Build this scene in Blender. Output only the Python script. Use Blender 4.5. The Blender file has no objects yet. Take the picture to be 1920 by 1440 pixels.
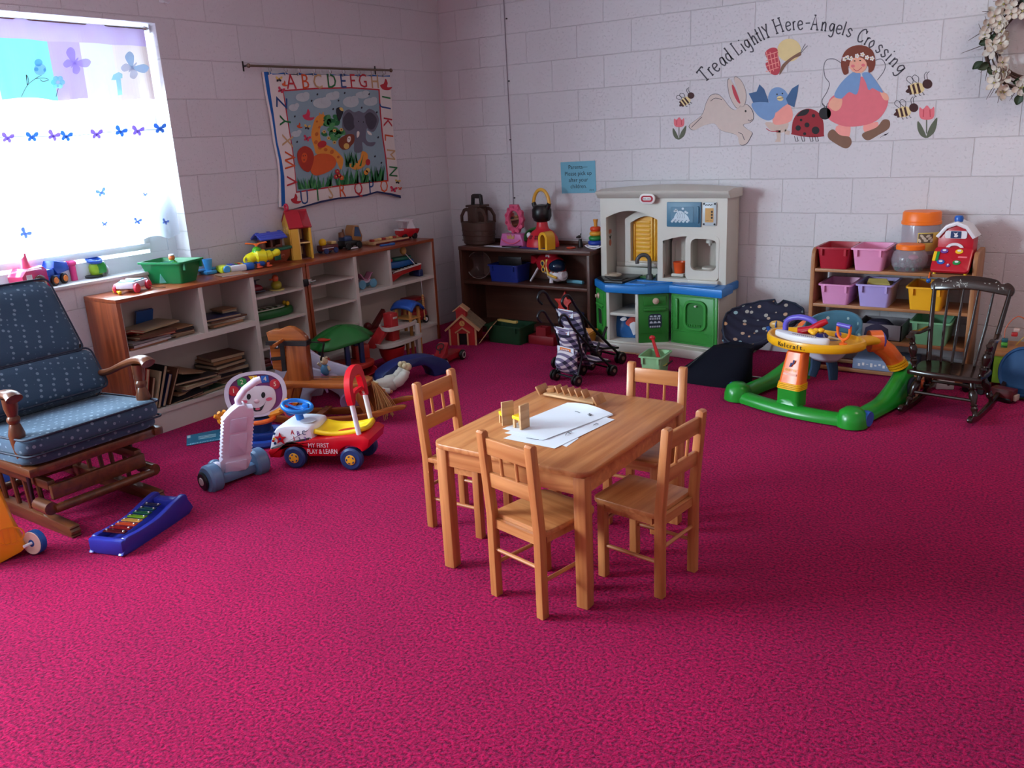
import bpy, bmesh, math, random
from mathutils import Vector, Matrix
random.seed(7)
SC = bpy.context.scene
COL = SC.collection

# ---------------------------------------------------------------- camera
CAMR = Vector((0.82344612, 0.56537486, -0.04783041))
CAMU = Vector((-0.12248609, 0.2594391, 0.9579606))
CAMF = Vector((-0.55401592, 0.78297038, -0.28288468))
CAMC = Vector((4.23370372, -5.27598511, 1.41798978))
FPX = 1583.15193
cd = bpy.data.cameras.new('camera'); cam = bpy.data.objects.new('camera', cd); COL.objects.link(cam)
mw = Matrix.Identity(4)
for r in range(3):
    mw[r][0] = CAMR[r]; mw[r][1] = CAMU[r]; mw[r][2] = -CAMF[r]; mw[r][3] = CAMC[r]
cam.matrix_world = mw
cd.sensor_width = 36; cd.lens = FPX/1920*36; cd.clip_start = 0.05
SC.camera = cam

def at(px, py, x=None, y=None, z=None):
    """world point where the sight line of a photo pixel meets a real plane of the room"""
    d = CAMF*FPX + CAMR*(px-960) - CAMU*(py-720)
    if x is not None: t = (x-CAMC.x)/d.x
    elif y is not None: t = (y-CAMC.y)/d.y
    else: t = (z-CAMC.z)/d.z
    return CAMC + d*t

# ---------------------------------------------------------------- world, light, exposure
SC.view_settings.view_transform = 'Standard'; SC.view_settings.look = 'None'
SC.view_settings.exposure = 1.16; SC.view_settings.gamma = 1
W = bpy.data.worlds.new('sky'); SC.world = W; W.use_nodes = True
bg = W.node_tree.nodes['Background']; bg.inputs[0].default_value = (0.80, 0.90, 1.0, 1); bg.inputs[1].default_value = 1.6
def area(name, loc, aim, sx, sy, power, col, spread=180):
    l = bpy.data.lights.new(name, 'AREA'); l.shape = 'RECTANGLE'; l.size = sx; l.size_y = sy; l.energy = power; l.color = col
    l.spread = math.radians(spread)
    o = bpy.data.objects.new(name, l); COL.objects.link(o); o.location = loc
    o.rotation_euler = (Vector(aim)-Vector(loc)).to_track_quat('-Z', 'Y').to_euler()
    return o
area('window_daylight', (-0.42, -3.25, 1.50), (1, -3.25, 1.42), 1.75, 1.25, 84, (0.80, 0.91, 1.0))
area('second_window_daylight', (-0.42, -5.35, 1.50), (1, -5.35, 1.42), 1.75, 1.25, 275, (0.82, 0.92, 1.0))
area('ceiling_lamp_light', (4.55, -1.25, 2.60), (4.55, -1.25, 0), 0.55, 0.55, 6, (1.0, 0.86, 0.74))

# ---------------------------------------------------------------- materials
def lin(c):
    return tuple(((v/255)/12.92 if v/255 <= 0.04045 else ((v/255+0.055)/1.055)**2.4) for v in c)
MATS = {}
def mat(name, rgb, rough=0.5, metal=0.0, var=0.05, scale=6.0, bump=0.0, bscale=120.0, alpha=None, spec=0.5):
    """principled material with a little procedural tone variation"""
    if name in MATS: return MATS[name]
    m = bpy.data.materials.new(name); m.use_nodes = True; MATS[name] = m
    nt = m.node_tree; n = nt.nodes; L = nt.links; p = n['Principled BSDF']
    c = lin(rgb)
    tc = n.new('ShaderNodeTexCoord'); ns = n.new('ShaderNodeTexNoise'); ns.inputs['Scale'].default_value = scale; ns.inputs['Detail'].default_value = 4
    L.new(tc.outputs['Object'], ns.inputs['Vector'])
    mx = n.new('ShaderNodeMix'); mx.data_type = 'RGBA'
    mx.inputs['A'].default_value = tuple(v*(1-var) for v in c)+(1,); mx.inputs['B'].default_value = tuple(min(1, v*(1+var)) for v in c)+(1,)
    L.new(ns.outputs[0], mx.inputs['Factor']); L.new(mx.outputs['Result'], p.inputs['Base Color'])
    p.inputs['Roughness'].default_value = rough; p.inputs['Metallic'].default_value = metal; p.inputs['Specular IOR Level'].default_value = spec
    if bump:
        n2 = n.new('ShaderNodeTexNoise'); n2.inputs['Scale'].default_value = bscale; n2.inputs['Detail'].default_value = 3
        b = n.new('ShaderNodeBump'); b.inputs['Strength'].default_value = bump; b.inputs['Distance'].default_value = 0.004
        L.new(tc.outputs['Object'], n2.inputs['Vector']); L.new(n2.outputs[0], b.inputs['Height']); L.new(b.outputs[0], p.inputs['Normal'])
    if alpha is not None:
        p.inputs['Alpha'].default_value = alpha
    return m
def plastic(name, rgb, rough=0.32): return mat(name, rgb, rough, var=0.04, scale=9)
def wood(name, dark, light, rough=0.4, axis=0, scale=1.0):
    """grain running along the given object axis"""
    if name in MATS: return MATS[name]
    m = bpy.data.materials.new(name); m.use_nodes = True; MATS[name] = m
    nt = m.node_tree; n = nt.nodes; L = nt.links; p = n['Principled BSDF']
    tc = n.new('ShaderNodeTexCoord'); mp = n.new('ShaderNodeMapping')
    s = [38*scale]*3; s[axis] = 2.2*scale; mp.inputs['Scale'].default_value = s
    ns = n.new('ShaderNodeTexNoise'); ns.inputs['Scale'].default_value = 1.0; ns.inputs['Detail'].default_value = 7; ns.inputs['Distortion'].default_value = 0.6
    r = n.new('ShaderNodeValToRGB'); r.color_ramp.elements[0].position = 0.3; r.color_ramp.elements[1].position = 0.72
    r.color_ramp.elements[0].color = lin(dark)+(1,); r.color_ramp.elements[1].color = lin(light)+(1,)
    L.new(tc.outputs['Object'], mp.inputs[0]); L.new(mp.outputs[0], ns.inputs['Vector']); L.new(ns.outputs[0], r.inputs[0]); L.new(r.outputs[0], p.inputs['Base Color'])
    p.inputs['Roughness'].default_value = rough
    b = n.new('ShaderNodeBump'); b.inputs['Strength'].default_value = 0.08; b.inputs['Distance'].default_value = 0.002
    L.new(ns.outputs[0], b.inputs['Height']); L.new(b.outputs[0], p.inputs['Normal'])
    return m

# ---------------------------------------------------------------- mesh builder
class G:
    def __init__(s, m=None):
        s.v = []; s.f = []; s.mi = []; s.mats = []; s.cur = 0; s.T = Matrix.Identity(4)
        if m: s.use(m)
    def use(s, m):
        if m not in s.mats: s.mats.append(m)
        s.cur = s.mats.index(m); return s
    def add(s, vs, fs):
        o = len(s.v)
        for v in vs: s.v.append(tuple(s.T @ Vector(v)))
        for f in fs: s.f.append([i+o for i in f]); s.mi.append(s.cur)
        return s
    def box(s, x0, y0, z0, x1, y1, z1, b=0.0, seg=2, rot=None, c=None):
        """box from corner to corner, optional bevel b; rot (euler) turns it about its centre"""
        bm = bmesh.new(); bmesh.ops.create_cube(bm, size=1)
        cx, cy, cz = (x0+x1)/2, (y0+y1)/2, (z0+z1)/2
        for v in bm.verts: v.co = Vector((v.co.x*(x1-x0), v.co.y*(y1-y0), v.co.z*(z1-z0)))
        if b > 0:
            b = min(b, 0.49*min(abs(x1-x0), abs(y1-y0), abs(z1-z0)))
            bmesh.ops.bevel(bm, geom=bm.edges[:], offset=b, segments=seg, profile=0.5, affect='EDGES')
        R = Matrix.Identity(4)
        if rot: 
            from mathutils import Euler
            R = Euler(rot).to_matrix().to_4x4()
        M = Matrix.Translation((cx, cy, cz)) @ R
        bm.verts.index_update()
        s.add([M @ v.co for v in bm.verts], [[v.index for v in f.verts] for f in bm.faces]); bm.free(); return s
    def cb(s, c, d, b=0.0, rot=None, seg=2):
        return s.box(c[0]-d[0]/2, c[1]-d[1]/2, c[2]-d[2]/2, c[0]+d[0]/2, c[1]+d[1]/2, c[2]+d[2]/2, b, seg, rot)
    def tube(s, pts, r, n=8, closed=False, cap=True, flat=1.0):
        """round bar through points; r one radius or a list"""
        P = [Vector(p) for p in pts]; k = len(P); rs = r if isinstance(r, (list, tuple)) else [r]*k
        vs = []; fs = []
        t0 = (P[1]-P[0]).normalized()
        u = t0.orthogonal().normalized() if abs(t0.z) > 0.9 else t0.cross(Vector((0, 0, 1))).normalized()
        for i in range(k):
            if closed: t = (P[(i+1) % k]-P[i-1]).normalized()
            elif i == 0: t = (P[1]-P[0]).normalized()
            elif i == k-1: t = (P[-1]-P[-2]).normalized()
            else:
                t = (P[i+1]-P[i-1])
                t = t.normalized() if t.length > 1e-9 else (P[i]-P[i-1]).normalized()
            u = (u - t*u.dot(t)); u = u.normalized() if u.length > 1e-6 else t.orthogonal().normalized()
            w = t.cross(u)
            for j in range(n):
                a = 2*math.pi*j/n
                vs.append(P[i] + (u*math.cos(a) + w*math.sin(a)*flat)*rs[i])
        m = k if closed else k-1
        for i in range(m):
            for j in range(n):
                a = i*n+j; b = i*n+(j+1) % n; c = ((i+1) % k)*n+(j+1) % n; d = ((i+1) % k)*n+j
                fs.append([a, b, c, d])
        if cap and not closed:
            fs.append([j for j in range(n)][::-1]); fs.append([(k-1)*n+j for j in range(n)])
        return s.add(vs, fs)
    def cyl(s, p0, p1, r0, r1=None, n=16):
        return s.tube([p0, p1], [r0, r0 if r1 is None else r1], n)
    def lathe(s, prof, c=(0, 0, 0), ax=(0, 0, 1), n=20, a0=0.0, a1=None):
        """turn a profile [(radius, height)...] about an axis through c"""
        ax = Vector(ax).normalized(); u = ax.orthogonal().normalized() if abs(ax.z) < 0.99 else Vector((1, 0, 0)); w = ax.cross(u); c = Vector(c)
        vs = []; fs = []; k = len(prof); full = a1 is None; nn = n if full else n+1
        for r, h in prof:
            for j in range(nn):
                a = a0 + ((2*math.pi)*j/n if full else (a1-a0)*j/n)
                vs.append(c+ax*h+(u*math.cos(a)+w*math.sin(a))*max(r, 1e-5))
        for i in range(k-1):
            for j in range(n):
                j2 = (j+1) % nn if full else j+1
                fs.append([i*nn+j, i*nn+j2, (i+1)*nn+j2, (i+1)*nn+j])
        return s.add(vs, fs)
    def ball(s, c, r, n=14, m=9, rot=None):
        if not isinstance(r, (tuple, list)): r = (r, r, r)
        vs = []; fs = []; c = Vector(c)
        R = rot.to_3x3() if rot is not None else Matrix.Identity(3)
        for i in range(m+1):
            th = math.pi*i/m
            for j in range(n):
                a = 2*math.pi*j/n
                vs.append(c + R @ Vector((r[0]*math.sin(th)*math.cos(a), r[1]*math.sin(th)*math.sin(a), r[2]*math.cos(th))))
        for i in range(m):
            for j in range(n):
                fs.append([i*n+j, (i+1)*n+j, (i+1)*n+(j+1) % n, i*n+(j+1) % n])
        return s.add(vs, fs)
    def prism(s, pts, h0, h1, fr=None, b=0.0):
        """polygon pts (u,v) pushed from h0 to h1 along the normal of frame fr=(origin,U,V,N); b rounds its rims"""
        o, U, V, N = fr if fr else (Vector((0, 0, 0)), Vector((1, 0, 0)), Vector((0, 1, 0)), Vector((0, 0, 1)))
        o = Vector(o); U = Vector(U); V = Vector(V); N = Vector(N); k = len(pts)
        ar = sum(pts[i][0]*pts[(i+1) % k][1]-pts[(i+1) % k][0]*pts[i][1] for i in range(k))
        if ar < 0: pts = pts[::-1]
        if b > 0:
            rings = [(h0, b), (h0+b*0.3, b*0.3), (h0+b, 0), (h1-b, 0), (h1-b*0.3, b*0.3), (h1, b)]
        else: rings = [(h0, 0), (h1, 0)]
        vs = []; fs = []
        for h, ins in rings:
            for i in range(k):
                p = Vector((pts[i][0], pts[i][1])); a = Vector(pts[i-1]); c = Vector(pts[(i+1) % k])
                if ins:
                    d1 = (p-a); d2 = (c-p)
                    if d1.length > 1e-9 and d2.length > 1e-9:
                        d1.normalize(); d2.normalize()
                        nn = Vector((-(d1.y+d2.y), d1.x+d2.x))
                        if nn.length > 1e-6: p = p + nn.normalized()*ins
                vs.append(o+U*p.x+V*p.y+N*h)
        q = len(rings)
        for i in range(q-1):
            for j in range(k):
                fs.append([i*k+j, i*k+(j+1) % k, (i+1)*k+(j+1) % k, (i+1)*k+j])
        fs.append(list(range(k))[::-1]); fs.append([(q-1)*k+j for j in range(k)])
        return s.add(vs, fs)
    def ringprism(s, outer, inner, h0, h1, fr=None):
        """plate with a hole; outer and inner have the same number of points"""
        o, U, V, N = fr if fr else (Vector((0, 0, 0)), Vector((1, 0, 0)), Vector((0, 1, 0)), Vector((0, 0, 1)))
        o = Vector(o); U = Vector(U); V = Vector(V); N = Vector(N); k = len(outer); vs = []
        for h in (h0, h1):
            for l in (outer, inner):
                for p in l: vs.append(o+U*p[0]+V*p[1]+N*h)
        fs = []
        for j in range(k):
            j2 = (j+1) % k
            fs += [[j, j2, 2*k+j2, 2*k+j][::-1], [k+j, k+j2, 3*k+j2, 3*k+j], [2*k+j, 2*k+j2, 3*k+j2, 3*k+j], [j, j2, k+j2, k+j][::-1]]
        return s.add(vs, fs)
    def sheet(s, fn, nu, nv, th=0.0):
        """surface fn(u,v) u,v in 0..1, given thickness th"""
        g = [[Vector(fn(i/nu, j/nv)) for j in range(nv+1)] for i in range(nu+1)]
        w = nv+1; vs = [p for r in g for p in r]; fs = []
        for i in range(nu):
            for j in range(nv): fs.append([i*w+j, (i+1)*w+j, (i+1)*w+j+1, i*w+j+1])
        if th:
            n0 = len(vs)
            for i in range(nu+1):
                for j in range(nv+1):
                    du = g[min(i+1, nu)][j]-g[max(i-1, 0)][j]; dv = g[i][min(j+1, nv)]-g[i][max(j-1, 0)]
                    nrm = du.cross(dv); nrm = nrm.normalized() if nrm.length > 1e-12 else Vector((0, 0, 1))
                    vs.append(g[i][j]-nrm*th)
            fs += [[a+n0 for a in f[::-1]] for f in fs[:]]
            rim = [i*w for i in range(nu+1)]+[nu*w+j for j in range(1, w)]+[i*w+nv for i in range(nu-1, -1, -1)]+[j for j in range(nv-1, 0, -1)]
            for a in range(len(rim)):
                p, q = rim[a], rim[(a+1) % len(rim)]; fs.append([q, p, p+n0, q+n0])
        return s.add(vs, fs)
    def torus(s, c, ax, R, r, n=24, m=8):
        ax = Vector(ax).normalized(); u = ax.orthogonal().normalized(); w = ax.cross(u); c = Vector(c)
        return s.tube([c+(u*math.cos(2*math.pi*i/n)+w*math.sin(2*math.pi*i/n))*R for i in range(n)], r, m, closed=True)
    def mirror(s, axis=0, start=0):
        """append a mirrored copy of everything from vertex index start"""
        n0 = len(s.v); f0 = [(f, m) for f, m in zip(s.f, s.mi) if min(f) >= start]
        for v in s.v[start:n0]:
            q = list(v); q[axis] = -q[axis]; s.v.append(tuple(q))
        for f, m in f0: s.f.append([i-start+n0 for i in f[::-1]]); s.mi.append(m)
        return s
    def ob(s, name, parent=None, loc=None, rot=None, ang=38, label=None):
        me = bpy.data.meshes.new(name); me.from_pydata(s.v, [], s.f)
        for m in s.mats: me.materials.append(m)
        if s.mats: me.polygons.foreach_set('material_index', s.mi)
        me.polygons.foreach_set('use_smooth', [True]*len(me.polygons))
        me.set_sharp_from_angle(angle=math.radians(ang)); me.update()
        o = bpy.data.objects.new(name, me); COL.objects.link(o)
        if parent: o.parent = parent
        if loc: o.location = loc
        if rot: o.rotation_euler = rot
        if label: o['label'] = label
        return o

def tag(o, label, cat, group=None, kind=None):
    o['label'] = label; o['category'] = cat
    if group: o['group'] = group
    if kind: o['kind'] = kind
    return o
def thing(name, label, cat, loc=(0, 0, 0), rz=0.0, group=None, rot=None, sc=1.0):
    o = bpy.data.objects.new(name, None); COL.objects.link(o); o.location = loc
    o.rotation_euler = rot if rot else (0, 0, rz); o.empty_display_size = 0.05
    if sc != 1.0: o.scale = (sc, sc, sc)
    return tag(o, label, cat, group)
def dup(root, loc=None, rz=None, label=None, group=None):
    """copy a thing with its parts and sub-parts"""
    def cp(o, par):
        c = o.copy(); COL.objects.link(c)
        if par: c.parent = par
        for ch in [x for x in COL.objects if x.parent == o]: cp(ch, c)
        return c
    r = cp(root, None)
    if loc is not None: r.location = loc
    if rz is not None: r.rotation_euler = (0, 0, rz)
    if label: r['label'] = label
    if group: r['group'] = group
    return r
def struct(o): o['kind'] = 'structure'; return o
def rad(d): return math.radians(d)
def arc(cx, cy, rx, ry, a0, a1, n=10):
    return [(cx+rx*math.cos(rad(a0+(a1-a0)*i/n)), cy+ry*math.sin(rad(a0+(a1-a0)*i/n))) for i in range(n+1)]
def ell(cx, cy, rx, ry, rot=0, n=20):
    c, s_ = math.cos(rad(rot)), math.sin(rad(rot)); o = []
    for i in range(n):
        a = 2*math.pi*i/n; x, y = rx*math.cos(a), ry*math.sin(a); o.append((cx+x*c-y*s_, cy+x*s_+y*c))
    return o
def rrect(x0, y0, x1, y1, r, n=4):
    return (arc(x1-r, y1-r, r, r, 0, 90, n)+arc(x0+r, y1-r, r, r, 90, 180, n)+arc(x0+r, y0+r, r, r, 180, 270, n)+arc(x1-r, y0+r, r, r, 270, 360, n))
def smooth(pts, closed=True, k=4):
    """Catmull-Rom through points"""
    n = len(pts); out = []; P = [Vector(p) for p in pts]
    rng = range(n) if closed else range(n-1)
    for i in rng:
        if closed: a, b, c, d = P[i-1], P[i], P[(i+1) % n], P[(i+2) % n]
        else: a, b, c, d = P[max(i-1, 0)], P[i], P[i+1], P[min(i+2, n-1)]
        for j in range(k):
            t = j/k; out.append(tuple(0.5*((2*b)+(c-a)*t+(2*a-5*b+4*c-d)*t*t+(3*b-a-3*c+d)*t**3)))
    if not closed: out.append(tuple(P[-1]))
    return out
def band(pts, w):
    """outline of a stroke of width w along 2D points"""
    P = [Vector((p[0], p[1])) for p in pts]; L_ = []; R_ = []
    for i, p in enumerate(P):
        t = (P[min(i+1, len(P)-1)]-P[max(i-1, 0)]); t = t.normalized() if t.length > 1e-9 else Vector((1, 0))
        nn = Vector((-t.y, t.x))*w/2; L_.append(tuple(p+nn)); R_.append(tuple(p-nn))
    return L_+R_[::-1]
def lettering(g, text, fr, size, th=0.001, ax='CENTER', ay='CENTER', sx=1.0):
    """solid letters laid on frame fr"""
    cu = bpy.data.curves.new('t', 'FONT'); cu.body = text; cu.size = size; cu.align_x = ax; cu.align_y = ay; cu.extrude = th/2; cu.resolution_u = 3
    o = bpy.data.objects.new('t', cu); COL.objects.link(o)
    me = bpy.data.meshes.new_from_object(o)
    oo, U, V, N = [Vector(q) for q in fr]
    g.add([oo+U*v.co.x*sx+V*v.co.y+N*(v.co.z+th/2) for v in me.vertices], [list(p.vertices) for p in me.polygons])
    bpy.data.meshes.remove(me); bpy.data.objects.remove(o); bpy.data.curves.remove(cu)
    return g
XZ = lambda o: (Vector(o), Vector((1, 0, 0)), Vector((0, 0, 1)), Vector((0, -1, 0)))   # upright, facing the room from the back wall
YZ = lambda o: (Vector(o), Vector((0, 1, 0)), Vector((0, 0, 1)), Vector((1, 0, 0)))    # upright, facing the room from the left wall
XY = lambda o: (Vector(o), Vector((1, 0, 0)), Vector((0, 1, 0)), Vector((0, 0, 1)))
# ================================================================ room shell
def block_wall(name, uaxis, uoff, rgb):
    """painted concrete block: running bond with tooled joints and a pitted face"""
    m = bpy.data.materials.new(name); m.use_nodes = True; nt = m.node_tree; n = nt.nodes; L = nt.links; p = n['Principled BSDF']
    tc = n.new('ShaderNodeTexCoord'); sp = n.new('ShaderNodeSeparateXYZ'); L.new(tc.outputs['Object'], sp.inputs[0])
    au = n.new('ShaderNodeMath'); au.operation = 'ADD'; au.inputs[1].default_value = uoff; L.new(sp.outputs[uaxis], au.inputs[0])
    av = n.new('ShaderNodeMath'); av.operation = 'ADD'; av.inputs[1].default_value = -0.0676+0.2032*4; L.new(sp.outputs[2], av.inputs[0])
    cm = n.new('ShaderNodeCombineXYZ'); L.new(au.outputs[0], cm.inputs[0]); L.new(av.outputs[0], cm.inputs[1])
    dn = n.new('ShaderNodeTexNoise'); dn.inputs['Scale'].default_value = 9; L.new(cm.outputs[0], dn.inputs['Vector'])
    dm = n.new('ShaderNodeVectorMath'); dm.operation = 'SCALE'; dm.inputs['Scale'].default_value = 0.006; L.new(dn.outputs['Color'], dm.inputs[0])
    da = n.new('ShaderNodeVectorMath'); L.new(cm.outputs[0], da.inputs[0]); L.new(dm.outputs[0], da.inputs[1])
    br = n.new('ShaderNodeTexBrick'); br.offset = 0.5; br.offset_frequency = 2
    for k, v in (('Scale', 1.0), ('Mortar Size', 0.0035), ('Mortar Smooth', 0.6), ('Bias', 0.0), ('Brick Width', 0.4064), ('Row Height', 0.2032)): br.inputs[k].default_value = v
    br.inputs['Color1'].default_value = (1, 1, 1, 1); br.inputs['Color2'].default_value = (0.94, 0.94, 0.94, 1); br.inputs['Mortar'].default_value = (0.9, 0.9, 0.9, 1)
    L.new(da.outputs[0], br.inputs['Vector'])
    pn = n.new('ShaderNodeTexNoise'); pn.inputs['Scale'].default_value = 75; pn.inputs['Detail'].default_value = 3; L.new(cm.outputs[0], pn.inputs['Vector'])
    rp = n.new('ShaderNodeValToRGB'); rp.color_ramp.elements[0].position = 0.30; rp.color_ramp.elements[1].position = 0.42; L.new(pn.outputs[0], rp.inputs[0])
    pn2 = n.new('ShaderNodeTexNoise'); pn2.inputs['Scale'].default_value = 22; pn2.inputs['Detail'].default_value = 5; L.new(cm.outputs[0], pn2.inputs['Vector'])
    h1 = n.new('ShaderNodeMath'); h1.operation = 'MULTIPLY'; h1.inputs[1].default_value = -1.0; L.new(br.outputs['Fac'], h1.inputs[0])
    h2 = n.new('ShaderNodeMath'); h2.operation = 'MULTIPLY_ADD'; h2.inputs[1].default_value = 0.42; L.new(rp.outputs[0], h2.inputs[0]); L.new(h1.outputs[0], h2.inputs[2])
    h3 = n.new('ShaderNodeMath'); h3.operation = 'MULTIPLY_ADD'; h3.inputs[1].default_value = 0.35; L.new(pn2.outputs[0], h3.inputs[0]); L.new(h2.outputs[0], h3.inputs[2])
    b = n.new('ShaderNodeBump'); b.inputs['Strength'].default_value = 0.75; b.inputs['Distance'].default_value = 0.0045; L.new(h3.outputs[0], b.inputs['Height']); L.new(b.outputs[0], p.inputs['Normal'])
    mx = n.new('ShaderNodeMix'); mx.data_type = 'RGBA'; mx.blend_type = 'MULTIPLY'; mx.inputs['Factor'].default_value = 1; mx.inputs['A'].default_value = lin(rgb)+(1,)
    L.new(br.outputs['Color'], mx.inputs['B']); L.new(mx.outputs['Result'], p.inputs['Base Color']); p.inputs['Roughness'].default_value = 0.55
    p.inputs['Specular IOR Level'].default_value = 0.3
    return m
WALLC = (213, 208, 211)
MWB = block_wall('painted_block_back', 0, -0.3624+0.4064*10, WALLC)
MWL = block_wall('painted_block_left', 1, 2.2505+0.4064*30, WALLC)
H = 2.72; X1 = 7.2; Y1 = -8.4; T = 0.2
def carpet_mat():
    m = bpy.data.materials.new('magenta_carpet'); m.use_nodes = True; nt = m.node_tree; n = nt.nodes; L = nt.links; p = n['Principled BSDF']
    tc = n.new('ShaderNodeTexCoord')
    a = n.new('ShaderNodeTexNoise'); a.inputs['Scale'].default_value = 105; a.inputs['Detail'].default_value = 5; a.inputs['Roughness'].default_value = 0.62; L.new(tc.outputs['Object'], a.inputs['Vector'])
    c = n.new('ShaderNodeTexNoise'); c.inputs['Scale'].default_value = 2.2; c.inputs['Detail'].default_value = 6; L.new(tc.outputs['Object'], c.inputs['Vector'])
    r = n.new('ShaderNodeValToRGB'); e = r.color_ramp.elements; e[0].position = 0.37; e[0].color = lin((100, 0, 31))+(1,); e[1].position = 0.62; e[1].color = lin((226, 0, 84))+(1,)
    L.new(a.outputs[0], r.inputs[0])
    r2 = n.new('ShaderNodeValToRGB'); e = r2.color_ramp.elements; e[0].position = 0.3; e[0].color = (0.78, 0.78, 0.78, 1); e[1].position = 0.7; e[1].color = (1, 1, 1, 1); L.new(c.outputs[0], r2.inputs[0])
    mx = n.new('ShaderNodeMix'); mx.data_type = 'RGBA'; mx.blend_type = 'MULTIPLY'; mx.inputs['Factor'].default_value = 1
    L.new(r.outputs[0], mx.inputs['A']); L.new(r2.outputs[0], mx.inputs['B']); L.new(mx.outputs['Result'], p.inputs['Base Color'])
    p.inputs['Roughness'].default_value = 0.85; p.inputs['Sheen Weight'].default_value = 0.22; p.inputs['Sheen Roughness'].default_value = 0.5
    p.inputs['Sheen Tint'].default_value = (1, 0.30, 0.85, 1); p.inputs['Specular IOR Level'].default_value = 0.04
    b = n.new('ShaderNodeBump'); b.inputs['Strength'].default_value = 1.0; b.inputs['Distance'].default_value = 0.02; L.new(a.outputs[0], b.inputs['Height']); L.new(b.outputs[0], p.inputs['Normal'])
    return m
struct(G(carpet_mat()).box(-T, Y1-T, -0.1, X1+T, T, 0.0).ob('floor'))
MPLAIN = mat('painted_wall_plain', (200, 188, 184), 0.7, bump=0.2, bscale=60)
struct(G(mat('ceiling_white', (206, 198, 196), 0.9)).box(-T, Y1-T, H, X1+T, T, H+0.1).ob('ceiling'))
struct(G(MWB).box(-T, 0, 0, X1+T, T, H).ob('wall_back'))
struct(G(MPLAIN).box(X1, Y1, 0, X1+T, 0, H).ob('wall_right'))
struct(G(MPLAIN).box(-T, Y1-T, 0, X1+T, Y1, H).ob('wall_front'))
# left wall with its two window openings
WZ0, WZ1 = 0.785, 2.07
WIN = [(-4.15, -2.372), (-6.24, -4.46)]
g = G(MWL); ys = [0, -2.372, -4.15, -4.46, -6.24, Y1]
g.box(-T, ys[1], 0, 0, ys[0], H); g.box(-T, ys[3], 0, 0, ys[2], H); g.box(-T, ys[5], 0, 0, ys[4], H)
for a, b_ in WIN: g.box(-T, a, 0, 0, b_, WZ0).box(-T, a, WZ1, 0, b_, H)
struct(g.ob('wall_left'))
MFR = mat('window_frame_white', (225, 232, 238), 0.4); MSILL = mat('sill_paint', (206, 204, 204), 0.45, bump=0.1)
def glass_mat():
    m = bpy.data.materials.new('window_glass'); m.use_nodes = True; nt = m.node_tree; n = nt.nodes; L = nt.links
    for x in list(n): n.remove(x)
    o = n.new('ShaderNodeOutputMaterial'); t = n.new('ShaderNodeBsdfTransparent'); t.inputs[0].default_value = (0.93, 0.98, 1, 1); gl = n.new('ShaderNodeBsdfGlossy'); gl.inputs['Roughness'].default_value = 0.02
    mx = n.new('ShaderNodeMixShader'); mx.inputs[0].default_value = 0.06; L.new(t.outputs[0], mx.inputs[1]); L.new(gl.outputs[0], mx.inputs[2]); L.new(mx.outputs[0], o.inputs[0]); return m
MGL = glass_mat()
for k, (a, b_) in enumerate(WIN):
    w = bpy.data.objects.new('window_%d' % (k+1), None); COL.objects.link(w); struct(w)
    f = G(MFR); xo, xi = -0.185, -0.125
    f.box(xo, a, WZ0+0.018, xi, a+0.05, WZ1).box(xo, b_-0.05, WZ0+0.018, xi, b_, WZ1).box(xo, a+.05, WZ0+0.018, xi, b_-.05, WZ0+0.10).box(xo, a+.05, WZ1-0.05, xi, b_-.05, WZ1)
    f.box(xo, a+.05, 1.105, xi-.002, b_-.05, 1.195)
    f.ob('window_frame', w)
    s_ = G(MFR); s_.box(-0.16, a+0.06, 0.905, -0.115, b_-0.165, 0.94, 0.004).box(-0.16, a+0.06, 1.075, -0.115, b_-0.165, 1.105, 0.004).box(-0.159, b_-0.20, 0.938, -0.116, b_-0.166, 1.078, 0.004)
    s_.box(-0.16, b_-0.164, 0.886, -0.13, b_-0.051, 1.104)
    s_.box(-0.16, b_-0.085, 1.196, -0.13, b_-0.051, 2.019)
    s_.box(-0.15, b_-0.20, 1.195, -0.145, b_-0.19, 2.02)
    s_.ob('window_sash', w)
    G(MGL).box(-0.150, a+0.05, WZ0+0.1, -0.147, b_-0.05, WZ1-0.05).ob('window_pane', w)
    struct(G(MSILL).box(-T, a, WZ0, 0.012, b_, 0.803, 0.004).ob('window_%d_sill' % (k+1)))
# square lamp on the ceiling near the back wall, outside the picture
lamp = thing('ceiling_lamp', 'square white ceiling lamp near the back wall above the wreath', 'lamp', (4.55, -1.25, H))
G(mat('lamp_housing', (210, 208, 204), 0.5)).ringprism(rrect(-.32, -.32, .32, .32, .02), rrect(-.29, -.29, .29, .29, .02), -0.1, 0.0).box(-.3, -.3, -.02, .3, .3, 0).ob('housing', lamp)
# ================================================================ table and chairs
MBEECH = wood('beech_x', (168, 98, 52), (206, 140, 86), 0.33, 0)
MBEECHZ = wood('beech_z', (166, 94, 48), (202, 134, 80), 0.36, 2)
MBEECHY = wood('beech_y', (168, 98, 52), (206, 140, 86), 0.36, 1)
TX0, TX1, TY0, TY1, TZ = 2.490, 3.083, -3.300, -2.560, 0.460
t = thing('table', "low children's wooden table with rounded corners in the middle of the carpet", 'table', ((TX0+TX1)/2, (TY0+TY1)/2, 0))
hx, hy = (TX1-TX0)/2, (TY1-TY0)/2
G(MBEECHY).prism(rrect(-hx, -hy, hx, hy, 0.05, 8), TZ-0.020, TZ, b=0.005).ob('tabletop', t)
ap = G(MBEECH)
for s_ in (-1, 1): ap.box(-hx+.05, s_*(hy-.03)-.009, TZ-.082, hx-.05, s_*(hy-.03)+.009, TZ-.020).box(s_*(hx-.03)-.009, -hy+.05, TZ-.082, s_*(hx-.03)+.009, hy-.05, TZ-.020)
ap.ob('apron', t)
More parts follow.
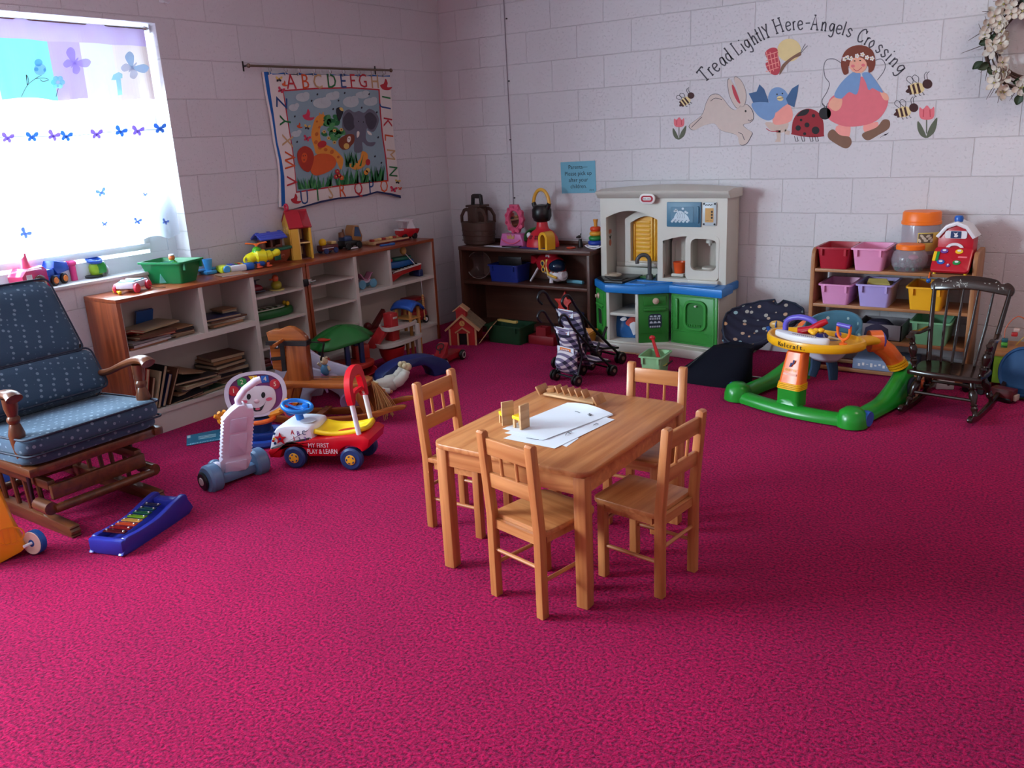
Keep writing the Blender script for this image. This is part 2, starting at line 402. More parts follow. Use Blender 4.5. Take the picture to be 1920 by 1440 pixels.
for sx in (-1, 1):
    for sy in (-1, 1):
        G(MBEECHZ).cb((sx*(hx-.034), sy*(hy-.034), (TZ-.02)/2), (.042, .042, TZ-.02), .005).ob('leg', t)

def make_chair():
    c = thing('chair', 'x', 'chair', group="children's chairs around the table")
    SW, SD, SZ, HH, TI = .232, .25, .285, .568, .022
    G(MBEECH).prism([(-SW/2, -SD/2+.012), (SW/2, -SD/2+.012)]+arc(SW/2-.028, SD/2-.028, .028, .028, 0, 90, 5)+arc(-SW/2+.028, SD/2-.028, .028, .028, 90, 180, 5), SZ-.018, SZ, b=.004).ob('seat', c)
    for s_ in (-1, 1):
        x = s_*(SW/2-.013)
        p = G(MBEECHZ); yb = -SD/2
        q = [(yb-.014, 0), (yb+.014, 0), (yb+.014, SZ), (yb+.012-TI, HH-.006), (yb+.006-TI, HH), (yb-.008-TI, HH), (yb-.014-TI, HH-.006), (yb-.014, SZ)]
        p.prism(q, -.014, .014, ((x, 0, 0), (0, 1, 0), (0, 0, 1), (1, 0, 0)), b=.0025).ob('back_post', c)
        G(MBEECHZ).cb((s_*(SW/2-.022), SD/2-.03, (SZ-.018)/2), (.028, .028, SZ-.018), .003).ob('leg', c)
    for z0, z1, nm in ((HH-.075, HH-.02, 'top_rail'), (HH-.185, HH-.135, 'lower_rail')):
        zz = (z0+z1)/2; yy = -SD/2-TI*(zz-SZ)/(HH-SZ)
        G(MBEECH).cb((0, yy, zz), (SW-.05, .014, z1-z0), .003, rot=(rad(4.4), 0, 0)).ob(nm, c)
    for s_ in (-1, 1):
        za, zb = HH-.138, HH-.072; ya = -SD/2-TI*(za-SZ)/(HH-SZ); yb2 = -SD/2-TI*(zb-SZ)/(HH-SZ)
        G(MBEECHZ).cyl((s_*.033, ya, za), (s_*.033, yb2, zb), .0055, n=8).ob('spindle', c)
    ap = G(MBEECH); ap.cb((0, -SD/2+.004, SZ-.03), (SW-.05, .014, .03)).cb((0, SD/2-.03, SZ-.032), (SW-.07, .014, .028))
    for s_ in (-1, 1): ap.cb((s_*(SW/2-.02), 0, SZ-.032), (.014, SD-.06, .028))
    ap.ob('seat_rail', c)
    for s_ in (-1, 1):
        G(MBEECHY).cyl((s_*(SW/2-.018), -SD/2+.01, .115), (s_*(SW/2-.02), SD/2-.035, .115), .0065, n=8).ob('stretcher', c)
    G(MBEECH).cyl((-SW/2+.02, -SD/2, .165), (SW/2-.02, -SD/2, .165), .0065, n=8).ob('stretcher', c)
    G(MBEECH).cyl((-SW/2+.03, SD/2-.03, .2), (SW/2-.03, SD/2-.03, .2), .0065, n=8).ob('stretcher', c)
    return c
chair = make_chair()
def facing(fx, fy): return math.atan2(-fx, fy)
spots = [((2.893, -3.243), (.2, .98), "wooden child's chair at the table's near short end, its back to the viewer"),
         ((3.112, -2.985), (-.99, .108), "wooden child's chair on the table side facing the window, seat in full view"),
         ((2.385, -2.955), (1, .02), "wooden child's chair on the table side nearest the toy shelves and window"),
         ((2.925, -2.620), (.04, -1), "wooden child's chair at the table's far end, top rail showing above the tabletop")]
for i, (p, f_, lb) in enumerate(spots):
    c = chair if i == 0 else dup(chair)
    c.location = (p[0], p[1], 0); c.rotation_euler = (0, 0, facing(*f_)); c['label'] = lb
# ---- on the table
TT = TZ
MPAP = mat('white_paper', (226, 232, 240), 0.7, var=.01); MPENC = mat('pencil_grey', (60, 60, 66), 0.8)
def sheet_of_paper(px, curl, lb, marks=(), z=TT):
    pts = [at(x, y, z=z) for x, y in px]
    g = G(MPAP)
    a, b_, c_, d_ = pts
    def fn(u, v):
        p = (a*(1-u)+b_*u)*(1-v)+(d_*(1-u)+c_*u)*v
        return p + Vector((0, 0, .0006 + curl*max(0, v-.75)**2*16*math.sin(u*math.pi)))
    g.sheet(fn, 12, 12, .0004)
    o = g.ob('paper_sheet'); tag(o, lb, 'paper', 'papers on the table')
    for q in marks:
        gm = G(MPENC); w = [at(x, y, z=z+.003) for x, y in q]
        gm.tube(w, .0009, 5).ob('drawing', o)
    return o
sheet_of_paper([(1003, 815), (1062, 838), (1085, 822), (1030, 800)], 0, 'brown-edged paper poking out from under the white sheets on the table', z=TT)
sheet_of_paper([(944, 822), (1040, 841), (1152, 787), (1068, 768)], .004, 'lowest white paper sheet on the table, drawn with a dark curl along its edge', z=TT+.0012,
    marks=[[(1060, 816), (1064, 811), (1070, 813), (1066, 810), (1072, 809)], [(1113, 797), (1118, 794), (1122, 795)]])
sheet_of_paper([(946, 812), (1016, 826), (1150, 778), (1080, 764)], .010, 'middle white paper sheet in the fanned stack on the table', z=TT+.0026,
    marks=[[(987, 821), (1000, 823), (1010, 824)]])
sheet_of_paper([(942, 804), (1022, 824), (1149, 776), (1064, 755)], .012, 'topmost white paper sheet on the table with a small dark scribble near its far corner', z=TT+.0042,
    marks=[[(1078, 771), (1083, 772), (1087, 774)], [(1102, 777), (1106, 775), (1104, 779), (1110, 777), (1106, 780), (1109, 778), (1105, 777)]])
MPLY = wood('plywood', (178, 132, 88), (214, 172, 126), 0.5, 0); MPLYD = wood('plywood_face', (160, 104, 60), (190, 134, 86), 0.45, 2)
# small doll furniture pieces
def doll_chair(px, rz, lb):
    p = at(*px, z=TT+.005)
    c = thing('doll_chair', lb, 'toy chair', (p.x, p.y, TT+.0055), rz, "doll's house chairs on the table")
    G(MPLY).box(-.022, -.004, 0, .022, .004, .085, .001).ob('back_panel', c)
    G(MATS.get('yellow_paint') or mat('yellow_paint', (240, 196, 10), .4)).prism([(-.02, .004), (.02, .004), (.016, .042), (-.016, .042)], .03, .042, b=.002).ob('seat', c)
    for s_ in (-1, 1): G(MPLY).cb((s_*.013, .034, .015), (.008, .008, .03)).ob('leg', c)
    return c
doll_chair((953, 797), rad(58), 'tiny doll chair with a yellow seat standing beside the papers')
doll_chair((984, 803), rad(62+20), 'tiny doll chair standing on the top white sheet, its wooden back showing two dark dots')
d = doll_dots = None
# little wooden rack
p0 = at(1012, 742, z=TT); p1 = at(1118, 762, z=TT); ax = (p1-p0); ang = math.atan2(ax.y, ax.x); Lr = ax.length
r = thing('wooden_rack', 'small plywood rack with slanted dividers at the far end of the table', 'toy rack', (p0.x, p0.y, TT), ang)
G(MPLY).box(.02, -.004, .006, Lr-.01, .046, .014, .001).ob('base_board', r)
for x, nm in ((.0, 'end_panel'), (Lr, 'end_panel')): G(MPLYD).cb((x, .018, .022), (.008, .062, .036), .001, rot=(0, rad(-32), 0)).ob(nm, r)
for i in range(5): G(MPLYD).cb((.072+i*.03, .028, .031), (.006, .036, .032), .001, rot=(0, rad(-28), 0)).ob('divider', r)
G(MPLYD).cb((.035, .03, .022), (.03, .03, .016), .001, rot=(0, rad(-10), rad(15))).ob('block', r)
# ================================================================ window dressing and wall pieces
def cloth_mat(name, rgb, trans=0.55, see=0.0):
    """thin cloth that lets daylight through"""
    m = bpy.data.materials.new(name); m.use_nodes = True; nt = m.node_tree; n = nt.nodes; L = nt.links
    for x in list(n): n.remove(x)
    o = n.new('ShaderNodeOutputMaterial'); d = n.new('ShaderNodeBsdfDiffuse'); t = n.new('ShaderNodeBsdfTranslucent')
    tc = n.new('ShaderNodeTexCoord'); ns = n.new('ShaderNodeTexNoise'); ns.inputs['Scale'].default_value = 14; L.new(tc.outputs['Object'], ns.inputs['Vector'])
    mx = n.new('ShaderNodeMix'); mx.data_type = 'RGBA'; c = lin(rgb); mx.inputs['A'].default_value = tuple(v*.95 for v in c)+(1,); mx.inputs['B'].default_value = c+(1,); L.new(ns.outputs[0], mx.inputs['Factor'])
    L.new(mx.outputs['Result'], d.inputs[0]); L.new(mx.outputs['Result'], t.inputs[0])
    a = n.new('ShaderNodeMixShader'); a.inputs[0].default_value = trans; L.new(d.outputs[0], a.inputs[1]); L.new(t.outputs[0], a.inputs[2])
    if see:
        tr = n.new('ShaderNodeBsdfTransparent'); b = n.new('ShaderNodeMixShader'); b.inputs[0].default_value = see; L.new(a.outputs[0], b.inputs[1]); L.new(tr.outputs[0], b.inputs[2]); L.new(b.outputs[0], o.inputs[0])
    else: L.new(a.outputs[0], o.inputs[0])
    return m
MCH = mat('chrome', (190, 188, 184), 0.25, metal=1.0); MBLK = mat('black_plastic', (16, 16, 18), 0.35); MDARKIRON = mat('dark_iron', (40, 36, 34), 0.45, metal=0.6)
class Paint:
    """flat shapes laid on a plane, each a hair above the last"""
    def __init__(s, conv, U, V, N, base=0.0, th=0.0005):
        s.conv = conv; s.U = Vector(U); s.V = Vector(V); s.N = Vector(N); s.base = base; s.th = th; s.new()
    def new(s): s.g = G(); return s
    def poly(s, m, pts, lay=1, raw=False):
        P = pts if raw else [s.conv(p) for p in pts]
        s.g.use(m).prism([(p.dot(s.U), p.dot(s.V)) for p in P], s.base+(lay-1)*s.th, s.base+lay*s.th, (P[0]-s.U*P[0].dot(s.U)-s.V*P[0].dot(s.V), s.U, s.V, s.N)); return s
    def ell(s, m, cx, cy, rx, ry, rot=0, lay=1, n=18): return s.poly(m, ell(cx, cy, rx, ry, rot, n), lay)
    def line(s, m, pts, w, lay=1, sm=0): return s.poly(m, band(smooth(pts, False, sm) if sm else pts, w), lay)
    def text(s, m, ch, u, v, size, rot, lay, off=0.0, wid=1.0, font_th=0.0006):
        p = s.conv((u, v)); q = s.conv((u+math.cos(rot)*4, v-math.sin(rot)*4)); X = (q-p).normalized(); Y = s.N.cross(X)
        s.g.use(m); lettering_off(s.g, ch, (p+s.N*(s.base+(lay-1)*s.th), X, Y, s.N), size, font_th, off, wid); return s
    def ob(s, name, par, label=None): o = s.g.ob(name, par, label=label); s.new(); return o
def lettering_off(g, text, fr, size, th, off=0.0, sx=1.0):
    cu = bpy.data.curves.new('t', 'FONT'); cu.body = text; cu.size = size; cu.align_x = 'CENTER'; cu.align_y = 'CENTER'; cu.extrude = th/2; cu.resolution_u = 2; cu.offset = off
    o = bpy.data.objects.new('t', cu); COL.objects.link(o); me = bpy.data.meshes.new_from_object(o); oo, U, V, N = [Vector(q) for q in fr]
    g.add([oo+U*v.co.x*sx+V*v.co.y+N*(v.co.z+th/2) for v in me.vertices], [list(p.vertices) for p in me.polygons])
    bpy.data.meshes.remove(me); bpy.data.objects.remove(o); bpy.data.curves.remove(cu)
def flat(name, rgb, rough=0.7): return mat(name, rgb, rough, var=0.07, scale=30)
def butterfly(pa, m, m2, u, v, s, rot, lay, body=None):
    def R(x, y): c, n_ = math.cos(rad(rot)), math.sin(rad(rot)); return (u+(x*c-y*n_)*s, v+(x*n_+y*c)*s)
    for sx in (-1, 1):
        pa.poly(m, smooth([R(0, 0), R(sx*.5, -.75), R(sx*1.0, -.8), R(sx*1.0, -.25), R(sx*.3, .05)]), lay)
        pa.poly(m2, smooth([R(0, .05), R(sx*.6, .1), R(sx*.7, .6), R(sx*.3, .7)]), lay)
    pa.poly(body or m2, ell(u, v, s*.09, s*.5, rot), lay+1)
# ---- valance
VX = -0.045
VCOL = [cloth_mat('valance_lilac', (200, 180, 236), .055), cloth_mat('valance_aqua', (140, 222, 236), .06), cloth_mat('valance_white', (224, 226, 244), .065), cloth_mat('valance_cream', (238, 226, 222), .06), cloth_mat('valance_hem', (212, 196, 240), .055)]
va = thing('window_valance', 'short pastel curtain valance of aqua lilac and white panels with animal patches', 'curtain', (VX, -3.25, 1.69))
g = G(); NY = 120; ya, yb = -4.12, -2.405
def vfn(u, v): 
    y = ya+(yb-ya)*u; z = 2.045-.355*v
    return Vector((.016*math.sin(u*62)*(.4+.6*v)+.008*math.sin(u*23+1), y-(-3.25)+.008*math.sin(u*40)*v, z-1.69+.006*math.sin(u*34)*v))
edges = [-9, -3.215, -2.93, -2.78, -2.60, -2.0]; cols = [2, 1, 0, 2, 3]
NV = 12
for r_ in range(NV):
    for c_ in range(NY):
        u0, u1, v0, v1 = c_/NY, (c_+1)/NY, r_/NV, (r_+1)/NV; y = ya+(yb-ya)*(u0+u1)/2
        k = max(i for i in range(5) if y > edges[i]); k = 4 if v0 < .19 else cols[k]
        g.use(VCOL[k]).add([vfn(u0, v0), vfn(u1, v0), vfn(u1, v1), vfn(u0, v1)], [[0, 1, 2, 3]])
g.ob('panel', va, ang=180)
CL = lambda n_, rgb: cloth_mat(n_, rgb, .85, see=.5)
mb1, mb2, mb3, mb4, mb5 = CL('patch_blue', (150, 196, 236)), CL('patch_lilac', (208, 190, 244)), CL('patch_aqua', (150, 228, 236)), CL('patch_pale', (206, 214, 236)), flat('patch_thread', (96, 120, 110))
OFFV = 0.030
pv = Paint(lambda p: at(p[0]/4, p[1]/4, x=VX+OFFV), (0, 1, 0), (0, 0, 1), (1, 0, 0))
def vpart(nm):
    o = pv.ob(nm, va); o.matrix_parent_inverse = Matrix.Translation((-VX, 3.25, -1.69)); return o
pv.ell(mb4, 300, 520, 45, 45).ell(mb1, 288, 470, 30, 28, 0, 2).ell(mb1, 272, 520, 16, 15, 0, 2).ell(mb1, 335, 525, 10, 14, 0, 2).line(mb5, [(160, 725), (205, 640), (265, 590), (310, 565)], 4, 2, 4).line(mb5, [(265, 590), (330, 585), (365, 600), (320, 610), (300, 595)], 4, 2, 3).line(mb5, [(205, 640), (195, 560), (215, 600), (205, 640)], 4, 2, 3); vpart('ladybird_patch')
for k in range(6): pv.ell(mb3, 435+32*math.cos(k*1.047), 617+32*math.sin(k*1.047), 20, 20, 0, 1)
pv.ell(mb4, 435, 617, 14, 14, 0, 2).line(mb5, [(437, 665), (420, 725)], 4); vpart('flower_patch')
butterfly(pv, mb2, mb2, 560, 470, 95, 35, 1); vpart('lilac_butterfly_patch')
pv.poly(mb3, [(835, 600), (850, 560), (890, 540), (918, 555), (918, 585), (870, 600)]).poly(mb3, [(870, 590), (905, 590), (918, 710), (885, 715)]); vpart('mushroom_patch')
butterfly(pv, mb1, mb4, 995, 505, 95, 40, 1); vpart('blue_butterfly_patch')
# ---- rods
r = thing('valance_rod', 'thin metal rod with a knob end across the top of the window', 'curtain rod', (VX, -3.25, 2.045))
G(MCH).cyl((0, -.87, 0), (0, .84, 0), .006, n=8).ob('rod', r); G(MCH).ball((0, .845, 0), (.012, .018, .012)).ob('finial', r); G(MFR).cb((-.01, .868, 0), (.03, .008, .04)).ob('bracket', r)
# ---- sheer
MSHEER = cloth_mat('sheer_voile', (236, 246, 255), .7, see=.45)
sh = thing('sheer_curtain', 'sheer white voile cafe curtain with a scalloped hem printed with pale butterflies', 'curtain', (-.05, -3.25, .97))
def sfn(u, v):
    y = -4.12+1.73*u; fold = math.sin(u*70)*.012+math.sin(u*31)*.010
    hem = .030*abs(math.sin(u*26)) if v > .9 else 0
    return Vector((fold*(.4+.6*v), y+3.25, .545-(.545+.02)*v + hem*(v-.9)*10))
G(MSHEER).sheet(sfn, 140, 20).ob('voile_panel', sh, ang=180)
ps = Paint(lambda p: at(p[0], p[1], x=-.05+.026), (0, 1, 0), (0, 0, 1), (1, 0, 0))
mbb = cloth_mat('print_butterfly', (150, 176, 228), .5)
for (u, v, s_, rt) in ((47, 438, 10, 30), (190, 361, 9, -20), (258, 415, 7, 10), (310, 416, 6, 20), (196, 420, 5, 0), (272, 365, 4, 10)):
    butterfly(ps, mbb, mbb, u, v, s_, rt, 1)
    o = ps.ob('printed_butterfly', sh); o.matrix_parent_inverse = Matrix.Translation((.05, 3.25, -.97))
ga = thing('butterfly_garland', 'string of little blue and lilac cloth butterflies across the middle of the window', 'garland', (-.02, -3.25, 1.515))
gp = [at(x, y, x=-.02)-Vector((-.02, -3.25, 1.515)) for x, y in ((326, 251), (318, 241), (290, 243), (255, 245), (225, 246), (185, 249), (130, 256), (100, 255), (60, 256), (10, 257))]+[Vector((0, -.4, 0)), Vector((0, -.85, .0))]
G(flat('garland_cord', (120, 140, 190))).tube(gp, .0016, 5).ob('cord', ga)
gb_ = cloth_mat('garland_blue', (96, 146, 206), .4); gl_ = cloth_mat('garland_lilac', (160, 140, 206), .4)
pg = Paint(lambda p: at(p[0], p[1], x=-.016), (0, 1, 0), (0, 0, 1), (1, 0, 0), th=.0008)
for i, (u, v) in enumerate(((300, 241), (258, 246), (226, 247), (181, 252), (124, 256), (100, 255), (60, 257), (14, 259))):
    butterfly(pg, (gb_, gl_)[i % 2], (gb_, gl_)[i % 2], u, v, 11, 10*(i % 3), 1)
    o = pg.ob('butterfly', ga); o.matrix_parent_inverse = Matrix.Translation((.02, 3.25, -1.515))
# ---- small hook high on the wall, cable on the back wall
p = at(302, 3, x=0)
hk = thing('wall_hook', 'small white hook screwed to the block wall above the window corner', 'hook', p)
G(MFR).box(0, -.012, -.006, .006, .012, .006).tube([(.005, .012, 0), (.014, .03, -.008), (.02, .036, 0)], .003, 6).ob('hook', hk)
cb = thing('wall_cable', 'thin cable running straight down the back wall beside the corner', 'cable', (.597, 0, 0))
G(mat('cable_paint', (150, 142, 150), .5)).tube([(0, -.004, .80), (.003, -.004, 1.2), (0, -.004, 1.6), (-.002, -.004, 2.2), (0, -.004, H)], .0035, 6).ob('cable', cb)
for px, py in ((950, 35), (954.5, 152), (957, 262), (965, 371)):
    q = at(px, py, y=-.003); G(MBLK).cyl((q.x-.597, 0, q.z), (q.x-.597, -.010, q.z), .005, n=8).ob('clip', cb)
# ---- notice
sg = thing('notice', 'pale blue paper notice with black writing asking parents to pick up', 'sign', (1.159, -.002, 1.109))
MSGN = flat('blue_paper', (112, 178, 200)); MINK = flat('ink', (22, 26, 34))
fr = (Vector((0, 0, 0)), Vector((1, 0, .018)).normalized(), Vector((-.018, 0, 1)).normalized(), Vector((0, -1, 0)))
G(MSGN).prism([(-.1395, -.108), (.1395, -.108), (.1395, .108), (-.1395, .108)], 0, .0012, fr).ob('paper', sg)
g = G(MINK)
for tx, yy in (('Parents\u2014', .070), ('Please pick up', .026), ('after your', -.018), ('children.', -.062)):
    lettering(g, tx, (fr[0]+fr[2]*yy+Vector((0, -.0013, 0)), fr[1], fr[2], fr[3]), .040, .0004, sx=.96)
for yy in (-.085, -.092): lettering(g, 'Thank you,' if yy > -.09 else 'Christian Ed.', (fr[0]+fr[2]*yy+fr[1]*.105+Vector((0, -.0013, 0)), fr[1], fr[2], fr[3]), .008, .0004)
g.ob('lettering', sg)
# ================================================================ quilt wall hanging
QX = .026
q = thing('alphabet_quilt', 'jungle animal alphabet quilt with a blue edge hung on the block wall', 'wall hanging', (QX, -1.15, 1.45))
QI = Matrix.Translation((-QX, 1.15, -1.45))
qc = lambda p: at(440+p[0]/4.645, 90+p[1]/4.645, x=QX)
def qpart(pa, nm): o = pa.ob(nm, q); o.matrix_parent_inverse = QI; return o
QW = mat('quilt_white', (226, 216, 210), .85, bump=.3, bscale=50); QB = mat('quilt_blue', (20, 96, 172), .85); QN = mat('quilt_navy', (34, 44, 88), .85); QS = mat('quilt_sky', (140, 166, 176), .85, var=.1, scale=7, bump=.3, bscale=30)
QR = flat('quilt_red', (186, 36, 48)); QO = flat('quilt_orange', (214, 84, 30)); QT = flat('quilt_tan', (196, 158, 112)); QG = flat('quilt_green', (30, 112, 58)); QG2 = flat('quilt_leaf', (74, 150, 84)); QBL = flat('quilt_letter_blue', (36, 74, 130))
QGY = flat('quilt_grey', (104, 104, 118)); QGD = flat('quilt_grey_dark', (66, 64, 76)); QGI = flat('quilt_giraffe', (226, 146, 50)); QGS = flat('quilt_giraffe_spot', (196, 100, 34)); QLI = flat('quilt_lion', (216, 92, 34)); QMA = flat('quilt_mane', (172, 48, 26)); QPK = flat('quilt_pink', (204, 52, 84)); QBR = flat('quilt_brown', (128, 60, 34)); QYE = flat('quilt_yellow', (220, 184, 96)); QCL = flat('quilt_cloud', (186, 196, 196)); QBK = flat('quilt_black', (34, 34, 44)); QWH = flat('quilt_white_flat', (232, 226, 214))
OUT = [(252, 205), (310, 200), (330, 216), (370, 218), (440, 205), (480, 226), (520, 228), (560, 210), (610, 222), (650, 224), (690, 214), (740, 226), (790, 228), (835, 220), (890, 230), (950, 222), (1010, 234), (1080, 224), (1140, 236), (1200, 228), (1290, 236), (1355, 232), (1362, 330), (1374, 500), (1384, 700), (1402, 900), (1428, 1080), (1450, 1280), (1448, 1310), (1360, 1285), (1240, 1262), (1150, 1290), (1050, 1305), (900, 1318), (760, 1350), (600, 1392), (480, 1410), (400, 1388), (398, 1240), (395, 1100), (384, 980), (350, 820), (318, 600), (280, 400)]
g = G(QW); P = [qc(p) for p in OUT]
g.prism([(p.y+1.15, p.z-1.45) for p in P], -.020, 0, ((0, 0, 0), (0, 1, 0), (0, 0, 1), (1, 0, 0)), b=.006); g.ob('quilt_body', q)
pq = Paint(qc, (0, 1, 0), (0, 0, 1), (1, 0, 0), th=.0007)
pq.poly(QB, [(254, 208), (305, 206), (322, 222), (290, 236), (310, 380), (340, 580), (372, 820), (410, 980), (432, 1120), (440, 1360), (408, 1384), (404, 1240), (400, 1100), (388, 980), (356, 820), (324, 600), (284, 400)])
pq.poly(QB, [(322, 222), (370, 224), (440, 210), (478, 232), (520, 234), (560, 216), (610, 228), (690, 220), (740, 232), (790, 234), (835, 226), (890, 236), (950, 228), (1010, 240), (1080, 230), (1140, 242), (1200, 234), (1290, 242), (1352, 238), (1352, 250), (1200, 246), (1080, 242), (950, 240), (835, 238), (690, 232), (560, 230), (440, 226), (330, 232)])
qpart(pq, 'blue_edge')
pq.poly(QN, [(1446, 1284), (1448, 1308), (1360, 1283), (1240, 1260), (1150, 1288), (1050, 1303), (900, 1316), (760, 1346), (600, 1388), (500, 1404), (760, 1328), (900, 1302), (1050, 1290), (1150, 1272), (1240, 1246), (1360, 1264)]); qpart(pq, 'navy_edge')
CEN = [(425, 378), (700, 360), (1010, 352), (1250, 370), (1262, 560), (1280, 760), (1310, 960), (1326, 1150), (1150, 1165), (900, 1195), (700, 1225), (540, 1250), (530, 1100), (510, 900), (480, 720), (450, 520)]
pq.poly(QR, [(418, 366), (700, 346), (1010, 340), (1262, 358), (1274, 560), (1292, 760), (1322, 960), (1340, 1162), (1150, 1178), (900, 1208), (700, 1238), (534, 1262), (524, 1100), (502, 900), (472, 720), (440, 520)], 1); pq.poly(QS, CEN, 2)
for u, v, a, b_ in ((590, 430, 60, 38), (760, 480, 80, 46), (850, 420, 60, 34), (1010, 470, 70, 48), (1110, 410, 60, 30), (1180, 470, 60, 34), (510, 520, 40, 30), (530, 750, 40, 26)): pq.ell(QCL, u, v, a, b_, 0, 3).ell(QCL, u+30, v-20, a*.5, b_*.7, 0, 4)
for u, v in ((718, 404), (956, 392), (1168, 402), (668, 460), (902, 458), (856, 532), (522, 596), (1104, 520), (1236, 560), (542, 818), (1248, 778), (1220, 944), (1276, 1000)): pq.ell(QBK, u, v, 7, 10, 20, 4, 8)
qpart(pq, 'sky_panel')
# animals
pq.poly(QGI, smooth([(690, 640), (720, 592), (775, 580), (830, 645), (832, 672), (780, 672), (745, 690), (742, 760), (760, 820), (850, 870), (910, 920), (945, 975), (925, 1060), (890, 1000), (860, 960), (720, 930), (690, 860), (665, 760)]), 3)
for u, v, a, b_ in ((712, 750, 14, 18), (706, 820, 15, 18), (735, 690, 10, 12), (740, 870, 16, 14), (790, 885, 16, 14), (845, 905, 16, 20), (900, 950, 12, 12), (715, 640, 9, 10)): pq.ell(QGS, u, v, a, b_, 20, 4)
pq.ell(QR, 758, 838, 40, 30, -20, 5).line(QGI, [(742, 585), (736, 566)], 8, 4).line(QGI, [(768, 580), (768, 560)], 8, 4).ell(QBK, 775, 632, 5, 7, 0, 5); qpart(pq, 'giraffe')
pq.poly(QGY, smooth([(935, 640), (945, 570), (990, 535), (1040, 560), (1080, 548), (1125, 565), (1170, 530), (1225, 560), (1255, 630), (1215, 725), (1170, 720), (1150, 700), (1140, 780), (1165, 820), (1225, 820), (1200, 855), (1150, 850), (1110, 820), (1110, 900), (1040, 900), (1040, 760), (970, 770), (938, 700)]), 3)
pq.poly(QGD, smooth([(945, 610), (990, 560), (1030, 600), (1040, 690), (990, 720), (950, 680)]), 4).poly(QGD, smooth([(1130, 600), (1180, 560), (1235, 620), (1210, 700), (1165, 700)]), 4).ell(QGY, 1085, 640, 52, 75, 0, 5)
pq.poly(QWH, smooth([(1062, 730), (1082, 730), (1080, 765), (1062, 780)]), 6).poly(QWH, smooth([(1150, 720), (1185, 740), (1190, 760), (1160, 750)]), 6).ell(QBK, 1075, 640, 4, 6, 0, 6).ell(QBK, 1118, 645, 4, 6, 0, 6); qpart(pq, 'elephant')
for i in range(26):
    a = random.random()*6.28; rr_ = random.random()**.5; u, v = 855+rr_*95*math.cos(a), 700+rr_*120*math.sin(a); pq.ell((QG, QG2)[i % 2], u, v, 30, 20, random.random()*180, 4+i % 3, 8)
for u, v in ((775, 730), (865, 720), (925, 712), (815, 785), (865, 822)): pq.ell(QYE, u, v, 16, 16, 0, 7, 6).ell(QBR, u, v, 7, 7, 0, 8, 6)
qpart(pq, 'leafy_tree')
pq.poly(QBR, smooth([(905, 800), (940, 770), (990, 750), (1035, 760), (1035, 820), (1010, 850), (985, 880), (940, 885), (905, 850)]), 8).ell(QYE, 968, 855, 24, 26, 0, 9).ell(QWH, 990, 795, 16, 28, 10, 9).ell(QBK, 986, 788, 3, 4, 0, 10).ell(QBK, 996, 792, 3, 4, 0, 10); qpart(pq, 'monkey')
pq.poly(QLI, smooth([(660, 980), (720, 925), (830, 930), (880, 990), (840, 1060), (720, 1110), (660, 1080)]), 8)
pq.poly(QMA, smooth([(545, 900), (600, 855), (660, 880), (685, 950), (665, 1040), (635, 1080), (580, 1050), (545, 980)]), 9).ell(QO, 600, 955, 26, 44, 5, 10).ell(QBK, 590, 940, 4, 5, 0, 11).ell(QBK, 608, 938, 4, 5, 0, 11).ell(QBR, 598, 975, 7, 6, 0, 11); qpart(pq, 'lion')
pq.poly(QGI, smooth([(985, 1015), (1050, 1000), (1090, 960), (1105, 900), (1150, 920), (1150, 980), (1110, 1040), (1040, 1060)]), 8).ell(QR, 1155, 995, 20, 28, 0, 9); qpart(pq, 'cub')
for i in range(75):
    u = 545+random.random()*745; v0 = 1225-(u-545)*.105; hgt = 60+random.random()*80; dx = random.uniform(-35, 35)
    pq.poly((QG, QG, QG2)[i % 3], [(u-11, v0+8), (u+11, v0+8), (u+dx, v0-hgt)], 10+i % 4)
for i in range(16):
    u = 960+random.random()*130; v = 960+random.random()*50; pq.poly((QG, QG2)[i % 2], [(u-8, v+30), (u+8, v+30), (u+random.uniform(-30, 30), v-70)], 9)
qpart(pq, 'grass')
for u, v, m_ in ((885, 1075, QR), (900, 1110, QR), (922, 1130, QO), (875, 1120, QR), (1135, 1085, QGI), (1150, 1065, QYE)): pq.ell(m_, u, v, 20, 22, 0, 15, 8).ell(QYE, u, v, 7, 7, 0, 16, 6)
qpart(pq, 'flowers')
def qbird(u, v, s_, m_): pq.poly(m_, smooth([(u-.9*s_, v), (u-.3*s_, v-.3*s_), (u, v-1.1*s_), (u+.35*s_, v-.4*s_), (u+.3*s_, v+.3*s_), (u+1.1*s_, v+.3*s_), (u+.6*s_, v+.8*s_), (u-.4*s_, v+.7*s_)]), 4)
for b__ in ((636, 588, 52, QPK), (562, 678, 26, QO), (1312, 325, 52, QR), (528, 1318, 46, QR), (432, 312, 26, QO)): qbird(*b__); qpart(pq, 'printed_bird')
pq.poly(QBK, smooth([(880, 530), (915, 518), (940, 550), (930, 590), (905, 640), (888, 600)]), 9).poly(QYE, smooth([(905, 522), (930, 520), (942, 548), (918, 545)]), 10)
qpart(pq, 'toucan')
for u, v, s_, m_, rt in ((630, 690, 26, QYE, 10), (627, 788, 30, QPK, 15), (384, 272, 28, QYE, 0), (402, 368, 30, QPK, 20), (1418, 1165, 22, QYE, 10), (1382, 1232, 30, QPK, 10), (1438, 1225, 16, QO, 0)): butterfly(pq, m_, QBK if m_ == QYE else m_, u, v, s_, rt, 4, QBK); qpart(pq, 'printed_butterfly')
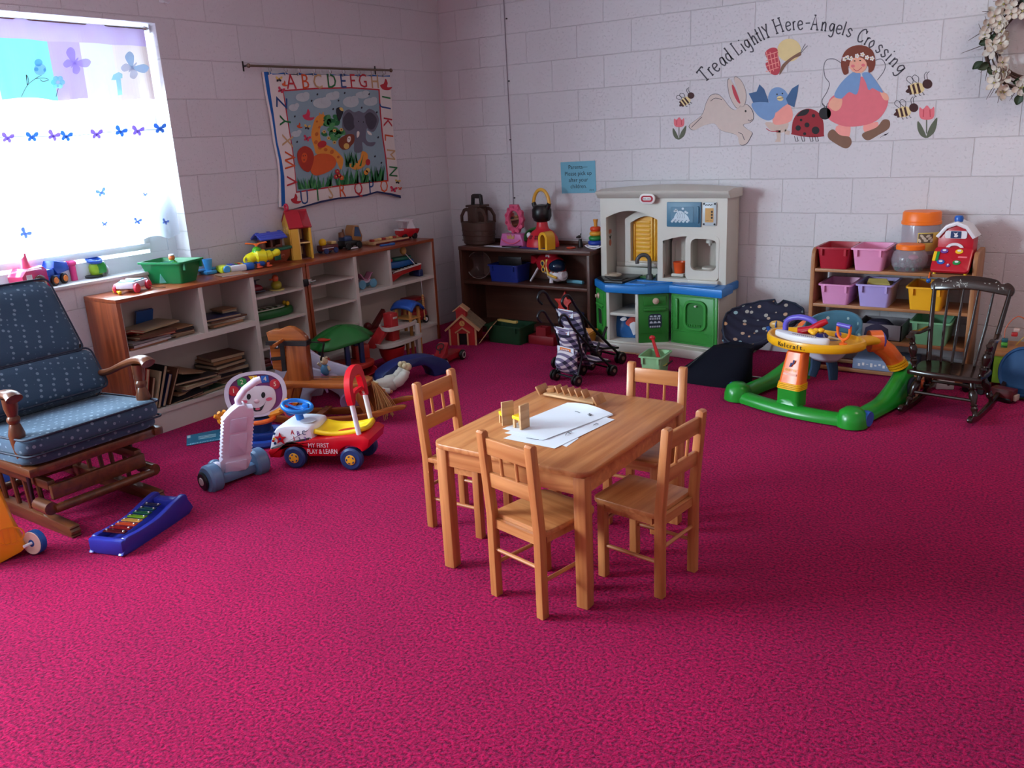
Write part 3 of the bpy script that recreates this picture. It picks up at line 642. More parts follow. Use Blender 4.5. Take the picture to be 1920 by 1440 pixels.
for ch, u, v, m_, rt in [('A', 490, 300, QR, 0), ('B', 612, 298, QO, 0), ('C', 722, 298, QT, 0), ('D', 843, 294, QG, 0), ('E', 942, 294, QBL, 0), ('F', 1025, 294, QR, 0), ('G', 1115, 292, QR, 0), ('H', 1220, 298, QT, 0)] + \
    [('I', 1314, 430, QG, -90), ('J', 1316, 520, QBL, -90), ('K', 1328, 645, QR, -90), ('L', 1338, 780, QO, -90), ('M', 1356, 928, QT, -90), ('N', 1376, 1075, QG, -90)] + \
    [('U', 606, 1308, QBL, 4), ('T', 722, 1278, QG, 4), ('S', 834, 1262, QT, 4), ('R', 935, 1246, QO, 4), ('Q', 1076, 1228, QR, 4), ('P', 1188, 1214, QBL, 4), ('O', 1300, 1208, QO, 4)] + \
    [('V', 505, 1165, QR, 90), ('W', 488, 985, QO, 90), ('X', 466, 810, QT, 90), ('Y', 445, 640, QG, 90), ('Z', 414, 480, QBL, 90)]:
    pq.text(m_, ch, u, v, .125, rad(rt), 4, 0, .95 if rt == 0 else .85)
qpart(pq, 'lettering')
# rod with rings
a, b_ = at(466, 123, x=.05), at(733, 132, x=.05); mid = (a+b_)/2
rd = thing('quilt_rod', 'bronze rod with clip rings holding up the alphabet quilt', 'curtain rod', mid)
MBRZ = mat('bronze', (120, 104, 88), .35, metal=.8)
G(MBRZ).cyl(a-mid, b_-mid, .007, n=10).ob('rod', rd)
for e_ in (a, b_): G(MBRZ).ball(e_-mid, .013).ob('finial', rd)
for px, py in ((466, 123), (713, 131)):
    e_ = at(px, py, x=.05)-mid; G(MDARKIRON).box(-.05, e_.y-.004, e_.z-.028, -.046, e_.y+.004, e_.z+.028).box(-.048, e_.y-.004, e_.z-.004, .0, e_.y+.004, e_.z+.004).ob('bracket', rd)
for u, v in ((305, 178), (445, 184), (558, 188), (692, 192), (830, 198), (948, 200), (1080, 204), (1200, 206), (1300, 206)):
    e_ = at(440+u/4.645, 90+v/4.645, x=.05)-mid; G(MCH).torus((0, e_.y, e_.z-.004), (0, 1, .2), .013, .0016, 14, 5).cb((-.012, e_.y, e_.z-.026), (.008, .008, .016)).ob('ring', rd)
# ================================================================ painted mural
mu = thing('wall_mural', 'painted mural of an angel girl, rabbit, bluebird, ladybird and bees under an arch of lettering', 'mural', (2.65, 0, 1.55))
MI = Matrix.Translation((-2.65, 0, -1.55))
pm = Paint(lambda p: at(1230+p[0]/2.783, p[1]/2.783, y=0), (1, 0, 0), (0, 0, 1), (0, -1, 0), th=.0004)
def mpart(nm): o = pm.ob(nm, mu); o.matrix_parent_inverse = MI; return o
mm = lambda n_, rgb: flat('mural_'+n_, rgb)
CRM, PINK, DPK, BLU, DBL, BRN, HAIR, SKN, RED, BLKP, SAL, OLV, YEL, TAN, INKM, BEEB, WHT = mm('cream', (208, 190, 180), ), mm('pink', (226, 112, 122)), mm('deep_pink', (190, 60, 74)), mm('blue', (118, 152, 196)), mm('dark_blue', (62, 98, 140)), mm('brown', (128, 92, 72)), mm('hair', (122, 54, 34)), mm('skin', (236, 168, 142)), mm('red', (150, 26, 40)), mm('black', (22, 20, 24)), mm('salmon', (244, 158, 146)), mm('olive', (92, 98, 78)), mm('yellow', (228, 204, 146)), mm('tan', (206, 182, 168)), mm('ink', (70, 66, 74)), mm('bee_brown', (62, 22, 22)), mm('white', (232, 224, 220))
# angel
for w in ([(968, 330), (930, 308), (892, 312), (876, 345), (882, 400), (905, 435), (892, 480), (868, 520), (872, 550), (900, 560)], [(1145, 315), (1175, 308), (1196, 335), (1190, 370), (1165, 405), (1155, 418)]): pm.line(INKM, w, 3.5, 1, 4)
pm.poly(SAL, smooth([(940, 660), (1010, 650), (1005, 720), (950, 720)]), 1).poly(SAL, smooth([(1085, 650), (1130, 640), (1160, 640), (1150, 690), (1090, 690)]), 1)
pm.poly(BRN, smooth([(900, 690), (925, 675), (960, 705), (1010, 715), (1020, 750), (990, 775), (930, 745), (898, 718)]), 2).poly(BRN, smooth([(1080, 695), (1150, 665), (1185, 625), (1218, 630), (1215, 670), (1160, 705), (1110, 732), (1082, 720)]), 2)
pm.poly(PINK, smooth([(1070, 400), (1130, 430), (1180, 470), (1212, 520), (1195, 580), (1150, 630), (1080, 655), (990, 660), (920, 635), (893, 600), (905, 520), (960, 480), (1020, 450)]), 3)
pm.poly(SKN, smooth([(900, 550), (925, 510), (970, 515), (965, 560), (935, 580)]), 4).poly(SKN, smooth([(1170, 480), (1205, 490), (1215, 520), (1190, 520)]), 4)
pm.poly(BLU, smooth([(1015, 385), (1050, 375), (1068, 395), (1050, 490), (1010, 480), (985, 500), (965, 515), (930, 500), (960, 440)]), 5).poly(BLU, smooth([(1075, 385), (1110, 378), (1140, 410), (1185, 480), (1160, 475), (1130, 460), (1110, 470), (1095, 430)]), 5)
pm.poly(HAIR, smooth([(965, 330), (985, 270), (1030, 240), (1085, 238), (1130, 265), (1145, 320), (1135, 365), (1110, 378), (1100, 340), (1010, 340), (1005, 380), (980, 388)]), 6)
pm.ell(SKN, 1055, 340, 46, 42, 0, 7).ell(PINK, 1028, 345, 10, 8, 0, 8).ell(PINK, 1082, 340, 10, 8, 0, 8).ell(BLKP, 1037, 318, 5, 3, 0, 8).ell(BLKP, 1066, 316, 5, 3, 0, 8).line(DPK, [(1030, 358), (1050, 370), (1075, 352)], 3, 8, 4).ell(SAL, 1052, 333, 5, 4, 0, 8)
for u, v in ((985, 308), (1018, 305), (1050, 292), (1078, 285), (1102, 300), (1128, 305), (1000, 300)):
    for k in range(5): pm.ell(WHT, u+8*math.cos(k*1.257), v+8*math.sin(k*1.257), 5, 5, 0, 9, 8)
    pm.ell(YEL, u, v, 4, 4, 0, 10, 8)
mpart('angel_girl')
# rabbit
RB = [(178, 650), (240, 600), (262, 540), (285, 500), (320, 492), (350, 515), (385, 560), (415, 575), (430, 555), (470, 545), (500, 575), (508, 615), (490, 640), (455, 650), (470, 670), (500, 690), (495, 710), (470, 750), (435, 752), (420, 705), (340, 680), (305, 645), (250, 655), (205, 678), (182, 672)]
pm.poly(INKM, [(330+(u-330)*1.02, 620+(v-620)*1.02) for u, v in smooth(RB)], 1).poly(CRM, smooth(RB), 2)
for E_ in ([(418, 560), (385, 500), (375, 430), (385, 412), (410, 450), (430, 500), (440, 550)], [(440, 550), (425, 470), (408, 415), (420, 402), (450, 430), (470, 490), (462, 545)]): pm.poly(INKM, [(430+(u-430)*1.05, 480+(v-480)*1.03) for u, v in smooth(E_)], 2).poly(CRM, smooth(E_), 3)
pm.poly(DPK, smooth([(396, 445), (410, 455), (440, 535), (425, 530), (405, 490)]), 4).ell(BLKP, 468, 580, 5, 6, 0, 4).line(INKM, [(480, 625), (492, 632), (503, 622)], 3, 4).line(INKM, [(285, 528), (310, 512), (345, 520)], 3, 4, 3).line(INKM, [(430, 690), (450, 700), (462, 730)], 3, 4).line(INKM, [(185, 665), (240, 610)], 3, 4); mpart('rabbit')
# bluebird
pm.poly(SAL, smooth([(620, 560), (680, 530), (712, 580), (705, 630), (650, 650), (610, 640)]), 2).poly(TAN, smooth([(570, 640), (620, 640), (690, 640), (670, 690), (600, 680)]), 1).poly(TAN, [(625, 680), (650, 680), (650, 740), (620, 740), (632, 720)], 1).poly(TAN, [(672, 675), (700, 685), (695, 705), (672, 700)], 1)
pm.poly(BLU, smooth([(585, 520), (600, 470), (640, 455), (680, 480), (695, 530), (660, 560), (620, 590), (610, 560)]), 3).poly(DBL, [(484, 488), (525, 478), (540, 440), (565, 465), (585, 520), (590, 545), (510, 540)], 3).poly(BLU, smooth([(500, 540), (590, 535), (622, 570), (615, 615), (580, 628), (530, 600)]), 4).poly(DBL, [(678, 515), (710, 462), (745, 440), (738, 490), (722, 560), (690, 545)], 4)
pm.ell(YEL, 648, 514, 17, 13, 10, 5).ell(BLKP, 632, 492, 4, 4, 0, 5).ell(BLKP, 660, 488, 4, 4, 0, 5).line(BLKP, [(632, 516), (664, 510)], 2.5, 6).line(DPK, [(575, 670), (600, 685), (640, 685)], 4, 3, 3); mpart('bluebird')
# ladybird
pm.poly(RED, smooth([(708, 690), (715, 630), (745, 585), (795, 567), (845, 585), (872, 630), (876, 700), (872, 712), (800, 716), (712, 702)]), 2).ell(BLKP, 882, 592, 32, 32, 0, 3)
for u, v, a in ((742, 668, 14), (788, 652, 13), (833, 680, 20), (822, 604, 9), (776, 698, 8), (757, 626, 7)): pm.ell(BLKP, u, v, a, a, 0, 3)
pm.poly(BLKP, smooth([(735, 605), (765, 575), (800, 572), (785, 598), (750, 606)]), 3)
for u in (722, 757, 800, 828): pm.line(BLKP, [(u, 710), (u+8, 738), (u+20, 736)], 3, 2).line(BLKP, [(u+14, 712), (u+20, 736)], 3, 2)
pm.line(BLKP, [(888, 565), (892, 545), (905, 530)], 2.5, 2).line(BLKP, [(878, 565), (880, 552), (870, 540)], 2.5, 2); mpart('ladybird')
# butterfly
pm.ell(YEL, 695, 262, 62, 60, -10, 2, 24).poly(DPK, smooth([(570, 275), (600, 250), (632, 255), (640, 300), (650, 340), (640, 385), (610, 390), (580, 360), (572, 330), (585, 320)]), 2)
for k in range(4): pm.line(SAL, [(575+k*20, 268+k*3), (600+k*14, 386-k*14)], 4, 3).line(SAL, [(574, 290+k*28), (640, 268+k*28)], 4, 3)
pm.poly(BRN, smooth([(645, 392), (655, 345), (690, 310), (735, 280), (755, 272), (755, 290), (720, 305), (680, 340)]), 4).line(INKM, [(752, 278), (770, 245), (780, 228)], 3, 3).line(INKM, [(754, 280), (778, 252), (792, 238)], 3, 3); mpart('butterfly')
def bee(cx, cy, s_, tilt, nm):
    def R(x, y): c, n_ = math.cos(rad(tilt)), math.sin(rad(tilt)); return (cx+(x*c-y*n_)*s_, cy+(x*n_+y*c)*s_)
    pm.poly(YEL, smooth([R(-52, 2), R(-30, -26), R(8, -30), R(34, -16), R(36, 14), R(10, 28), R(-28, 24)]), 2)
    for x in (-40, -16, 8): pm.poly(BEEB, [R(x-6, -24), R(x+6, -26), R(x+9, 24), R(x-4, 25)], 3)
    pm.poly(BEEB, smooth([R(-62, 4), R(-46, -8), R(-46, 14)]), 3).poly(BEEB, ell(*R(58, -12), 26*s_, 25*s_), 3)
    for a in (-22, 8): pm.g; pm.line(INKM, [R(a, -26), R(a-22, -56), R(a-6, -72), R(a+12, -54), R(a+4, -26)], 3, 2, 4)
    for a in (58, 72): pm.line(INKM, [R(a-8, -34), R(a-6, -62), R(a+10, -74)], 3, 2, 3)
    for a in (-20, 4, 24): pm.line(INKM, [R(a, 24), R(a+4, 40), R(a+10, 38)], 3.5, 2)
    mpart(nm)
bee(155, 528, .68, -35, 'bee'); bee(1362, 462, 1.0, -12, 'bee'); bee(1295, 584, .92, -12, 'bee')
def tulip(cx, cy, s_):
    R = lambda x, y: (cx+x*s_, cy+y*s_)
    pm.line(OLV, [R(0, -10), R(0, 60)], 6*s_, 1).poly(OLV, smooth([R(-42, 0), R(-20, 30), R(0, 80), R(-28, 70), R(-44, 36)]), 2).poly(OLV, smooth([R(52, -16), R(40, 50), R(0, 82), R(10, 40), R(28, 8)]), 2)
    pm.poly(PINK, smooth([R(-34, -66), R(-18, -58), R(2, -76), R(20, -58), R(36, -68), R(34, -18), R(0, -6), R(-32, -18)]), 3).line(DPK, [R(-14, -56), R(-16, -20)], 4*s_, 4).line(DPK, [R(16, -56), R(18, -20)], 4*s_, 4)
    mpart('tulip')
tulip(120, 668, .74); tulip(1412, 632, 1.08)
pm.line(INKM, [(1170, 718), (1185, 706), (1178, 714), (1198, 698), (1195, 708), (1215, 692)], 2, 1); mpart('signature')
# hand lettering: strokes in a unit box (x right, y up, 0 = foot of the line, descenders below 0)
STK = {'T': [[(0, .88), (1, 1)], [(.5, .95), (.5, 0)], [(.3, 0), (.7, 0)], [(0, .8), (.02, .95)], [(1, 1), (.98, .85)]],
 'r': [[(.25, .6), (.3, 0)], [(.1, 0), (.5, 0)], [(.28, .42), (.5, .6), (.8, .58)]], 'e': [[(.2, .3), (.85, .38), (.7, .6), (.3, .58), (.12, .3), (.3, .02), (.6, -.02), (.85, .1)]],
 'a': [[(.8, .58), (.4, .62), (.12, .3), (.35, 0), (.65, .12), (.8, .55)], [(.8, .62), (.78, .1), (.95, 0)]], 'd': [[(.78, .5), (.4, .6), (.12, .3), (.35, 0), (.65, .1), (.78, .45)], [(.62, 1.0), (.9, 1.02)], [(.78, 1.0), (.78, .05), (.95, 0)]],
 'L': [[(.2, 1), (.25, 0), (.95, .06)], [(.05, 1), (.4, 1)], [(.95, .06), (.95, .22)]], 'i': [[(.5, .6), (.5, 0)], [(.3, 0), (.72, 0)], [(.3, .58), (.5, .6)], [(.48, .85), (.56, .95)]],
 'g': [[(.8, .55), (.4, .62), (.14, .32), (.38, .05), (.66, .2), (.8, .5)], [(.8, .62), (.8, -.15), (.55, -.38), (.15, -.28)]], 'h': [[(.2, 1), (.22, 0)], [(.05, 0), (.42, 0)], [(.22, .4), (.5, .62), (.75, .5), (.78, 0)], [(.6, 0), (.95, 0)], [(.05, .98), (.25, 1)]],
 't': [[(.5, 1), (.5, .08), (.8, .05)], [(.12, .62), (.9, .66)]], 'l': [[(.5, 1.0), (.5, 0)], [(.25, 0), (.78, 0)], [(.28, .98), (.5, 1.0)]], 'y': [[(.1, .9), (.5, .45)], [(.95, .95), (.5, .45), (.4, 0)], [(.2, 0), (.62, 0)], [(.0, .9), (.25, .92)], [(.8, .95), (1.05, .97)]],
 'H': [[(.15, 1), (.15, 0)], [(.85, 1), (.85, 0)], [(.15, .5), (.85, .52)], [(0, 1), (.3, 1)], [(.7, 1), (1, 1)], [(0, 0), (.3, 0)], [(.7, 0), (1, 0)]], '-': [[(.1, .42), (.9, .44)]],
 'A': [[(.1, 0), (.5, 1.02), (.85, 0)], [(.25, .36), (.75, .38)], [(0, 0), (.25, 0)], [(.7, 0), (1, 0)], [(.35, 1.02), (.6, 1.02)]], 'n': [[(.2, .62), (.22, 0)], [(.05, 0), (.4, 0)], [(.22, .4), (.5, .62), (.74, .5), (.78, 0)], [(.62, 0), (.95, 0)]],
 's': [[(.82, .5), (.5, .64), (.22, .5), (.45, .33), (.78, .18), (.5, -.02), (.15, .1)]], 'C': [[(.92, .8), (.6, 1.0), (.2, .75), (.12, .35), (.4, 0), (.8, .05), (.95, .22)], [(.92, .95), (.92, .72)]], 'o': [[(.5, .62), (.15, .32), (.45, 0), (.82, .28), (.55, .62)]]}
# arched lettering
SPL = smooth([(225, 405), (265, 372), (365, 292), (430, 246), (500, 200), (575, 162), (650, 130), (745, 118), (830, 118), (950, 138), (1040, 168), (1090, 192), (1180, 250), (1262, 325), (1300, 365)], False, 12)
cum = [0]
for i in range(1, len(SPL)): cum.append(cum[-1]+math.dist(SPL[i], SPL[i-1]))
def onspl(u_at):
    i = min(range(len(SPL)), key=lambda k: abs(SPL[k][0]-u_at)); i = max(1, min(i, len(SPL)-2))
    return SPL[i], math.atan2(-(SPL[i+1][1]-SPL[i-1][1]), SPL[i+1][0]-SPL[i-1][0])
wid = lambda ch: {'i': .55, 'l': .5, 'r': .75, 't': .65, 'L': 1.05, 'T': 1.1, 'H': 1.3, 'A': 1.3, 'C': 1.2, '-': .9}.get(ch, 1.0)
for word, u0, u1 in (('Tread', 226, 388), ('Lightly', 402, 594), ('Here-Angels', 614, 1036), ('Crossing', 1056, 1302)):
    tot = sum(wid(c) for c in word); acc = 0
    for ch in word:
        uu = u0+(u1-u0)*(acc+wid(ch)/2)/tot; acc += wid(ch); (pu, pv_), an = onspl(uu)
        up_ = 0
        hgt_ = 74 if ch.isupper() else 70; wx = (u1-u0)/tot*wid(ch)*.84/max(.6, math.cos(an)); c_, s_ = math.cos(an), math.sin(an)
        for st in STK[ch]:
            P_ = [((x_-.5)*wx, (.5-y_)*hgt_) for x_, y_ in st]; P_ = smooth(P_, False, 4) if len(st) > 2 and ch not in 'TLHA' else P_
            pm.line(INKM, [(pu+x_*c_+y_*s_, pv_-x_*s_+y_*c_) for x_, y_ in P_], 6.8, 2)
mpart('lettering')
# ================================================================ wreath
wc = at(1946, 78, y=-.06)
wr = thing('wreath', 'twig wreath of white dogwood blossoms and green leaves on the back wall', 'wreath', wc)
MTW = mat('twig', (92, 70, 62), .8); MPET = mat('petal', (206, 195, 182), .7); MLEAF = mat('wreath_leaf', (44, 62, 38), .55); MYC = mat('blossom_centre', (150, 140, 80), .7)
g = G(MTW); Rw = .20
for k in range(9):
    rr_ = Rw+random.uniform(-.035, .035); g.torus((0, random.uniform(-.02, .02), 0), (random.uniform(-.12, .12), 1, random.uniform(-.12, .12)), rr_, .004, 36, 5)
g.ob('twig_ring', wr)
for k in range(72):
    a = random.random()*6.283; d = Vector((math.cos(a), 0, math.sin(a))); tn = Vector((-d.z, 0, d.x)); s0 = d*(Rw+random.uniform(-.02, .03))
    dirv = (d*random.uniform(.3, 1)+tn*random.uniform(.2, 1.0)*(1 if random.random() < .7 else -1)+Vector((0, random.uniform(-.5, .2), 0))).normalized()
    ln = random.uniform(.06, .13); G(MTW).tube([s0, s0+dirv*ln*.5+Vector((0, 0, random.uniform(-.01, .01))), s0+dirv*ln], [.0026, .002, .001], 5).ob('twig', wr)
fl = G(MPET)
for k in range(4):
    a = k*math.pi/2; c, s_ = math.cos(a), math.sin(a)
    def pf(u, v, c=c, s_=s_):
        w = .026*math.sin(math.pi*min(1, u*1.02))**.6; x = .006+.036*u; y = (v-.5)*2*w*.62; z = .010*u*u+.006*(v-.5)**2*4
        return Vector((x*c-y*s_, -z, x*s_+y*c))
    fl.sheet(pf, 6, 4, .0006)
fl.use(MYC).ball((0, -.004, 0), .006, 8, 5)
fobj = None
for k in range(64):
    a = random.random()*6.283; rr_ = Rw+random.uniform(-.06, .07)
    loc = Vector((math.cos(a)*rr_, -.035-random.random()*.045, math.sin(a)*rr_)); rot = (random.uniform(-.7, .7), random.uniform(0, 6.28), random.uniform(-.7, .7))
    if fobj is None: fobj = fl.ob('blossom', wr); o = fobj
    else: o = fobj.copy(); COL.objects.link(o)
    o.location = loc; o.rotation_euler = rot; s_ = random.uniform(.8, 1.15); o.scale = (s_, s_, s_)
lf = G(MLEAF)
lf.sheet(lambda u, v: Vector((.055*u, -.006*math.sin(3*u)-.01*(v-.5)**2*4, (v-.5)*.042*math.sin(math.pi*min(.98, u*.9+.08)))), 8, 4, .0006)
lobj = None
for k in range(26):
    a = random.random()*6.283; rr_ = Rw+random.uniform(-.05, .06); loc = Vector((math.cos(a)*rr_, -.02-random.random()*.04, math.sin(a)*rr_))
    if lobj is None: lobj = lf.ob('leaf', wr); o = lobj
    else: o = lobj.copy(); COL.objects.link(o)
    o.location = loc; o.rotation_euler = (random.uniform(-.6, .6), random.uniform(0, 6.28), random.uniform(-.6, .6))
# ================================================================ shelf units along the left wall
MRED = wood('cherry_side', (112, 48, 26), (156, 76, 40), 0.32, 2); MREDY = wood('cherry_top', (118, 50, 28), (162, 82, 44), 0.3, 1)
MLAM = mat('shelf_laminate', (196, 182, 172), 0.5, var=.03); MLAMF = mat('laminate_edge', (206, 196, 186), 0.5, var=.03)
def shelf_unit(name, lb, y0, y1, full, short, mid, col_side, thin):
    """open unit against the left wall; full = y of the tall divider, mid=(za,zb) thick shelf, thin = heights of loose shelves in the narrow column"""
    t = thing(name, lb, 'shelf', (0.012, y0, 0)); D = .288; L = y1-y0; B = lambda *a: G(MLAM).box(*a)
    G(MREDY).box(0, 0, .715, D, L, .735, .002).ob('top_board', t)
    G(MRED).box(0, 0, 0, D, .022, .715, .002).ob('side_panel', t); G(MRED).box(0, L-.022, 0, D, L, .715, .002).ob('side_panel', t)
    G(MLAM).box(.006, .022, .128, D-.004, .026, .714).ob('lining', t); G(MLAM).box(.006, L-.026, .128, D-.004, L-.022, .714).ob('lining', t)
    G(MLAM).box(0, .022, .02, .006, L-.022, .715).ob('back_panel', t)
    G(MLAM).use(MLAMF).box(0.006, .022, .108, D-.004, L-.022, .128).box(D-.03, .022, 0, D-.012, L-.022, .108).ob('bottom_shelf', t)
    f = full-y0
    G(MLAMF).box(.006, f-.014, .128, D-.003, f+.014, .715).ob('divider', t)
    a, b_ = (f+.014, L-.022) if col_side == 'far' else (.022, f-.014)     # narrow column
    c, d = (.022, f-.014) if col_side == 'far' else (f+.014, L-.022)      # wide bay
    G(MLAMF).box(.006, c, mid[0], D-.003, d, mid[1]).ob('shelf', t)
    G(MLAMF).box(.006, short-y0-.012, mid[1], D-.004, short-y0+.012, .715).ob('divider', t)
    for z in thin:
        s_ = G(MLAM).box(.006, a+.002, z-.012, D-.012, b_-.002, z).ob('thin_shelf', t)
        for yy in (a, b_-.008): G(MFR).box(D-.05, yy, z-.024, D-.03, yy+.008, z-.012).ob('peg', s_)
    for yy in (a+.06,): G(mat('seam', (84, 60, 48), .6)).box(.006, a+.10, .128, .008, a+.106, .715).ob('seam_strip', t)
    return t
SA = shelf_unit('shelf_unit', 'low shelf unit beside the window with a cherry wood end, crammed with picture books', -3.035, -1.812, -2.212, -2.553, (.438, .468), 'far', (.592, .434, .29))
SB = shelf_unit('shelf_unit', 'low shelf unit near the corner with four empty narrow shelves and a toy keyboard', -1.805, -.597, -1.392, -1.068, (.455, .476), 'near', (.592, .442, .285))
la = thing('latch', 'black and steel hook latch joining the two low shelf units', 'latch', (.30, -1.808, .62)); G(MBLK).box(0, -.035, -.022, .008, .0, .022, .002).ob('plate', la); G(MCH).box(0, .002, -.016, .009, .03, .016, .002).cyl((.006, .02, 0), (.02, .05, .004), .005, n=8).ob('hook', la)
# register on the wall beside the shelf
rg = thing('wall_register', 'grey slatted heating vent low on the wall behind the glider chair', 'vent', (0.006, -3.23, .36)); g = G(mat('vent_grey', (150, 138, 132), .5, metal=.2))
for k in range(14): g.box(0, -.12, -.13+k*.018, .012, .14, -.122+k*.018)
g.ob('slats', rg); G(mat('vent_dark', (60, 52, 50), .8)).box(-.004, -.12, -.14, .002, .14, .14).ob('backing', rg)
# ================================================================ brown bookcase in the corner
MBRN = wood('walnut_x', (66, 36, 28), (98, 56, 42), 0.4, 0); MBRNZ = wood('walnut_z', (62, 34, 26), (92, 52, 38), 0.42, 2)
bc = thing('bookcase', 'dark brown two-shelf bookcase in the corner of the room', 'bookcase', (.29, -.02, 0))
W_, D_ = 1.115, .285
G(MBRN).box(0, -D_-.006, .612, W_+.01, 0, .640, .003).ob('top_board', bc)
for x in (0, W_-.024): G(MBRNZ).box(x, -D_, 0, x+.024, 0, .612, .002).ob('side_panel', bc)
G(MBRN).box(.024, -D_+.004, .362, W_-.024, -.012, .384, .002).ob('shelf', bc)
G(MBRN).box(.024, -D_+.004, .03, W_-.024, -.012, .05).box(.024, -D_+.012, 0, W_-.024, -D_+.03, .03).ob('bottom_shelf', bc)
G(wood('walnut_back', (82, 48, 36), (104, 64, 48), .5, 0)).box(.012, -.012, .03, W_-.012, -.004, .612).ob('back_panel', bc)
G(MBRN).box(0, -.012, .640, W_, 0, .668, .003).ob('back_rail', bc)
# ================================================================ bin rack
MOAK = wood('oak_z', (150, 98, 60), (182, 126, 82), 0.45, 2); MOAKX = wood('oak_x', (150, 98, 60), (184, 128, 84), 0.45, 0)
bk = thing('bin_rack', 'wooden rack holding colourful plastic bins against the mural wall', 'rack', (2.876, -.03, 0))
RW, RD = .845, .30
for x in (0, RW-.022):
    G(MOAK).prism([(0, 0), (-RD, 0), (-RD, .66)]+arc(-RD+.05, .665, .05, .05, 180, 90, 6)+[(-.06, .715)]+arc(-.04, .675, .04, .04, 90, 0, 5), 0, .022, ((x, 0, 0), (0, 1, 0), (0, 0, 1), (1, 0, 0)), b=.003).ob('side_panel', bk)
for z in (.60, .398, .205): G(MOAKX).box(.022, -RD+.004, z-.018, RW-.022, -.012, z, .002).ob('shelf', bk)
for y in (-RD+.02, -.10): G(MOAKX).box(.022, y-.009, .008, RW-.022, y+.009, .03, .003).ob('rail', bk)
G(MOAKX).box(.022, -.022, .60, RW-.022, -.010, .66).ob('back_rail', bk)
# ---- bins
def bin_(lb, rgb, nm, px, y, z, w=.185, d=.27, h=.125, flare=.016, group='plastic bins on the rack', rz=0, name='storage_bin', lip=True):
    m = plastic('bin_'+nm, rgb, .38)
    t = thing(name, lb, 'bin', (px, y, z), rz, group)
    g = G(m); th = .004
    def ring(ins, zz, r=.014): k = flare*zz/h; return [(x, yy+d/2, zz) for x, yy in rrect(-w/2-k+flare+ins, -d/2-k+flare+ins, w/2+k-flare-ins, d/2+k-flare-ins, r, 3)]
    rings = [ring(0, 0), ring(0, h), ring(th, h), ring(th, th)]; n_ = len(rings[0]); vs = [p for r_ in rings for p in r_]; fs = []
    for i in range(3):
        for j in range(n_): fs.append([i*n_+j, i*n_+(j+1) % n_, (i+1)*n_+(j+1) % n_, (i+1)*n_+j])
    fs += [list(range(n_))[::-1], [3*n_+j for j in range(n_)]]
    g.add(vs, fs); g.ob('tub', t, ang=50)
    if lip:
        g = G(m); o = [(x, y_+d/2) for x, y_ in rrect(-w/2-.009, -d/2-.009, w/2+.009, d/2+.009, .018, 3)]; i_ = [(x, y_+d/2) for x, y_ in rrect(-w/2+.003, -d/2+.003, w/2-.003, d/2-.003, .012, 3)]
        g.ringprism(o, i_, h-.009, h); g.ob('rim', t)
        for sx in (-1, 1): G(m).box(sx*w*.36-.006, -.010, h-.045, sx*w*.36+.006, .004, h-.009).ob('rib', t)
    return t
def bx(px): return at(px[0], px[1], y=-.34).x
BY = -.345
bin_('dark red bin at the window end of the rack top, overlapping the pink one', (168, 22, 44), 'red', 2.998, BY+.01, .601, w=.178, d=.27, h=.122)
bin_('pink bin standing on the top of the rack beside the round jar', (232, 150, 190), 'pink', 3.188, BY-.005, .601, w=.172, h=.125)
bin_('pink bin on the lower shelf of the rack, under the red one', (226, 150, 196), 'pink2', 3.020, BY, .399, w=.168, h=.118)
bin_('lavender bin on the lower shelf of the rack holding a yellow box', (178, 160, 218), 'lavender', 3.228, BY, .399, w=.178, h=.128)
bin_('yellow bin on the lower shelf of the rack behind the dark rocking chair', (238, 170, 28), 'yellow', 3.490, BY, .399, w=.182, h=.128)
bin_('mint green bin on the bottom shelf of the rack behind the rocking chair spindles', (130, 196, 148), 'mint', 3.525, BY+.015, .206, w=.19, h=.13)
gb = thing('wire_tray', 'grey tray of dark odds and ends on the bottom shelf of the bin rack', 'tray', (3.26, -.30, .206))
G(mat('tray_grey', (120, 112, 116), .5)).box(-.12, 0, 0, .12, .22, .004).box(-.12, 0, 0, -.114, .22, .09).box(.114, 0, 0, .12, .22, .09).box(-.12, 0, 0, .12, .006, .09).box(-.12, .214, 0, .12, .22, .09).ob('tray', gb)
cp = thing('cap', 'dark navy cap lying in the grey tray on the bin rack', 'cap', (3.25, -.24, .213)); g = G(mat('navy_cap', (36, 30, 58), .8)); g.lathe([(.001, .1), (.05, .095), (.085, .06), (.09, .02), (.088, 0)], n=16); g.ob('crown', cp); G(MATS['navy_cap']).sheet(lambda u, v: Vector(((v-.5)*.12, -.08-.05*u, .02+.006*math.sin(v*3.1))), 4, 6, .002).ob('brim', cp)
yb = thing('card_box', 'yellow card box with a flap sitting in the lavender bin', 'box', (3.225, -.22, .410)); G(mat('card_yellow', (196, 172, 92), .7)).box(-.06, 0, 0, .06, .1, .105).ob('carton', yb); G(MATS['card_yellow']).prism([(-.06, 0), (.06, 0), (.045, .035), (-.05, .03)], 0, .002, ((0, 0, .105), (1, 0, 0), (0, -.5, .86), (0, .86, .5))).ob('flap', yb)
bl = thing('bib_box', 'flat pale blue box lying on the bottom shelf of the rack with faint lettering', 'box', (3.30, -.33, .034)); g = G(mat('pale_blue_box', (126, 146, 178), .6)).box(-.16, 0, 0, .16, .25, .06, .003); g.ob('carton', bl)
g = G(mat('soft_white', (222, 220, 220), .7)); 
for k in range(11): g.box(-.13+k*.022, -.0012, .018+.006*(k % 3), -.118+k*.022, 0, .034+.006*(k % 2))
g.ob('lettering', bl)
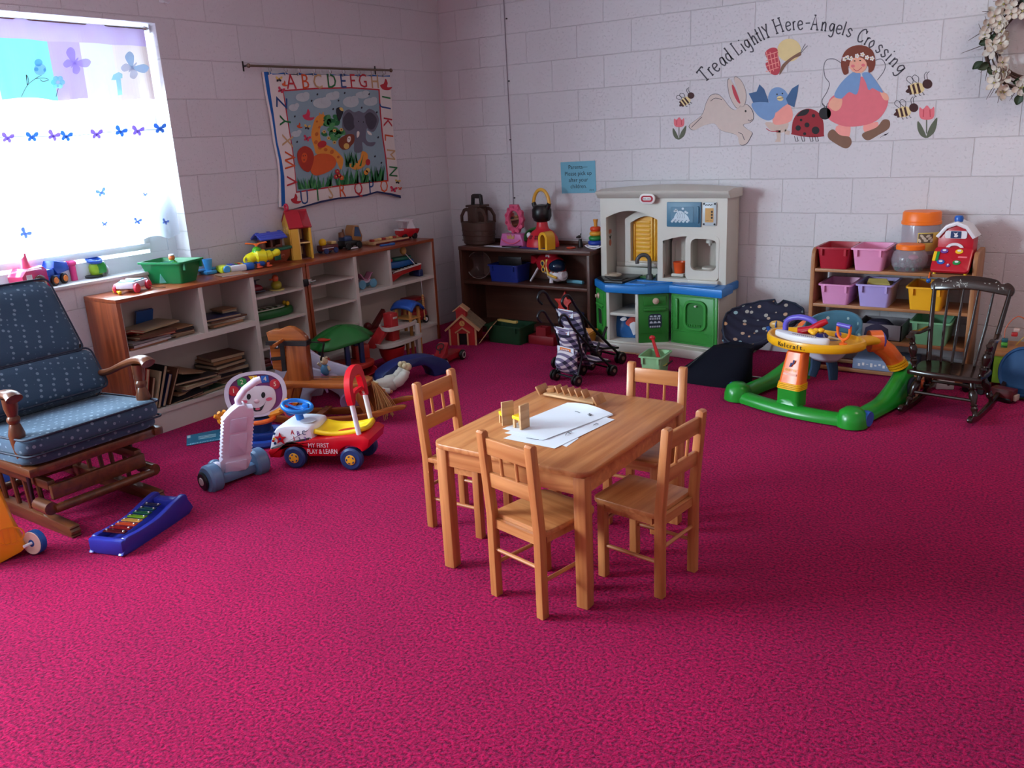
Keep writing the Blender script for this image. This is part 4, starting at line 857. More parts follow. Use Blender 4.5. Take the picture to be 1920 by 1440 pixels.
# ---- jars on the rack
def clear_mat(name, rgb, a=.35):
    m = bpy.data.materials.new(name); m.use_nodes = True; nt = m.node_tree; n = nt.nodes; L = nt.links
    p = n['Principled BSDF']; p.inputs['Base Color'].default_value = lin(rgb)+(1,); p.inputs['Roughness'].default_value = .15; p.inputs['Alpha'].default_value = a
    tc = n.new('ShaderNodeTexCoord'); ns = n.new('ShaderNodeTexNoise'); ns.inputs['Scale'].default_value = 20; b = n.new('ShaderNodeBump'); b.inputs['Strength'].default_value = .05; L.new(tc.outputs['Object'], ns.inputs['Vector']); L.new(ns.outputs[0], b.inputs['Height']); L.new(b.outputs[0], p.inputs['Normal'])
    return m
MCLR = clear_mat('clear_plastic', (190, 176, 186), .30); MORG = plastic('orange_lid', (244, 116, 18), .4)
j = thing('tall_jar', 'tall clear plastic jar with a wide orange screw lid on the rack', 'jar', (3.405, -.125, .601))
G(MCLR).lathe([(.001, .004), (.088, .004), (.098, .02), (.098, .235), (.094, .25), (.092, .25), (.095, .232), (.095, .02), (.001, .008)], n=28).ob('body', j)
G(MORG).lathe([(.099, .238), (.102, .24), (.102, .255), (.098, .258), (.098, .30), (.092, .308), (.001, .310)], n=32).ob('lid', j)
g = G(mat('jar_label', (222, 196, 96), .6)); g.lathe([(.0992, .10), (.0992, .20)], n=10, a0=rad(-88), a1=rad(-12)); g.ob('label', j, label='yellow paper label with a picture')
g = G(mat('jar_picture', (92, 78, 64), .7)); g.lathe([(.0997, .145), (.0997, .195)], n=8, a0=rad(-86), a1=rad(-42)); g.use(flat('jar_picture_pale', (196, 186, 166)))
for k in range(7): a = rad(-82+k*6); g.prism(ell(0, 0, .007, .012, 30+k*20, 8), 0, .001, (Vector((.0995*math.cos(a), .0995*math.sin(a), .17+.012*((k*5) % 3-1))), Vector((-math.sin(a), math.cos(a), 0)), Vector((0, 0, 1)), Vector((math.cos(a), math.sin(a), 0))))
g.ob('picture', j)
j = thing('round_jar', 'squat round clear jar with an orange lid on the rack, green bits inside', 'jar', (3.385, -.272, .601))
G(MCLR).lathe([(.001, .003), (.07, .003), (.088, .03), (.094, .065), (.085, .1), (.066, .122), (.064, .122), (.083, .099), (.091, .065), (.085, .031), (.001, .007)], n=28).ob('body', j)
G(MORG).lathe([(.070, .118), (.072, .12), (.072, .14), (.066, .146), (.001, .147)], n=28).ob('lid', j)
g = G(plastic('jar_green', (24, 104, 84)))
for k in range(26): a = k*2.4; r_ = .068*math.sqrt((k % 13)/13); g.cb((r_*math.cos(a), r_*math.sin(a), .016+.02*(k % 3)), (.024, .018, .016), .003, rot=(k, k*2, k*3))
o = g.ob('green_block', j); o['kind'] = 'stuff'
G(plastic('jar_pink', (210, 110, 140))).ball((.02, -.01, .076), (.026, .02, .016)).ob('pink_scoop', j)
# ---- red barn activity toy
b = thing('activity_barn', 'red toy barn with a white gable, blue knob and sloping button panel on the rack', 'toy', (3.602, -.235, .601), rad(-4), sc=.95)
MTR = plastic('toy_red', (186, 20, 40), .3); MTW2 = plastic('toy_white', (226, 222, 226), .35); MTY = plastic('toy_yellow', (240, 190, 30), .35); MTB = plastic('toy_blue', (24, 90, 176), .32); MTG = plastic('toy_green', (24, 132, 60), .35); MTO = plastic('toy_orange', (238, 108, 34), .35); MTP = plastic('toy_purple', (108, 62, 150), .35)
G(MTR).prism([(-.09, .03), (.09, .03), (.09, .2), (.05, .255), (0, .272), (-.05, .255), (-.09, .2)], -.03, .09, ((0, 0, 0), (1, 0, 0), (0, 0, 1), (0, 1, 0)), b=.006).ob('barn_body', b)
G(MTW2).prism([(-.102, .2), (-.055, .262), (0, .284), (.055, .262), (.102, .2), (.086, .19), (.046, .243), (0, .262), (-.046, .243), (-.086, .19)], -.045, .1, ((0, 0, 0), (1, 0, 0), (0, 0, 1), (0, 1, 0)), b=.004).ob('gable', b)
G(MTB).lathe([(.022, .28), (.024, .3), (.018, .312), (.001, .315)], n=16).ob('knob', b)
g = G(MTW2).prism(rrect(-.055, .19, .055, .232, .01), .03, .037, ((0, 0, 0), (1, 0, 0), (0, 0, 1), (0, -1, 0)))
g.use(flat('screen_navy', (20, 50, 96))).prism(rrect(-.026, .192, .026, .230, .003), .037, .040, ((0, 0, 0), (1, 0, 0), (0, 0, 1), (0, -1, 0)))
g.use(MTW2).prism(smooth([(-.008, .2), (.006, .198), (.012, .206), (.006, .214), (.01, .224), (-.004, .218), (-.012, .224), (-.006, .21)]), .040, .0415, ((0, 0, 0), (1, 0, 0), (0, 0, 1), (0, -1, 0))); g.ob('window', b)
G(MTW2).prism(arc(0, .132, .046, .034, 0, 180, 12)+arc(0, .132, .03, .02, 180, 0, 12), .03, .04, ((0, 0, 0), (1, 0, 0), (0, 0, 1), (0, -1, 0))).ob('door_arch', b)
fr = ((0, -.035, .152), (1, 0, 0), (0, .62, .785), (0, -.785, .62))
g = G(MTR); g.prism(rrect(-.098, -.165, .098, -.01, .018), -.028, .0, fr, b=.008); g.ob('button_panel', b)
for nm, u, v, m in (('button', -.045, -.04, MTP), ('button', .03, -.04, MTY), ('button', -.05, -.11, MTB), ('button', .03, -.11, MTG), ('button', -.01, -.13, MTP)):
    g = G(m).prism(ell(u, v, .02 if v > -.12 else .010, .015 if v > -.12 else .010), 0, .006, fr, b=.002); g.use(MTW2).prism(ell(u, v+.003, .010 if v > -.12 else .004, .006), .006, .008, fr); g.ob(nm, b)
G(MTY).prism(rrect(-.096, -.105, -.08, -.045, .004), 0, .006, fr).use(MTG).prism(rrect(-.08, -.105, -.066, -.045, .004), 0, .006, fr).ob('colour_key', b)
G(flat('pink_print', (230, 110, 120))).prism(rrect(.03, -.078, .075, -.068, .003), 0, .001, fr).ob('lettering', b)
for sx in (-1, 1): G(MTY).cyl((sx*.078, -.10, 0), (sx*.078, -.10, .05), .009).ob('leg', b)
g = G(MTO).box(-.055, -.07, .004, .055, -.03, .04, .006); g.use(MTY).ball((-.022, -.075, .02), (.014, .008, .014)).ball((.022, -.075, .02), (.016, .008, .012)); g.ob('hay_bale', b)
G(MTG).box(.06, .0, 0, .1, .08, .05, .008).ob('base', b)
bd = thing('bead', 'small blue bead on a string below the rack top beside the yellow bin', 'bead', (3.50, -.345, .565)); G(MTB).ball((0, 0, 0), .013).ob('ball', bd); G(MTO).cyl((0, 0, .012), (0, 0.02, .04), .004).ob('stem', bd)
# ================================================================ play kitchen
MKC = plastic('kitchen_cream', (206, 202, 190), .42); MKB = plastic('kitchen_blue', (30, 122, 200), .34); MKG = plastic('kitchen_green', (56, 150, 60), .38); MKG2 = plastic('kitchen_green_dark', (40, 122, 44), .4); MKY = plastic('kitchen_yellow', (238, 176, 40), .4); MKT = plastic('kitchen_teal', (62, 112, 140), .38); MKGY = mat('kitchen_grey', (74, 76, 78), .35)
K = thing('play_kitchen', 'toddler play kitchen in cream plastic with a blue counter and green doors', 'play kitchen', (0, 0, 0))
X0, X1k, YF, YB = 1.452, 2.332, -.225, -.022; F_ = lambda y: ((0, y, 0), (1, 0, 0), (0, 0, 1), (0, -1, 0))
g = G(MKC); ZC, ZT = .452, .990
# front plate of the hutch with its openings, as strips around them
A0, A1 = 1.494, 1.868     # window alcove
fp = lambda pts: g.prism(pts, 0, .022, F_(YF+.022))
fp([(X0, ZC), (A0, ZC), (A0, .83)]+[(X0, .83)]); 
top = [(X0, .83), (A0, .83)]+[(A0+(A1-A0)*t, .83+.075*math.sin(math.pi*min(1, .12+.80*t))) for t in [i/14 for i in range(15)]]+[(A1, .83), (A1, ZT), (X0, ZT)]
fp(top)
fp([(A1, .775), (X1k, .775), (X1k, ZT), (A1, ZT)])
B0, B1, B2, B3 = 1.905, 2.285, .50, .70
fp([(A1, ZC), (B0, ZC), (B0, .775), (A1, .775)]); fp([(B1, ZC), (X1k, ZC), (X1k, .775), (B1, .775)])
fp([(B0, .70)]+[(B0+(B1-B0)*t, .70+.05*math.sin(math.pi*(.1+.8*t))) for t in [i/14 for i in range(15)]]+[(B1, .70), (B1, .775), (B0, .775)]); fp([(B0, ZC), (B1, ZC), (B1, .475), (B0, .475)])
# sides, back and the alcove walls
g.box(X0+.0005, YF+.0225, ZC+.001, X0+.02, YB-.0125, ZT-.001).box(X1k-.02, YF+.0225, ZC+.001, X1k-.0005, YB-.0125, ZT-.001).box(X0, YB-.012, ZC, X1k, YB, ZT).box(A1, YF+.02, ZC, A1+.02, YB, .9).box(X0+.021, YF+.023, .90, X1k-.021, YB-.013, ZT-.002)
g.box(A1, YF+.04, ZC, X1k, YB, .475)
g.ob('hutch', K, ang=30)
# cornice with a bowed top
g = G(MKC); NX = 18
prof = [(-.000, .985), (-.012, .99), (-.020, 1.004), (-.036, 1.012), (-.04, 1.03)]
vs = []; fs = []
for i in range(NX+1):
    x = X0-.014+(X1k+.02-X0+.014)*i/NX; bow = .022*math.sin(math.pi*i/NX)
    row = [(x, YF+dy, z+(bow*.2 if z > 1.01 else 0)) for dy, z in prof]+[(x, YF+.05, 1.042+bow), (x, YB, 1.036+bow), (x, YB, .985)]
    vs += row
k_ = len(prof)+3
for i in range(NX):
    for j_ in range(k_): fs.append([i*k_+j_, (i+1)*k_+j_, (i+1)*k_+(j_+1) % k_, i*k_+(j_+1) % k_])
fs += [list(range(k_)), [NX*k_+j_ for j_ in range(k_)][::-1]]
g.add(vs, fs).ob('cornice', K, ang=50)
# badge
g = G(plastic('badge_white', (232, 226, 222))).prism(rrect(-.055, -.032, .055, .032, .03), 0, .014, ((1.815, YF-.03, .985), (1, 0, 0), (0, 0, 1), (0, -1, 0)), b=.004)
fb = lambda h: ((1.815, YF-.03-h, .985), (1, 0, 0), (0, 0, 1), (0, -1, 0))
g.use(flat('badge_red', (170, 30, 50))).ringprism(rrect(-.042, -.02, .042, .02, .0195), rrect(-.030, -.010, .030, .010, .0095), .014, .0155, ((1.815, YF-.03, .985), (1, 0, 0), (0, 0, 1), (0, -1, 0)))
lettering(g.use(flat('badge_black', (24, 22, 24))), 'little tikes', fb(.0145), .013, .0006); g.ob('badge', K)
# alcove: window frame, shutters, sill
WX0, WX1, WZ0_, WZ1_ = 1.622, 1.862, .56, .86; YA = YB-.06
arcz = lambda x, e=0: WZ1_-.045+.045*math.sin(math.pi*(x-WX0)/(WX1-WX0))+e
g = G(MKC); out = [(WX0-.04, WZ0_-.02), (WX1+.03, WZ0_-.02)]+[(WX1+.03-(WX1-WX0+.07)*i/12, WZ1_-.02+.06*math.sin(math.pi*i/12)) for i in range(13)]
inn = [(WX0, WZ0_), (WX1, WZ0_)]+[(WX1-(WX1-WX0)*i/12, arcz(WX1-(WX1-WX0)*i/12)) for i in range(13)]
g.ringprism(out, inn, 0, .05, F_(YA+.01)); g.box(WX0-.03, YA-.065, WZ0_-.03, WX1+.025, YA, WZ0_-.005, .004).box(A0-.01, YB-.05, ZC, A1, YB-.012, WZ0_-.05, .006).box(A0-.01, YB-.035, WZ0_-.05, A1, YB-.012, WZ0_-.02, .004)
g.ob('alcove_window', K)
for i, (a_, b2) in enumerate(((WX0+.002, (WX0+WX1)/2+.028), ((WX0+WX1)/2+.034, WX1-.002))):
    g = G(MKY).prism([(a_, WZ0_), (b2, WZ0_)]+[(b2-(b2-a_)*t/6, arcz(b2-(b2-a_)*t/6, -.003)) for t in range(7)], 0, .012, F_(YA+.012))
    for z in range(9): g.box(a_+.02, YA-.006, WZ0_+.02+z*.028, b2-.02, YA+.004, WZ0_+.042+z*.028, .003)
    g.box(a_, YA-.009, WZ0_, a_+.016, YA+.004, arcz(a_+.01, -.015), .003).box(b2-.016, YA-.009, WZ0_, b2, YA+.004, arcz(b2-.01, -.01), .003); g.ob('shutter', K)
for dz in (0, .0):
    pass
g = G(flat('onion_orange', (206, 120, 90))).prism(ell(0, 0, .016, .022), 0, .001, YZ((X0+.0205, -.13, .68))).prism(ell(-.010, .075, .010, .016), 0, .001, YZ((X0+.0205, -.13, .68))).prism(ell(.010, .075, .010, .016), 0, .001, YZ((X0+.0205, -.13, .68)))
g.use(flat('onion_leaf', (48, 58, 40))).prism([(0, .02), (-.02, .05), (-.004, .04), (0, .06), (.004, .04), (.02, .05)], 0, .0012, YZ((X0+.0205, -.13, .68))); g.ob('sticker', K)
# microwave
MX0, MX1, MZ0, MZ1 = 1.936, 2.166, .808, .962
G(MKT).prism(rrect(MX0, MZ0, MX1, MZ1, .006), -.006, .010, F_(YF), b=.003).prism(rrect(MX1-.026, MZ0+.025, MX1-.010, MZ1-.025, .007), .010, .020, F_(YF), b=.004).prism(rrect(MX0+.03, MZ0+.028, MX1-.05, MZ1-.028, .008), .010, .0125, F_(YF)).ob('microwave_door', K)
g = G(flat('chicken_white', (206, 222, 230))); f2 = F_(YF-.0125); cx, cz = 2.035, .88
g.prism(smooth([(cx-.045, cz-.02), (cx-.035, cz+.01), (cx-.01, cz+.028), (cx+.015, cz+.02), (cx+.045, cz-.005), (cx+.05, cz-.025), (cx, cz-.03)]), 0, .001, f2)
for k in range(14): g.prism(ell(cx-.06+k*.0085, cz-.03+.008*((k*7) % 3-1), .008, .007), .001, .0016, f2)
for u, v in ((-.035, .034), (-.042, .026), (-.028, .028), (.03, .022), (.04, .016), (.012, .042)): g.prism(ell(cx+u, cz+v, .008, .007), 0, .001, f2)
g.use(flat('chicken_line', (70, 100, 120)))
for k in range(5): g.prism(band([(cx-.02+k*.012, cz+.018), (cx-.026+k*.012, cz), (cx-.022+k*.012, cz-.018)], .0016), .0016, .002, f2)
g.ob('microwave_picture', K)
PX0, PX1 = 2.178, 2.266
g = G(plastic('panel_grey', (186, 196, 200))).prism(rrect(PX0, MZ0+.01, PX1, MZ1, .008), 0, .010, F_(YF), b=.003)
g.use(flat('panel_tan', (206, 160, 96))).prism(rrect(PX0+.016, MZ0+.032, PX1-.018, MZ1-.036, .003), .010, .0115, F_(YF)); g.use(flat('panel_ink', (44, 46, 50)))
for u, v in ((.008, .02), (PX1-PX0-.01, .02), (.008, .144), (PX1-PX0-.01, .144)): g.prism(ell(PX0+u, MZ0+v, .006, .006, 0, 10), .010, .0125, F_(YF))
for k in range(3): g.prism(ell(PX1-.028, MZ0+.06+k*.018, .006, .007, 0, 10), .0115, .013, F_(YF))
for k in range(5): g.prism(ell(PX0+.024+k*.009, MZ0+.042, .002, .002, 0, 6), .0115, .0125, F_(YF))
for k in range(6): g.prism(ell(PX0+.018+k*.008, MZ1-.018+.003*(k % 2), .004, .003, 0, 8), .010, .0115, F_(YF))
g.ob('control_panel', K)
# cup niche and dispenser
g = G(MKC).box(B0, YB-.05, .475, B1, YB-.012, .76)
NX0, NX1, NZ0, NZ1 = 1.928, 2.045, .492, .725
g.ringprism(rrect(NX0-.018, NZ0-.012, NX1+.014, NZ1+.01, .05, 6), rrect(NX0, NZ0, NX1-.004, NZ1-.006, .05, 6), 0, .022, F_(YB-.05)); g.ob('cup_niche', K)
G(plastic('cup_orange', (226, 84, 26))).lathe([(.001, 0), (.034, 0), (.042, .06), (.045, .072), (.04, .072), (.037, .06), (.03, .006), (.001, .006)], c=(1.985, YB-.115, .500), n=10).ob('cup', K)
G(MKC).box(1.945, YB-.16, .480, 2.03, YB-.06, .500, .004).ob('cup_ledge', K)
DX0, DX1 = 2.062, 2.285
g = G(MKC).ringprism(rrect(DX0, .475, DX1, .755, .03, 5), rrect(DX0+.035, .535, DX1-.018, .735, .035, 5), 0, .022, F_(YF+.02)); g.box(DX0, YF+.02, .475, DX0+.018, YB-.04, .75).box(DX0, YF+.02, .50, DX1, YB-.04, .536)
g.ob('dispenser', K); G(MKC).lathe([(.026, 0), (.026, .04), (.001, .04)], c=(2.19, YF+.09, .70), n=16).lathe([(.01, -.016), (.012, 0)], c=(2.19, YF+.09, .70), n=12).ob('spout', K)
G(MKC).lathe([(.05, 0), (.05, .008), (.045, .012), (.001, .010)], c=(2.19, YF+.09, .537), n=24).ob('drip_tray', K)
G(MKC).box(2.09, YF-.03, .455, 2.29, YF+.01, .478, .005).ob('ledge', K)
# counter
CP = [(1.418, -.03), (1.418, -.262), (1.598, -.448), (1.838, -.440), (2.000, -.330), (2.372, -.392), (2.372, -.20), (2.345, -.20), (2.345, -.03)]
g = G(MKB).prism(CP, .398, .452, XY((0, 0, 0)), b=.010); g.ob('counter', K)
g = G(MKB).ringprism([(1.72, -.40), (1.86, -.395), (1.99, -.26), (1.72, -.25)], [(1.735, -.385), (1.85, -.38), (1.965, -.27), (1.735, -.262)], .452, .460); g.prism([(1.735, -.385), (1.85, -.38), (1.965, -.27), (1.735, -.262)], .450, .4535)
g.box(2.04, -.33, .452, 2.30, -.245, .458, .003); g.ob('sink', K)
g = G(mat('burner_black', (26, 28, 32), .35)).prism([(1.45, -.28), (1.575, -.41), (1.70, -.40), (1.72, -.26), (1.70, -.10), (1.47, -.10)], .452, .468, XY((0, 0, 0)), b=.004).prism([(1.50, -.27), (1.59, -.36), (1.675, -.35), (1.68, -.27)], .468, .474, XY((0, 0, 0)), b=.003); g.ob('stove_top', K)
G(plastic('grill_cream', (196, 180, 160))).lathe([(.058, .0), (.06, .008), (.05, .012), (.048, .008), (.03, .008), (.028, .012), (.001, .012)], c=(1.53, -.20, .468), n=20).ob('burner', K)
G(MKG2).box(1.70, -.16, .452, 1.80, -.06, .462, .004).ob('board', K)
g = G(MKGY).lathe([(.026, 0), (.022, .03), (.014, .035)], c=(1.80, -.20, .458), n=16); g.tube([(1.80, -.20, .48), (1.80, -.20, .575)]+[(1.80-.035+.035*math.cos(rad(a)), -.20-.03*(1-math.cos(rad(a)))*.7, .575+.045*math.sin(rad(a))) for a in range(15, 196, 15)], .0135, 10); g.ob('faucet', K)
G(MKGY).lathe([(.03, 0), (.031, .03), (.026, .038), (.001, .04)], c=(1.872, -.19, .456), n=16).ob('tap_knob', K)
# lower front
KP = [(1.436, -.270), (1.585, -.408), (1.815, -.402), (1.985, -.290), (2.330, -.330)]
def face(i, a_=0, b_=1):
    p, q_ = Vector(KP[i]), Vector(KP[i+1]); d_ = (q_-p); L_ = d_.length; d_.normalize(); o_ = p+d_*L_*a_
    return ((o_.x, o_.y, 0), (d_.x, d_.y, 0), (0, 0, 1), (d_.y, -d_.x, 0)), L_*(b_-a_)
BZ0, BZ1 = .062, .398
g = G(MKC); foot = [(1.43, -.03), (1.43, -.285), (1.575, -.435), (1.83, -.440), (2.00, -.395), (2.335, -.425), (2.342, -.03)]
g.prism(foot, 0, BZ0, XY((0, 0, 0)), b=.010).prism([(1.45, -.04), (1.45, -.27), (1.58, -.41), (1.82, -.41), (1.99, -.33), (2.325, -.37), (2.33, -.04)], BZ0-.012, BZ0+.008, XY((0, 0, 0)), b=.006); g.ob('base', K)
g = G(MKC).box(2.305, -.325, BZ0, 2.330, -.03, BZ1).box(1.45, -.04, BZ0, 2.33, -.025, BZ1); g.box(1.436, -.26, BZ0, 1.45, -.03, BZ1)
fr, L_ = face(1); g.box(0, 0, 0, 0, 0, 0)
for a_ in (0, 1):
    fr, L_ = face(1); g.prism([(a_*(L_-.022), BZ0), (a_*(L_-.022)+.022, BZ0), (a_*(L_-.022)+.022, BZ1), (a_*(L_-.022), BZ1)], -.20, .0, fr, b=.003)
g.ob('cabinet', K)
G(MKC).prism([(1.60, -.40), (1.80, -.395), (1.82, -.06), (1.60, -.06)], .238, .258, XY((0, 0, 0)), b=.004).ob('bay_shelf', K)
# oven door (left, angled)
fr, L_ = face(0)
G(MKG).prism(rrect(0, BZ0+.005, L_-.012, BZ1-.004, .006), -.02, .004, fr, b=.003).prism(rrect(.022, BZ1-.075, L_-.03, BZ1-.02, .006), .004, .009, fr, b=.002).prism(rrect(.03, BZ1-.115, L_-.04, BZ1-.095, .009), .004, .018, fr, b=.004).ringprism(rrect(.048, .15, L_-.055, .275, .022, 4), rrect(.058, .16, L_-.065, .265, .018, 4), .004, .012, fr).ob('oven_door', K)
G(flat('oven_window', (22, 34, 22))).prism(rrect(.058, .16, L_-.065, .265, .018, 4), .004, .006, fr).ob('oven_window', K)
MKN = plastic('knob_cream', (206, 176, 158))
def kknob(fr, u, v, h=.006): 
    o_, U_, V_, N_ = [Vector(x) for x in fr]; G(MKN).lathe([(.020, h), (.021, h+.006), (.010, h+.01), (.012, h+.022), (.001, h+.026)], c=o_+U_*u+V_*v, ax=N_, n=14).ob('knob', K)
kknob(fr, .075, BZ1-.048, .009)
# dishwasher (middle, angled)
fr, L_ = face(2, .02, .97)
g = G(MKG2).prism(rrect(0, BZ0+.005, L_, BZ1-.004, .006), -.02, .004, fr, b=.003).prism(rrect(.028, BZ1-.082, L_-.018, BZ1-.022, .005), .004, .010, fr, b=.002).prism(rrect(.03, BZ1-.118, L_-.02, BZ1-.096, .010), .004, .022, fr, b=.005); g.prism(rrect(.006, BZ0+.070, L_-.006, BZ0+.074, .001), .004, .006, fr); g.ob('dishwasher_door', K); kknob(fr, .108, BZ1-.052, .010)  # darker green paints in the shade on this face turned from the window
g = G(flat('dish_sticker', (28, 44, 62))).prism(rrect(.062, .165, .148, .26, .02, 4), .004, .0055, fr); g.use(flat('dish_white', (196, 208, 220)))
for k in range(6): g.prism(rrect(.07+k*.012, .222, .077+k*.012, .236, .002), .0055, .0062, fr).prism(rrect(.07+k*.012, .170, .078+k*.012, .182, .002), .0055, .0062, fr)
for k in range(3): g.prism(arc(.08+k*.025, .198, .011, .014, 0, 180, 8), .0055, .0062, fr).prism(ell(.08+k*.025, .245, .010, .005), .0055, .0062, fr)
g.ob('dish_sticker', K)
# fridge (right)
fr, L_ = face(3, .04, .985)
g = G(MKG).prism(rrect(0, BZ0+.005, L_, BZ1-.004, .006), -.02, .004, fr, b=.003); g.ringprism(rrect(.004, BZ0+.012, L_-.02, BZ1-.012, .006, 3), rrect(.012, BZ0+.02, L_-.028, BZ1-.02, .006, 3), .004, .008, fr); g.prism(rrect(.012, BZ0+.085, L_-.028, BZ0+.089, .001), .004, .007, fr)
g.prism(rrect(.032, .165, .054, .365, .010), .004, .018, fr, b=.005)
g.ringprism(rrect(.098, .17, .255, .36, .045, 6), rrect(.112, .184, .240, .346, .038, 6), .004, .020, fr); g.box(0, 0, 0, 0, 0, 0); g.ob('fridge_door', K)
g = G(MKG2).prism(rrect(.112, .184, .240, .346, .038, 6), .004, .0055, fr); g.use(MKG)
for k in range(8): g.prism(rrect(.125+k*.012, .190, .131+k*.012, .205, .001), .0055, .012, fr)
g.ob('dispenser_recess', K); G(MKC).prism(ell(.180, .325, .008, .006), .0055, .02, fr).ob('dispenser_nozzle', K)
# bag inside the open bay and handle of a toy pan on the plinth
bg_ = thing('picture_bag', 'blue plastic bag with a red and white picture inside the open kitchen bay', 'bag', (1.70, -.30, BZ0+.010))
g = G(plastic('bag_blue', (34, 96, 160), .3)); g.sheet(lambda u, v: Vector(((u-.5)*.19, -.02*math.sin(math.pi*u)*math.sin(math.pi*v)-.01*math.sin(7*u+4*v), v*.165)), 12, 10, .08); g.ob('bag', bg_)
g = G(flat('bag_red', (196, 66, 56))); ff = ((0, -.036, 0), (1, 0, 0), (0, 0, 1), (0, -1, 0)); g.prism(smooth([(-.01, .11), (.03, .15), (.08, .14), (.085, .1), (.05, .085), (.01, .09)]), 0, .002, ff); g.use(flat('bag_white', (226, 226, 230))).prism(smooth([(.02, .10), (.06, .12), (.07, .06), (.05, .03), (.035, .06)]), .002, .004, ff).prism(smooth([(-.05, .13), (-.02, .15), (0, .135), (-.03, .12)]), 0, .003, ff); g.ob('print', bg_)
wh = thing('wooden_spoon', 'pale wooden handle lying on the plinth of the play kitchen', 'toy tool', at(1180, 661, z=.012)); 
q0 = at(1150, 659, z=.012); G(MPLY).tube([q0-wh.location, at(1192, 663, z=.012)-wh.location], .005, 8).torus(at(1196, 664, z=.012)-wh.location, (0, 0, 1), .009, .003, 12, 6).ob('handle', wh)
# ================================================================ glider rocking chair
def dotted(name, rgb, dot, sc=26.0, rr_=.30, blotch=False):
    """navy cloth printed with a grid of small pale sprigs"""
    m = bpy.data.materials.new(name); m.use_nodes = True; nt = m.node_tree; n = nt.nodes; L = nt.links; p = n['Principled BSDF']
    tc = n.new('ShaderNodeTexCoord'); mp = n.new('ShaderNodeMapping'); mp.inputs['Rotation'].default_value = (.3, .5, .6); L.new(tc.outputs['Object'], mp.inputs[0])
    v = n.new('ShaderNodeTexVoronoi'); v.inputs['Scale'].default_value = sc; v.inputs['Randomness'].default_value = 1.0 if blotch else .25; L.new(mp.outputs[0], v.inputs['Vector'])
    r = n.new('ShaderNodeValToRGB'); r.color_ramp.elements[0].position = rr_-.03; r.color_ramp.elements[0].color = (1, 1, 1, 1); r.color_ramp.elements[1].position = rr_; r.color_ramp.elements[1].color = (0, 0, 0, 1); L.new(v.outputs['Distance'], r.inputs[0])
    mx = n.new('ShaderNodeMix'); mx.data_type = 'RGBA'; mx.inputs['A'].default_value = lin(rgb)+(1,); mx.inputs['B'].default_value = lin(dot)+(1,)
    if blotch:
        h = n.new('ShaderNodeMix'); h.data_type = 'RGBA'; h.inputs['A'].default_value = lin(dot)+(1,); h.inputs['B'].default_value = lin((196, 140, 90))+(1,); L.new(v.outputs['Color'], h.inputs['Factor']); L.new(h.outputs['Result'], mx.inputs['B'])
    L.new(r.outputs[0], mx.inputs['Factor']); L.new(mx.outputs['Result'], p.inputs['Base Color']); p.inputs['Roughness'].default_value = .8; p.inputs['Sheen Weight'].default_value = .25; p.inputs['Sheen Tint'].default_value = (.6, .8, 1, 1)
    ns = n.new('ShaderNodeTexNoise'); ns.inputs['Scale'].default_value = 300; b = n.new('ShaderNodeBump'); b.inputs['Strength'].default_value = .2; b.inputs['Distance'].default_value = .002; L.new(tc.outputs['Object'], ns.inputs['Vector']); L.new(ns.outputs[0], b.inputs['Height']); L.new(b.outputs[0], p.inputs['Normal'])
    return m
MSPRIG = dotted('navy_sprig_cloth', (34, 60, 84), (104, 122, 138), 40, .27); MPIPE = mat('navy_piping', (24, 34, 54), .7)
MGL_W = wood('glider_wood', (74, 38, 20), (112, 62, 34), 0.3, 0); MGLZ = wood('glider_wood_z', (74, 38, 20), (112, 62, 34), 0.3, 2)
gl = thing('glider_chair', 'wooden glider rocking chair with navy dotted cushions under the window', 'rocking chair', (.62, -3.63, 0))
def cushion(w, d, h, b):
    """soft block w x d x h with pillowed faces"""
    def f(u, v): return None
    bm = bmesh.new(); bmesh.ops.create_cube(bm, size=1); bmesh.ops.subdivide_edges(bm, edges=bm.edges[:], cuts=7, use_grid_fill=True)
    out = []
    for vv in bm.verts:
        x, y, z = vv.co*2
        k = (1-.10*(x*x)**1.5*(1-.5*abs(y)))*1; px = .93 if abs(x) > .99 and abs(y) > .99 else 1
        puff = (1-x**4)*(1-y**4)
        vv.co = Vector((x*w/2*(1-.03*abs(z)**3)*px, y*d/2*(1-.03*abs(z)**3)*px, z*h/2*(.72+.28*puff**.5)))
    bm.verts.index_update(); r = ([tuple(v.co) for v in bm.verts], [[v.index for v in f_.verts] for f_ in bm.faces]); bm.free(); return r
def put_cushion(name, M, w, d, h, parent, pipe=True):
    g = G(MSPRIG); g.T = M; g.add(*cushion(w, d, h, .02))
    o = g.ob(name, parent, ang=180)
    if pipe:
        g2 = G(MPIPE); g2.T = M
        for s_ in (-1, 1): g2.tube([(x, y, s_*h*.385) for x, y in rrect(-w/2*.985, -d/2*.985, w/2*.985, d/2*.985, .03, 4)], .0045, 6, closed=True)
        g2.ob('piping', o)
    return o
RY = lambda a: Matrix.Rotation(rad(a), 4, 'Y')
put_cushion('seat_cushion', Matrix.Translation((.21, 0, .372)) @ RY(-4), .47, .57, .085, gl)
put_cushion('lower_cushion', Matrix.Translation((.18, 0, .318)) @ RY(-3), .48, .56, .055, gl, False)
for z0, z1, th, nm in ((0, .20, .12, 'lumbar_cushion'), (.19, .56, .115, 'back_cushion')):
    ca = math.radians(33); zc = (z0+z1)/2+.02
    put_cushion(nm, Matrix.Translation((.06-zc*math.sin(ca)*.98, 0, .40+zc*math.cos(ca))) @ RY(-33+90), z1-z0, .54-.05*(z0 > .1), th, gl)
